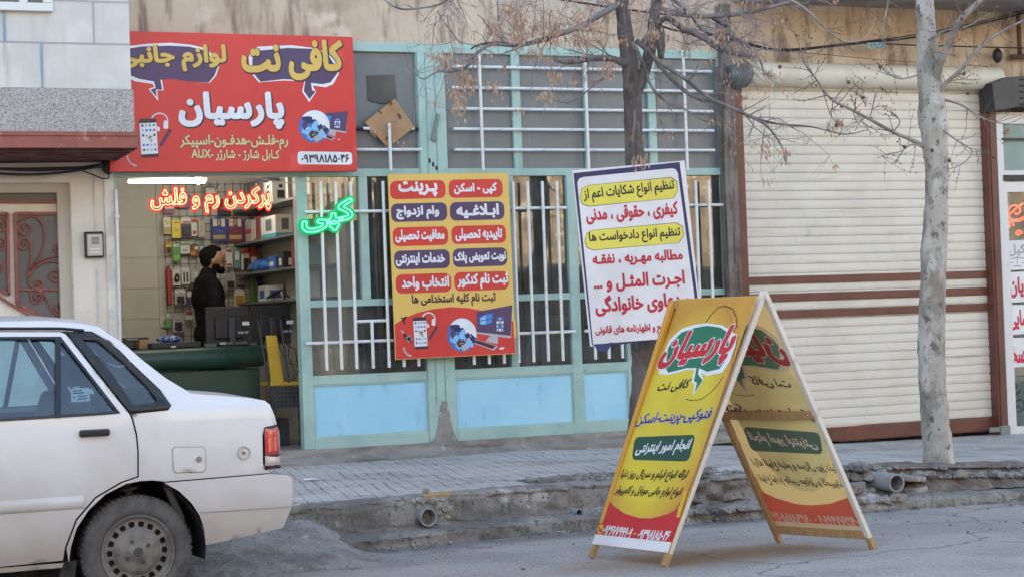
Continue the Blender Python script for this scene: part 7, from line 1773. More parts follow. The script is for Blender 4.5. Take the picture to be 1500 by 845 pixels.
def spanel(name, outer, holes, m, par=car, off=0.0, xe=XE, both=True, step=.06, thick=.0):
    loops = [outer] + (holes or [])
    # outer anticlockwise, holes clockwise
    loops = [(L if (_area(L) > 0) == (i == 0) else L[::-1]) for i, L in enumerate(loops)]
    dens = []
    for L in loops:
        q = []
        for a, b_ in zip(L, L[1:]+L[:1]):
            n = max(1, int(math.hypot(b_[0]-a[0], b_[1]-a[1])/step))
            q += [(a[0]+(b_[0]-a[0])*i/n, a[1]+(b_[1]-a[1])*i/n) for i in range(n)]
        dens.append(q)
    xs = [p[0] for p in outer]; zs = [p[1] for p in outer]
    ex = []
    x = min(xs) + step*.5
    while x < max(xs):
        z = min(zs) + step*.5
        while z < max(zs):
            if winding((x, z), dens): ex.append((x, z))
            z += step
        x += step*(.35 if x > xe-.2 else 1)
    vv, ff = fill(dens, ex)
    out = []
    for sd in ((0, 1) if both else (0,)):
        mb = MB()
        f = lambda p: Vector((p[0], cside(p[0], p[1], xe, off=off) if sd == 0 else 2*YCC - cside(p[0], p[1], xe, off=off), p[1]))
        mb.add([f(p) for p in vv], ff)
        o = mb.build(name, m, par, smooth=True)
        if thick:
            s = o.modifiers.new('t', 'SOLIDIFY'); s.thickness = thick; s.offset = 0
        out.append(o)
    return out
belt = [(-230, 372), (0, 354), (300, 337), (404, 330)]
doorline = [(405, 334), (413, 352), (425, 400), (430, 450), (430, 528), (378, 546), (298, 593), (237, 663), (203, 753), (197, 792)]
qline = [(411, 332), (418, 350), (430, 398), (435, 450), (435, 531), (381, 550), (301, 597), (241, 667), (208, 755), (202, 797)]
blk = [(207, 77), (285, 79), (342, 108), (421, 188), (501, 262), (533, 306), (524, 319), (409, 331)]
# quarter panel with the rear pillar
outer = cpts(*qline[::-1][1:], *[(411, 334), (527, 322), (537, 306), (504, 259), (424, 184), (345, 104), (287, 75), (262, 74), (262, 52), (310, 62), (380, 108), (450, 168), (520, 222), (597, 268), (640, 273), (700, 277), (780, 283), (830, 292), (846, 305), (860, 338), (868, 366), (829, 374), (822, 400), (824, 507), (848, 517), (515, 545), (480, 541), (440, 543), (395, 552), (330, 585), (277, 635), (240, 692), (222, 750), (216, 800)])
spanel('quarter_panel', outer, None, WP, step=.04)
# rear door, its window openings and glass
door_o = cpts(*doorline, (0, 812), (-225, 828), (-235, 372), (-235, 76), (190, 77), (206, 84))
win = cpts((-215, 96), (188, 95), (371, 328), (300, 334), (0, 352), (-215, 366))
dr1, dr2 = spanel('rear_door', door_o, [win], WP)
def glassp(loop, par, off=.012):
    return spanel('window', loop, None, CG, par, off=off, both=False)[0]
for par, sd in ((dr1, 0), (dr2, 1)):
    vv, ff = fill([win if _area(win) > 0 else win[::-1]])
    MB().add([Vector((p[0], cside(*p, off=.014) if sd == 0 else 2*YCC-cside(*p, off=.014), p[1])) for p in vv], ff).build('window', CG, par, fix=False)
    for loop in (cpts((172, 92), (190, 93), (191, 346), (173, 347)), cpts((-215, 362), (0, 347), (300, 329), (371, 322), (376, 331), (300, 338), (0, 357), (-215, 371)), cpts((-215, 92), (190, 91), (376, 330), (368, 330), (186, 99), (-215, 100))):
        L = loop if _area(loop) > 0 else loop[::-1]
        n = len(L); vv, ff = fill([L])
        MB().add([Vector((p[0], cside(*p, off=-.003) if sd == 0 else 2*YCC-cside(*p, off=-.003), p[1])) for p in vv], ff).build('window_seal', BK, par)
# sticker in the quarter light
a, b_, c, d = cpts((222, 255), (281, 251), (284, 293), (225, 297))
ys_ = lambda p: Vector((p[0], cside(*p, off=.008), p[1]))
st = MB().add([ys_(a), ys_(b_), ys_(c), ys_(d)], [(0, 1, 2, 3)]).build('sticker', ink('white', (.78, .78, .80)), dr1)
mb = MB()
ip = lambda u, v: Vector((*((a[k]*(1-u)+b_[k]*u)*(1-v)+(d[k]*(1-u)+c[k]*u)*v for k in (0,)), 0, (a[1]*(1-u)+b_[1]*u)*(1-v)+(d[1]*(1-u)+c[1]*u)*v))
for (u, v, w) in ((.1, .12, .5), (.1, .3, .6), (.35, .55, .5), (.35, .75, .5), (.1, .58, .12)):
    q = [ip(u, v), ip(u+w, v), ip(u+w, v+.09), ip(u, v+.09)]
    mb.add([Vector((p.x, cside(p.x, p.z, off=.0065), p.z)) for p in q], [(0, 1, 2, 3)])
mb.build('lettering', BLK, st)
# handle, rub strip
p, q = cpt(247, 392), cpt(342, 390)
mb = MB().box(p[0], q[0], YN-.022, YN+.01, cpt(300, 403)[1], cpt(300, 381)[1]); mb.build('handle', BK, dr1, bevel=.01)
zz0, zz1 = cpt(120, 640)[1], cpt(120, 597)[1]
mb = MB()
xx1 = cpt(262, 600)[0]
mb.grid(lambda u, v: Vector((cpt(-230, 600)[0] + (xx1-cpt(-230, 600)[0])*u, YN - .016*math.sin(math.pi*v)**.5 - 0.0 + .018*((zz0-.68)/.35)**2, zz0 + (zz1-zz0)*v)), 30, 8)
mb.build('rub_strip', WP, dr1, smooth=True)
# black pillar trim with the small fixed window
loop = cpts(*blk); hole = cpts((256, 100), (303, 103), (382, 170), (462, 250), (492, 290), (480, 301), (416, 306), (380, 250), (322, 172))
bt = spanel('pillar_trim', loop, [hole], BK, off=-.006, thick=.008)
L = hole if _area(hole) > 0 else hole[::-1]
for sd, par in ((0, bt[0]), (1, bt[1])):
    vv, ff = fill([L]); MB().add([Vector((p[0], cside(*p, off=.006) if sd == 0 else 2*YCC-cside(*p, off=.006), p[1])) for p in vv], ff).build('fixed_window', CG, par, fix=False)
# sill, front door, fender (mostly beyond the frame)
spanel('sill', cpts((-235, 832), (0, 816), (200, 800), (196, 815), (0, 832), (-235, 850)), None, WP, off=.01)
xf1 = cpt(-240, 500)[0]
zb_, zt_ = cpt(-235, 828)[1], cpt(-235, 76)[1]; zbl_ = cpt(-235, 372)[1]
fd = [(xf1-.006, zb_), (xf1-.006, zt_), (.62, zt_), (.12, zbl_-.01), (.10, .45), (.16, zb_)]
fw_ = [(xf1-.06, zbl_+.01), (xf1-.06, zt_-.04), (.68, zt_-.045), (.24, zbl_+.005)]
f1, f2 = spanel('front_door', fd, [fw_], WP, thick=.004)
for sd, par in ((0, f1), (1, f2)):
    vv, ff = fill([fw_ if _area(fw_) > 0 else fw_[::-1]]); MB().add([Vector((p[0], cside(*p, off=.014) if sd == 0 else 2*YCC-cside(*p, off=.014), p[1])) for p in vv], ff).build('window', CG, par, fix=False)
arch = [(-.145 + .325*math.cos(t), .279 + .325*math.sin(t)) for t in [math.pi*i/14 for i in range(15)]]
spanel('front_wing', [(.094, zb_)] + [(.094, .45), (.114, zbl_-.01), (.0, .935), (-.4, .88), (-.80, .77), (-.88, .68), (-.90, .3), (-.47, .3)] + arch[::-1][1:-1] + [(.17, .285)], None, WP)
# top surfaces lofted across the car
def loft(name, prof, m, y_in=0.0, crown=.02, par=car, n=14, xe=XE, off=0.0, drop=0.0):
    mb = MB(); k = len(prof)
    def pt(i, v):
        x, z = prof[i]
        ya = cside(x, z, xe, off=off) + y_in; yb = 2*YCC - ya
        s_ = 2*v - 1
        return Vector((x, ya + (yb-ya)*v, z + crown*(1-s_*s_) - drop))
    mb.add([pt(i, j/n) for i in range(k) for j in range(n+1)], [(i*(n+1)+j, i*(n+1)+j+1, (i+1)*(n+1)+j+1, (i+1)*(n+1)+j) for i in range(k-1) for j in range(n)])
    return mb.build(name, m, par, smooth=True)
roofp = cpts((-235, 50), (-100, 45), (0, 44), (150, 42), (262, 52), (310, 62), (335, 78))
roofp = [(.70, roofp[0][1]-.03), (.85, roofp[0][1]-.01)] + roofp
rf = loft('roof', roofp, WP, crown=.035)
# gutter line over the doors
g0 = [cpt(x, y) for x, y in ((-235, 70), (0, 66), (190, 66), (262, 72))]
for sd in (0, 1): MB().tube([Vector((p[0], (cside(*p)-.006) if sd == 0 else 2*YCC-cside(*p)+.006, p[1])) for p in g0], .008, 6).build('gutter', BK, rf)
for sd in (0, 1):
    pts = cpts((-235, 76), (-235, 50), (-100, 45), (0, 44), (150, 42), (262, 52), (262, 76), (190, 74), (0, 74))
    vv, ff = fill([pts if _area(pts) > 0 else pts[::-1]])
    MB().add([Vector((p[0], cside(*p) if sd == 0 else 2*YCC-cside(*p), p[1])) for p in vv], ff).build('roof_side', WP, rf)
slope = cpts((335, 78), (380, 108), (450, 168), (520, 222), (590, 264))
loft('rear_window', slope, CG, y_in=.10, crown=.02)
mb = MB()
for sd in (0, 1):
    vv = []
    for x, z in slope:
        y = cside(x, z); y2 = y + .11
        for yy_ in (y, y2): vv.append(Vector((x, yy_ if sd == 0 else 2*YCC-yy_, z + (.002 if yy_ == y else .012))))
    mb.add(vv, [(2*i, 2*i+1, 2*i+3, 2*i+2) for i in range(len(slope)-1)])
mb.build('rear_pillar', WP, car, smooth=True)
trunk = cpts((590, 265), (600, 271), (640, 273), (700, 277), (780, 283), (830, 292), (846, 305), (860, 338), (868, 370), (872, 430), (868, 505))
loft('boot_lid', [(min(x, XE-.004), z) for x, z in trunk], WP, crown=.018)
loft('bonnet', [(-.86, .72), (-.80, .775), (-.4, .885), (.0, .94), (.08, .95)], WP, crown=.03)
loft('windscreen', [(.08, .95), (.70, roofp[0][1])], CG, y_in=.05, crown=.03)
loft('nose', [(-.86, .72), (-.90, .55), (-.90, .3)], WP, crown=.0)
# bumpers
bo = cpts((515, 549), (848, 521), (900, 524), (914, 534), (917, 552), (915, 622), (886, 690), (645, 744), (640, 690), (625, 650), (600, 612), (560, 574), xe=3.07, off=-.02)
bmp = spanel('rear_bumper', bo, None, WP, off=-.02, xe=3.07, step=.03)[0]
bp = [cpt(900, 522, xe=3.07, off=-.02), cpt(914, 534, xe=3.07, off=-.02), cpt(917, 552, xe=3.07, off=-.02), cpt(915, 622, xe=3.07, off=-.02), cpt(886, 690, xe=3.07, off=-.02)]
loft('bumper_face', [(min(x, 3.066), z) for x, z in [(2.88, bp[0][1])] + bp], WP, crown=.0, xe=3.07, off=-.02, par=car)
mb = MB(); za_, zb2_ = cpt(640, 638)[1], cpt(905, 614)[1]
mb.tube([Vector((x, cside(x, .5, 3.07, off=-.022), za_ + (zb2_-za_)*i/14)) for i, x in enumerate([cpt(625, 638)[0] + (3.055-cpt(625, 638)[0])*i/14 for i in range(15)])], .004, 5)
mb.build('bumper_crease', P('car crease', (.42, .41, .40), .5), bmp)
loft('front_bumper', [(-.93, .5), (-.95, .42), (-.93, .25)], BK, crown=0)
# tail lamp: red over clear
tl_o = cpts((827, 377), (868, 369), (879, 388), (885, 415), (887, 440), (885, 475), (879, 503), (829, 508))
t1 = spanel('tail_lamp', tl_o, None, P('lamp housing', (.05, .01, .01), .3), off=-.004, thick=.004)[0]
RL = mat('red lamp lens', (.50, .012, .014), .12, c2=(.62, .03, .03), scale=18, coat=1.0, bump=.12, bscale=120)
for loop, m in (([(829, 379), (867, 372), (877, 389), (883, 415), (884, 440), (882, 458), (829, 462)], RL), ([(829, 464), (882, 460), (880, 482), (877, 492), (830, 496)], P('clear lens', (.55, .46, .44), .15, coat=1.0))):
    L = cpts(*loop); L = L if _area(L) > 0 else L[::-1]
    vv, ff = fill([L], [(x, z) for x, z in [(L[0][0] + .01*i, L[0][1] + .02*j) for i in range(14) for j in range(-12, 12)] if winding((x, z), [L])])
    MB().add([Vector((p[0], cside(*p, off=-.010), p[1])) for p in vv], ff).build('lens', m, t1, smooth=True)
for k in range(3):
    L = cpts((833, 466+9*k), (879, 463+9*k), (878, 466+9*k), (833, 469+9*k)); L = L if _area(L) > 0 else L[::-1]
    vv, ff = fill([L]); MB().add([Vector((p[0], cside(*p, off=-.0125), p[1])) for p in vv], ff).build('lens_rib', P('lens rib', (.25, .12, .12), .3), t1)
L = cpts((838, 410), (862, 405), (864, 448), (840, 452)); L = L if _area(L) > 0 else L[::-1]
vv, ff = fill([L]); MB().add([Vector((p[0], cside(*p, off=-.0125), p[1])) for p in vv], ff).build('reflector', mat('reflector', (.75, .10, .08), .2, coat=1), t1)
# filler flap and the gas filler
L = [(546, 438), (634, 437), (642, 446), (643, 505), (634, 514), (552, 517), (543, 508), (541, 446)]
spanel('flap_gap', cpts(*[((x-592)*1.022+592, (y-477)*1.03+477) for x, y in L]), None, P('shut line', (.10, .10, .10), .8), off=-.0032, both=False)
fl = spanel('filler_flap', cpts(*L), None, WP, off=-.0055, both=False)[0]
c = cpt(622, 475); MB().lathe((c[0], YN-.008, c[1]), (0, 1, 0), [(-.004, 0), (-.004, .014), (.004, .015)], 20).build('lock', P('lock steel', (.35, .35, .35), .3, metal=.8), fl, smooth=40)
c = cpt(764, 455); yv = cside(*c)
gf = MB().lathe((c[0], yv, c[1]), (0, 1, 0), [(.002, .036), (-.008, .034), (-.008, .027), (.012, .025), (.012, 0)], 26).build('gas_filler', P('car crease', (.42, .41, .40), .5), car, smooth=40)
MB().lathe((c[0], yv, c[1]), (0, 1, 0), [(-.006, 0), (-.006, .008), (.004, .010), (.004, .015), (.013, .015)], 16).build('valve', P('brass', (.3, .22, .1), .35, metal=.8), gf, smooth=40)
# dark inner skin behind the shut lines, floor, wheel wells
L = cpts((-235, 820), (-235, 380), (400, 345), (597, 285), (800, 300), (815, 500), (515, 535), (435, 537), (370, 552), (295, 600), (235, 670), (208, 752), (202, 795))
spanel('inner_skin', L, None, P('underbody', (.02, .02, .02), .9), off=.03, step=.12)
UB = P('underbody', (.02, .02, .02), .9)
mb = MB().box(-.8, 1.9, YN+.16, 2*YCC-YN-.16, .24, .36); mb.box(1.9, 2.8, YN+.3, 2*YCC-YN-.3, .36, .44); mb.box(.1, 1.85, YN+.06, 2*YCC-YN-.06, .26, .34)
mb.box(2.1, 2.7, YN+.36, 2*YCC-YN-.36, .36, .72)
mb.build('floor_pan', UB, car)
def well(cx, r, sd):
    mb = MB(); ys0, ys1 = (YN+.03, YN+.32)
    n = 16; vv = []
    for i in range(n+1):
        a_ = math.pi*(-.06 + 1.12*i/n)
        for y in (ys0, ys1): vv.append(Vector((cx + r*math.cos(a_), y if sd == 0 else 2*YCC-y, .279 + r*math.sin(a_))))
    mb.add(vv, [(2*i, 2*i+1, 2*i+3, 2*i+2) for i in range(n)])
    y = ys1 if sd == 0 else 2*YCC-ys1
    mb.add([Vector((cx + r*math.cos(a_), y, .279 + r*math.sin(a_))) for a_ in [2*math.pi*i/24 for i in range(24)]], [tuple(range(24))])
    mb.build('wheel_well', UB, car)
for cx in (2.2, -.145):
    for sd in (0, 1): well(cx, .345, sd)
# rear spring and damper seen above the tyre
mb = MB()
mb.tube([(2.19 + .05*math.cos(a_), YN+.17 + .05*math.sin(a_), .52 + a_*.006) for a_ in [i*.5 for i in range(60)]], .007, 6); mb.tube([(2.19, YN+.17, .3), (2.19, YN+.17, .72)], .02, 8)
mb.tube([(2.36, YN+.10, .62), (2.44, YN+.10, .42)], .02, 8)
mb.build('suspension', P('old steel grey', (.09, .085, .08), .7), car, smooth=40)
# mud flap
mb = MB().prism([(1.83, YN+.05, .26), (1.90, YN+.05, .26), (1.88, YN+.05, .12), (1.80, YN+.05, .14)], (0, .18, 0)); mb.build('mud_flap', BK, car)
# wheels
def wheel(cx, sd):
    yo = YN + .022 if sd == 0 else 2*YCC - YN - .022
    s_ = 1 if sd == 0 else -1
    w = empty('wheel', (cx, yo, .279), None, None); w.parent = car
    w.location = Vector((cx, yo, .279)) - origin_of(car)
    ax = (0, s_, 0); c = Vector((cx, yo, .279))
    TY = P('dusty tyre', (.105, .10, .096), .9, c2=(.065, .063, .062), scale=9, c3=(.15, .14, .13), scale3=5, lo3=.55, hi3=.7, bump=.3, bscale=60)
    mb = MB().lathe(c, ax, [(.012, .186), (.0, .196), (-.004, .212), (.0, .236), (.004, .24), (.010, .258), (.024, .272), (.040, .278), (.085, .279), (.13, .278), (.155, .268), (.165, .24), (.165, .19)], 64)
    for i in range(60):
        a_ = 2*math.pi*i/60
        p0 = Vector((math.cos(a_), 0, math.sin(a_))); tv = Vector((-math.sin(a_), 0, math.cos(a_)))
        mb.beam(c + p0*.2775 + Vector((0, s_*.03, 0)), c + p0*.2775 + Vector((0, s_*.085, 0)) + tv*.01, tv, .012, .007); mb.beam(c + p0*.2775 + Vector((0, s_*.09, 0)), c + p0*.2775 + Vector((0, s_*.145, 0)) - tv*.01, tv, .012, .007)
        mb.beam(c + p0*.262 + Vector((0, s_*.014, 0)), c + p0*.274 + Vector((0, s_*.027, 0)), tv, .010, .004)
    mb.build('tyre', TY, w, smooth=50)
    RM = P('dusty steel rim', (.19, .182, .172), .55, c2=(.115, .108, .104), scale=10, metal=.25, c3=(.2, .185, .17), scale3=7, lo3=.55, hi3=.7)
    mb = MB().lathe(c, ax, [(.014, .188), (.006, .184), (.008, .176), (.022, .170), (.030, .160), (.030, .157)], 64)
    mb.lathe(c, ax, [(.030, .118), (.020, .105), (.012, .085), (.014, .06), (.010, .045), (.002, .035), (.000, .03), (.0, .0)], 48)
    n = 18                                        # the ring of holes: webs between two circles
    ri, ro = .117, .158
    for i in range(n):
        a0, a1 = 2*math.pi*(i+.30)/n, 2*math.pi*(i+1-.30)/n
        P_ = lambda a_, r_, y_: c + Vector((math.cos(a_)*r_, s_*y_, math.sin(a_)*r_))
        b0, b1 = 2*math.pi*(i+.08)/n, 2*math.pi*(i+.92)/n
        h0, h1, hm0, hm1 = 2*math.pi*(i-.30)/n, 2*math.pi*(i+.30)/n, .127, .149
        # web (solid) between holes
        mb.add([P_(h1, ri, .030), P_(a1, ri, .030), P_(a1, ro, .030), P_(h1, ro, .030)], [(0, 1, 2, 3)])
        # inner and outer margins round the hole
        mb.add([P_(h0, ri, .030), P_(h1, ri, .030), P_(h1, hm0, .030), P_((h0+h1)/2, hm0-.004, .030), P_(h0, hm0, .030)], [(0, 1, 2, 3, 4)])
        mb.add([P_(h0, ro, .030), P_(h1, ro, .030), P_(h1, hm1, .030), P_((h0+h1)/2, hm1+.003, .030), P_(h0, hm1, .030)], [(0, 1, 2, 3, 4)])
    rim = mb.build('rim', RM, w, smooth=40, fix=False)
    MB().disc(c + Vector((0, s_*.06, 0)), ax, .17, 32).build('brake_drum', P('drum dark', (.025, .024, .023), .8), w)
    mb = MB()
    for i in range(4):
        a_ = math.pi/2*i + .5; mb.lathe(c + Vector((math.cos(a_)*.06, s_*.014, math.sin(a_)*.06)), ax, [(-.012, 0), (-.012, .009), (.004, .010)], 6)
    mb.lathe(c, ax, [(-.004, 0), (-.004, .022), (.004, .026)], 16)
    mb.build('wheel_nut', P('nut dark', (.05, .048, .046), .5), w)
for cx in (2.2, -.145):
    for sd in (0, 1): wheel(cx, sd)
# seats
ST = P('seat cloth', (.045, .05, .056), .85, c2=(.06, .066, .074), scale=6)
def seat(x, y0, y1, name):
    mb = MB().box(x-.52, x, y0, y1, .36, .55); mb.prism([(x-.03, y0, .5), (x+.13, y0, .5), (x+.26, y0, 1.06), (x+.15, y0, 1.07)], (0, y1-y0, 0))
    s_ = mb.build(name, ST, car, bevel=.03)
    mb = MB()
    for k in range(2 if y1-y0 > .8 else 1):
        yc = (y0+y1)/2 if y1-y0 < .8 else y0 + (y1-y0)*(.25+.5*k)
        mb.box(x+.2, x+.3, yc-.13, yc+.13, 1.09, 1.26); mb.tube([(x+.24, yc-.06, 1.02), (x+.25, yc-.06, 1.12)], .007, 6)
    mb.build('headrest', ST, s_, bevel=.03)
seat(1.0, YN+.18, YCC-.1, 'front_seat'); seat(1.0, YCC+.1, 2*YCC-YN-.18, 'front_seat'); seat(1.85, YN+.16, 2*YCC-YN-.16, 'rear_seat')
MB().box(2.02, 2.5, YN+.12, 2*YCC-YN-.12, .93, .96).build('parcel_shelf', ST, car)
mb = MB().box(-.0, .35, YN+.12, 2*YCC-YN-.12, .6, .92); mb.build('dashboard', BK, car, bevel=.03)

# ================================================================== TREES AND CABLES
def px_path(pts, Y, dY=0.0):
    """pts: (px, py, width in px) -> world points and radii at distance Y (dY = how far the far end comes forward)"""
    out, rad = [], []
    n = len(pts)
    for i, (x, y, w) in enumerate(pts):
        p = at(x, y, Y + dY*i/max(1, n-1)); out.append(p)
        rad.append(w/2/F*(p-CAM).dot(FW))
    return out, rad
def refine(pts, rad, k=4):
    """smooth curve through the points (Catmull-Rom)"""
    P_, r_ = [], []
    n = len(pts)
    for i in range(n-1):
        p0, p1, p2, p3 = pts[max(i-1, 0)], pts[i], pts[i+1], pts[min(i+2, n-1)]
        for j in range(k):
            t = j/k
            P_.append(.5*((2*p1) + (p2-p0)*t + (2*p0-5*p1+4*p2-p3)*t*t + (3*p1-p0-3*p2+p3)*t**3))
            r_.append(rad[i]*(1-t) + rad[i+1]*t)
    return P_ + [pts[-1]], r_ + [rad[-1]]
def trunk(mb, pts, rad, knots, seed, n=26, k=12, rough=.07):
    pts, rad = refine(pts, rad, k)
    rings = []
    vv, ff = [], []
    for i, (p, r) in enumerate(zip(pts, rad)):
        t = (pts[min(i+1, len(pts)-1)] - pts[max(i-1, 0)]).normalized()
        u = (Vector((1, 0, 0)) - t*t.x).normalized(); w = t.cross(u)
        for j in range(n):
            a = 2*math.pi*j/n
            d = u*math.cos(a) + w*math.sin(a)
            q = p + d*r
            g = 1 + rough*noise.noise(q*7 + Vector((seed, 0, 0))) + rough*.8*noise.noise(q*19 + Vector((0, seed, 0))) + rough*.4*noise.noise(q*45)
            for kc, kr, ks_ in knots:
                dd = (q-kc).length/kr
                if dd < 1: g += ks_*(1-dd*dd)**2
            vv.append(p + d*r*g)
    for i in range(len(pts)-1):
        for j in range(n): ff.append((i*n+j, i*n+(j+1) % n, (i+1)*n+(j+1) % n, (i+1)*n+j))
    ff.append(tuple((len(pts)-1)*n + j for j in range(n)))
    mb.add(vv, ff)
BARK1 = mat('dark bark', (.15, .13, .12), .95, c2=(.07, .06, .056), scale=5, lo=.42, hi=.6, bump=1.0, bscale=28, c3=(.20, .175, .16), scale3=13, lo3=.55, hi3=.68, stretch=(1, 1, .45),
            streak=((.30, .15, .055), 3.5, .60, .70, (2.5, 2.5, 1.5)))
BARK2 = mat('plane bark', (.40, .37, .325), .85, c2=(.25, .23, .195), scale=6, lo=.47, hi=.58, bump=.7, bscale=30, c3=(.15, .125, .105), scale3=16, lo3=.58, hi3=.63, stretch=(1, 1, .7), speck=((.12, .10, .085), 40, .62, .67),
            streak=((.50, .48, .43), 3.0, .5, .62, (2, 2, .8)))
TWIG1 = mat('grey twig', (.30, .265, .265), .9, c2=(.17, .14, .135), scale=9)
LIMB1 = mat('grey limb', (.22, .195, .19), .95, c2=(.11, .093, .088), scale=7, lo=.42, hi=.6, bump=.8, bscale=40)
TWIG2 = mat('brown twig', (.20, .155, .125), .9, c2=(.12, .085, .07), scale=9)
SEED = mat('dry seed', (.52, .36, .26), .85, c2=(.38, .21, .135), scale=25, c3=(.55, .44, .33), scale3=18, lo3=.5, hi3=.7)
rt = random.Random(12)

def sub(mb, p, d, ln, r, depth, droop, tips, spread=.9, segs=7, up=0.0):
    """a bare branch that splits into finer ones"""
    pts, rad = [p.copy()], [r]
    q, dd = p.copy(), d.normalized()
    for i in range(segs):
        dd = (dd + Vector((rt.uniform(-.22, .22), rt.uniform(-.22, .22), rt.uniform(-.22, .22) + up - droop*(i/segs)))).normalized()
        q = q + dd*ln/segs
        pts.append(q.copy()); rad.append(r*(1-.75*(i+1)/segs))
    mb.tube(pts, rad, 5 if r > .005 else 4, caps=False)
    tips.append((pts, rad))
    if depth > 0:
        for _ in range(rt.randint(2, 4)):
            i = rt.randint(1, segs-1)
            t = (pts[i+1]-pts[i]).normalized()
            side = Vector((rt.uniform(-1, 1), rt.uniform(-1, 1)*.7, rt.uniform(-.7, 1))).normalized()
            sub(mb, pts[i], t + side*spread, ln*rt.uniform(.35, .65), max(.0016, rad[i]*.6), depth-1, droop, tips, spread, max(4, segs-2), up)
def along(pts, rad, k):
    i = min(int(k*(len(pts)-1)), len(pts)-2); f = k*(len(pts)-1)-i
    return pts[i].lerp(pts[i+1], f), (pts[i+1]-pts[i]).normalized(), rad[i]*(1-f)+rad[i+1]*f

# --- dark tree with hanging dry keys, behind the banner
YT = 12.35
base = atz(948, 640, walk_z(6.4)) ; 
tree1 = empty('bare_tree', (at(936, 640, YT).x, YT, walk_z(6.3)), 'bare dark knotted tree with dry hanging keys behind the white banner', 'tree')
tp, tr_ = px_path([(939, 730, 52), (936, 690, 44), (937, 640, 38), (940, 600, 36), (943, 550, 36), (941, 500, 36), (937, 440, 33), (933, 380, 31), (931, 300, 29), (930, 240, 27), (928, 200, 27), (927, 160, 27), (925, 120, 26), (921, 85, 24), (916, 50, 22), (912, 10, 21), (906, -60, 18), (900, -160, 18)], YT)
kn = [(at(932, 165, YT-.1), .09, .22), (at(938, 188, YT-.1), .08, .16), (at(918, 140, YT-.1), .08, .18), (at(945, 260, YT-.1), .1, .15), (at(925, 520, YT-.1), .1, .15), (at(952, 560, YT-.1), .1, .12), (at(930, 600, YT-.1), .1, .12), (at(925, 105, YT-.1), .1, .2)]
mb = MB(); trunk(mb, tp, tr_, kn, 3.1, rough=.10)
s2, r2 = px_path([(932, 135, 18), (944, 105, 18), (953, 70, 18), (957, 35, 17), (962, 0, 16), (970, -60, 14), (985, -160, 10)], YT, -.2)
trunk(mb, s2, r2, [], 5.0, 18, 8)
s3, r3 = px_path([(958, 26, 12), (965, 45, 15), (968, 68, 14), (968, 86, 9)], YT-.12)
trunk(mb, s3, r3, [], 8.0, 16, 6, .12)
mb.build('trunk', BARK1, tree1, smooth=True)
main = [([(928, 92, 16), (912, 92, 12), (895, 86, 10), (870, 86, 9), (850, 89, 8), (830, 92, 7), (812, 88, 4)], .0, -.2),
        ([(940, 66, 9), (972, 28, 9), (1000, 42, 9), (1033, 57, 9), (1057, 74, 8), (1085, 80, 7), (1108, 83, 5)], -.1, -.5),
        ([(932, 60, 8), (952, 78, 7), (981, 113, 6.5), (1009, 138, 6), (1030, 146, 5.5), (1057, 152, 5), (1092, 168, 4.5), (1120, 178, 4), (1150, 183, 3), (1188, 186, 2.4), (1237, 197, 1.8), (1268, 191, 1.2)], -.1, -.7),
        ([(945, 72, 7), (971, 95, 6), (1000, 113, 6), (1033, 140, 5), (1071, 158, 5), (1111, 177, 4.5), (1128, 190, 3), (1145, 215, 2.5), (1152, 240, 2)], -.2, -.7),
        ([(926, 62, 7), (938, 85, 6), (948, 110, 5), (953, 125, 4), (965, 140, 4), (985, 155, 3.6), (1003, 160, 3), (1020, 172, 2.5), (1050, 183, 2)], -.2, -.4),
        ([(908, 5, 10), (880, 22, 9), (850, 40, 8), (830, 47, 7.5), (790, 60, 7), (756, 67, 6), (720, 66, 4.5), (697, 80, 4.5), (686, 96, 4), (664, 105, 3.5), (640, 106, 2.6), (622, 116, 2), (612, 112, 1.4)], -.1, -.7),
        ([(756, 67, 4), (735, 63, 4), (705, 65, 3.4), (690, 72, 2.5)], -.4, .0),
        ([(712, 63, 3.4), (718, 52, 3), (729, 42, 2.6), (730, 20, 2.2), (728, 2, 1.6)], -.4, -.1),
        ([(674, 64, 2.2), (662, 48, 2.0), (650, 32, 1.8), (640, 16, 1.5)], -.4, .1),
        ([(960, 10, 8), (1000, 22, 8), (1050, 24, 7), (1100, 18, 6), (1150, 5, 5), (1180, -6, 3)], -.1, -.5),
        ([(975, -10, 8), (1010, 20, 5), (1030, 45, 5), (1060, 55, 4.5), (1085, 60, 4), (1110, 82, 3), (1120, 112, 2)], -.1, -.6),
        ([(925, 130, 4), (930, 175, 3.4), (927, 200, 3.4), (928, 255, 3.4), (933, 283, 3), (940, 291, 2)], -.19, -.19),
        ([(895, 112, 4), (880, 118, 3), (862, 132, 2.4), (845, 145, 2.2), (830, 151, 2), (812, 148, 1.4)], -.1, -.2),
        ([(690, -40, 6), (660, -4, 3.5), (640, 8, 3), (618, 12, 3.2), (590, 14, 3), (570, 6, 2.5), (560, -5, 2)], -.5, -.2)]
mb = MB(); tips = []; limbs = []
for pts, d0, d1 in main:
    w, r = px_path(pts, YT + d0, d1 - d0); w, r = refine(w, r, 4)
    mb.tube(w, r, 8, wob=.12, seed=len(limbs)); limbs.append((w, r))
mb.build('limb', LIMB1, tree1, smooth=True)
mb = MB()
for li, (w, r) in enumerate(limbs):
    if li == 11: continue
    cnt = {5: 26, 1: 18, 9: 20, 10: 18, 2: 9, 3: 12, 4: 6, 0: 10, 12: 5, 13: 7, 6: 5, 7: 6, 8: 3}.get(li, 6)
    for _ in range(cnt):
        p, t, rr = along(w, r, rt.uniform(.12, 1.0))
        side = Vector((rt.uniform(-1, 1), rt.uniform(-.8, .8), rt.uniform(-.9, .9))).normalized()
        sub(mb, p, t*.8 + side, rt.uniform(.18, .48), min(.0055, max(.0025, rr*.5)), 1 if rt.random() < .75 else 2, rt.uniform(-.1, .35), tips)
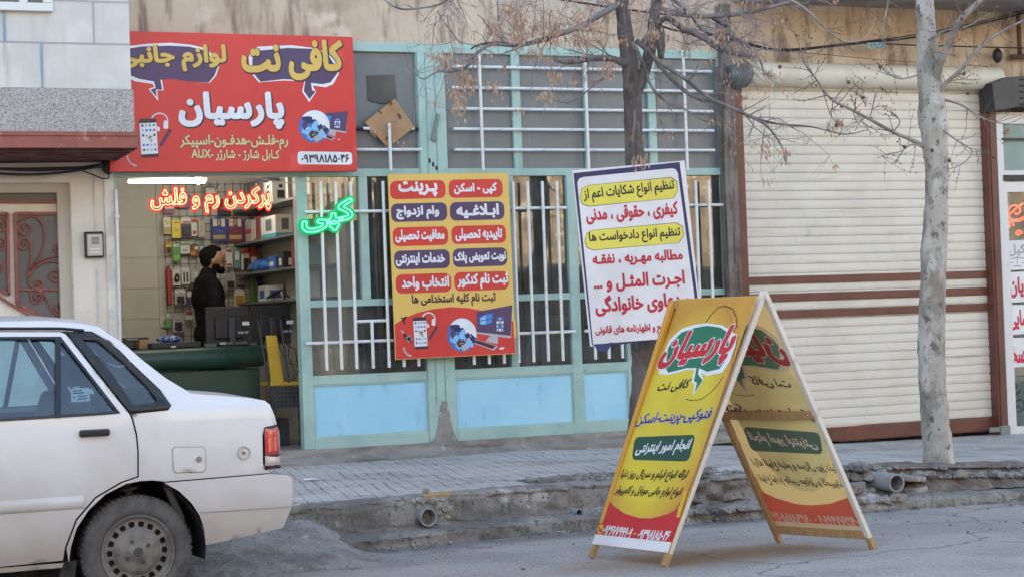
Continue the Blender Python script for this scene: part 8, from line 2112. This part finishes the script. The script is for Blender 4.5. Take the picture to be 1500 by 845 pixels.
# dense twiggy crown that fills the top of the picture
for _ in range(70):
    p, t, rr = along(*rt.choice([(tp, tr_), (s2, r2)]), rt.uniform(.86, .99) if rt.random() < .6 else .95)
    a = rt.uniform(0, 6.28)
    sub(mb, p + Vector((0, 0, rt.uniform(-.1, .5))), Vector((math.cos(a), .6*math.sin(a), rt.uniform(-.4, .7))), rt.uniform(.5, 1.2), .006, 2, rt.uniform(.1, .5), tips)
for _ in range(46):                                # drooping sprays that come down into view from the limbs above the frame
    p = at(rt.uniform(620, 1110), rt.uniform(-40, 25), YT + rt.uniform(-.7, .3))
    sub(mb, p, Vector((rt.uniform(-1, 1), rt.uniform(-.4, .4), rt.uniform(-.9, .3))), rt.uniform(.25, .55), .004, 2, rt.uniform(.0, .4), tips)
for _ in range(26):
    p = at(rt.uniform(860, 1010), rt.uniform(-30, 60), YT + rt.uniform(-.5, .2))
    sub(mb, p, Vector((rt.uniform(-1, 1), rt.uniform(-.4, .4), rt.uniform(-.4, .9))), rt.uniform(.3, .6), .0045, 2, rt.uniform(-.2, .3), tips)
mb.build('crown', TWIG1, tree1)
mb = MB()
def keys(p, n, ln):
    for _ in range(n):
        o = p + Vector((rt.gauss(0, .022), rt.gauss(0, .022), -abs(rt.gauss(0, ln))))
        a = rt.uniform(0, 6.28); u = Vector((math.cos(a), math.sin(a), 0))*rt.uniform(.004, .008)
        d = Vector((rt.uniform(-.35, .35), rt.uniform(-.35, .35), -1)).normalized()*rt.uniform(.024, .046)
        mb.add([o, o + d*.45 + u, o + d, o + d*.5 - u*.8 + Vector((0, .003, 0))], [(0, 1, 2, 3)])
for c, n, ln in (((672, 140), 50, .05), ((683, 105), 40, .05), ((643, 75), 40, .06), ((655, 80), 40, .07), ((688, 115), 26, .04), ((722, 118), 30, .05), ((798, 130), 34, .05), ((888, 90), 60, .05), ((812, 105), 18, .03), ((720, 30), 60, .07), ((765, 20), 80, .09), ((790, 30), 80, .09),
                 ((815, 25), 80, .10), ((845, 20), 70, .09), ((870, 30), 60, .08), ((760, 50), 40, .05), ((780, 68), 30, .04), ((850, 55), 40, .06), ((745, 5), 40, .05), ((960, 40), 30, .05), ((938, 15), 30, .05), ((1225, 175), 40, .05), ((1155, 215), 26, .05), ((1120, 205), 22, .05), ((935, 225), 20, .04), ((668, 128), 30, .04)):
    for q in range(max(1, n//4)): keys(at(c[0] + rt.gauss(0, 5), c[1] + rt.gauss(0, 3), YT - .45 + rt.uniform(-.05, .05)), 8, ln)
for pts, rad in tips:
    e_ = pts[-1]
    px_ = (e_-CAM); 
    if rt.random() < .10: keys(e_, rt.randint(4, 12), .03)
mb.build('seed_cluster', SEED, tree1)['kind'] = 'stuff'

# --- pale plane tree in front of the shutter
YQ = 11.72
tree2 = empty('plane_tree', (at(1376, 688, YQ).x, YQ, walk_z(8.35)), 'pale mottled plane tree standing before the cream shutter', 'tree')
tp, tr_ = px_path([(1378, 712, 62), (1377, 688, 48), (1373, 650, 43), (1369, 600, 40), (1366, 560, 39), (1364, 500, 38), (1366, 440, 37), (1368, 373, 37), (1371, 310, 34), (1372, 249, 33), (1369, 210, 37), (1366, 172, 41), (1364, 140, 37), (1360, 100, 33), (1358, 60, 30), (1355, 20, 27), (1353, -30, 25), (1350, -140, 20)], YQ)
kn = [(at(1352, 172, YQ-.1), .09, .26), (at(1384, 185, YQ-.1), .09, .22), (at(1378, 150, YQ-.1), .08, .2), (at(1345, 95, YQ-.1), .06, .18), (at(1384, 330, YQ-.1), .08, .12), (at(1352, 400, YQ-.1), .08, .12), (at(1382, 470, YQ-.1), .08, .12), (at(1360, 600, YQ-.1), .08, .1), (at(1390, 640, YQ-.1), .1, .12)]
mb = MB(); trunk(mb, tp, tr_, kn, 1.7, rough=.085)
mb.build('trunk', BARK2, tree2, smooth=True)
mains = [([(1371, 118, 14), (1375, 98, 12), (1388, 68, 11), (1406, 31, 10), (1437, 0, 8), (1470, -40, 6)], -.05, -.4), ([(1374, 140, 8), (1384, 124, 6.5), (1409, 101, 6), (1437, 68, 5), (1470, 45, 4), (1500, 30, 3.4), (1540, 10, 2)], -.05, -.4),
         ([(1352, 214, 8), (1330, 203, 6), (1308, 194, 5.2), (1274, 175, 4.8), (1245, 160, 4.2), (1221, 148, 4), (1206, 132, 3.4), (1194, 114, 3), (1180, 95, 2.6), (1172, 71, 2), (1166, 55, 1.4)], -.05, -.6),
         ([(1221, 148, 2.6), (1240, 128, 2.2), (1262, 140, 1.8), (1268, 120, 1.2)], -.4, -.3), ([(1382, 146, 4), (1410, 155, 3), (1437, 172, 2.6), (1460, 180, 2), (1500, 185, 1.4)], -.08, -.3), ([(1380, 190, 3), (1400, 205, 2.6), (1424, 222, 2.2), (1410, 240, 1.8), (1390, 248, 1.4)], -.1, -.3),
         ([(1360, 60, 4), (1385, 45, 3), (1415, 40, 2.4), (1450, 20, 1.6)], -.1, -.3), ([(1352, 215, 3), (1335, 212, 2.4), (1320, 222, 2), (1300, 226, 1.6), (1285, 232, 1)], -.08, -.3), ([(1345, 110, 3), (1320, 116, 2.2), (1300, 108, 1.8), (1290, 96, 1.2)], -.08, -.3),
         ([(1274, 175, 2.4), (1280, 150, 2), (1284, 130, 1.6), (1290, 128, 1)], -.3, -.2), ([(1308, 194, 2.4), (1318, 180, 1.8), (1312, 168, 1.4)], -.2, -.2), ([(1250, 165, 2), (1256, 180, 1.8), (1262, 186, 1.2)], -.3, -.3),
         ([(1120, -20, 5), (1145, -5, 4), (1175, 10, 3.6), (1210, 42, 3), (1225, 55, 2.6), (1240, 62, 2), (1265, 58, 1.8), (1278, 40, 1.4), (1282, 25, 1.2)], -.6, -.4), ([(1305, -20, 3), (1300, 10, 2.6), (1294, 38, 2.2), (1293, 60, 1.6)], -.4, -.4)]
mb = MB(); tips = []; limbs = []
for pts, d0, d1 in mains:
    w, r = px_path(pts, YQ + d0, d1 - d0); w, r = refine(w, r, 4); mb.tube(w, r, 7, wob=.1, seed=len(limbs)); limbs.append((w, r))
mb.build('limb', mat('plane limb', (.31, .28, .245), .9, c2=(.20, .17, .145), scale=8, bump=.5, bscale=40), tree2, smooth=True)
mb = MB(); bud = MB()
for li, (w, r) in enumerate(limbs):
    for _ in range((18, 26, 26, 7, 12, 9, 12, 8, 7, 5, 5, 5, 12, 7)[li]):
        p, t, rr = along(w, r, rt.uniform(.15, 1.0))
        side = Vector((rt.uniform(-1, 1), rt.uniform(-.6, .6), rt.uniform(-.8, .8))).normalized()
        sub(mb, p, t*.7 + side, rt.uniform(.10, .30), min(.004, max(.002, rr*.5)), 1 if rt.random() < .5 else 0, rt.uniform(-.25, .1), tips, .8, 6)
mb.build('crown', TWIG2, tree2)
for pts, rad in tips:
    for k in range(2, len(pts)):
        if rt.random() < .55: bud.ball(pts[k] + Vector((rt.uniform(-.006, .006), 0, rt.uniform(-.004, .008))), (lambda q: (q, q*.8, q*1.7))(rt.uniform(.0026, .0048)), 5, 4)
    if rt.random() < .05: bud.ball(pts[-1], .014, 7, 5)
bud.build('bud', P('bud brown', (.13, .08, .055), .9), tree2, smooth=True)['kind'] = 'stuff'
mb = MB()
for c in ((1477, 193), (1474, 197)):                 # one last dry leaf
    p = at(c[0], c[1], YQ-.3)
    for k in range(5):
        a = k*1.25; mb.add([p, p + Vector((.02*math.cos(a)-.006, -.01, .02*math.sin(a))), p + Vector((.034*math.cos(a+.2), .004, .034*math.sin(a+.2))), p + Vector((.02*math.cos(a+.5), .01, .02*math.sin(a+.5)))], [(0, 1, 2, 3)])
mb.build('leaf', P('dry leaf', (.45, .20, .09), .8), tree2)

# --- cables between the post and the right edge
mb = MB()
YW = D-.16
mb.tube(refine([at(*q, YW) for q in ((1062, 50), (1090, 62), (1132, 73), (1165, 74), (1194, 71), (1230, 67), (1268, 63), (1341, 55), (1400, 44), (1500, 20), (1600, -6))], [.011]*11, 4)[0], .011, 6)
mb.tube(refine([at(*q, YW-.02) for q in ((1062, 56), (1110, 70), (1165, 72), (1240, 64), (1330, 53), (1420, 36), (1500, 16), (1600, -10))], [.006]*8, 4)[0], .006, 6)
mb.tube([at(*q, YW) for q in ((1268, 63), (1300, 65), (1345, 67), (1420, 69), (1500, 71), (1600, 73))], .007, 6)
mb.tube([at(*q, YW) for q in ((1064, 60), (1100, 72), (1180, 78), (1290, 88), (1345, 92))], .003, 5)
mb.tube([at(*q, YW) for q in ((1064, 40), (1040, 26), (1000, 24), (960, 20), (900, 12), (860, 6), (760, -10))], .010, 6)
mb.tube([at(*q, YW) for q in ((1064, 56), (1045, 52), (1010, 50), (985, 44), (960, 36))], .010, 6)
tag(mb.build('overhead_cable', M['black_plastic'], smooth=True), 'black overhead cables strung along the wall above the shutter', 'cable')
q = [at(x, y, YW-.02) for x, y in ((1270, 63), (1297, 62), (1298, 71), (1271, 72))]
tag(MB().prism(q, (0, .006, 0)).build('cable_tag', P('tag blue', (.10, .22, .28), .4, c2=(.3, .4, .42), scale=60, lo=.5, hi=.56)), 'small blue tag clipped on the overhead cable', 'tag')
# a few weeds and dropped things
mb = MB(); rw = random.Random(2)
for cx, cy in ((1410, 690), (1425, 691), (1438, 690), (1402, 694)):
    p = at(cx, cy, YQ-.05)
    for _ in range(26):
        a = rw.uniform(0, 6.28); h = rw.uniform(.02, .05); o = p + Vector((rw.gauss(0, .03), rw.gauss(0, .03), 0)); d = Vector((math.cos(a)*.02, math.sin(a)*.02, h))
        mb.add([o - Vector((.004, 0, 0)), o + Vector((.004, 0, 0)), o + d], [(0, 1, 2)])
tag(mb.build('weeds', P('weed green', (.06, .085, .03), .8)), kind='stuff')
p = at(455, 702, 13.2)
o = atz(455, 702, walk_z(4)+.012)
mb = MB(); mb.prism([o + Vector((-.05, -.02, 0)), o + Vector((.04, -.03, .004)), o + Vector((.06, .03, 0)), o + Vector((-.04, .04, .006))], (0, 0, .004))
tag(mb.build('paper_scrap', ink('white', (.78, .78, .80))), 'scrap of white paper lying on the pavement behind the car', 'litter')
o = atz(642, 728, walk_z(4.6)+.012)
mb = MB(); mb.prism([o + Vector((-.09, .0, 0)), o + Vector((.06, -.03, .004)), o + Vector((.10, .03, .02)), o + Vector((-.06, .05, .006))], (0, 0, .015))
tag(mb.build('wood_scrap', M['wood']), 'broken bit of brown wood on the kerb above the drain pipe', 'litter')
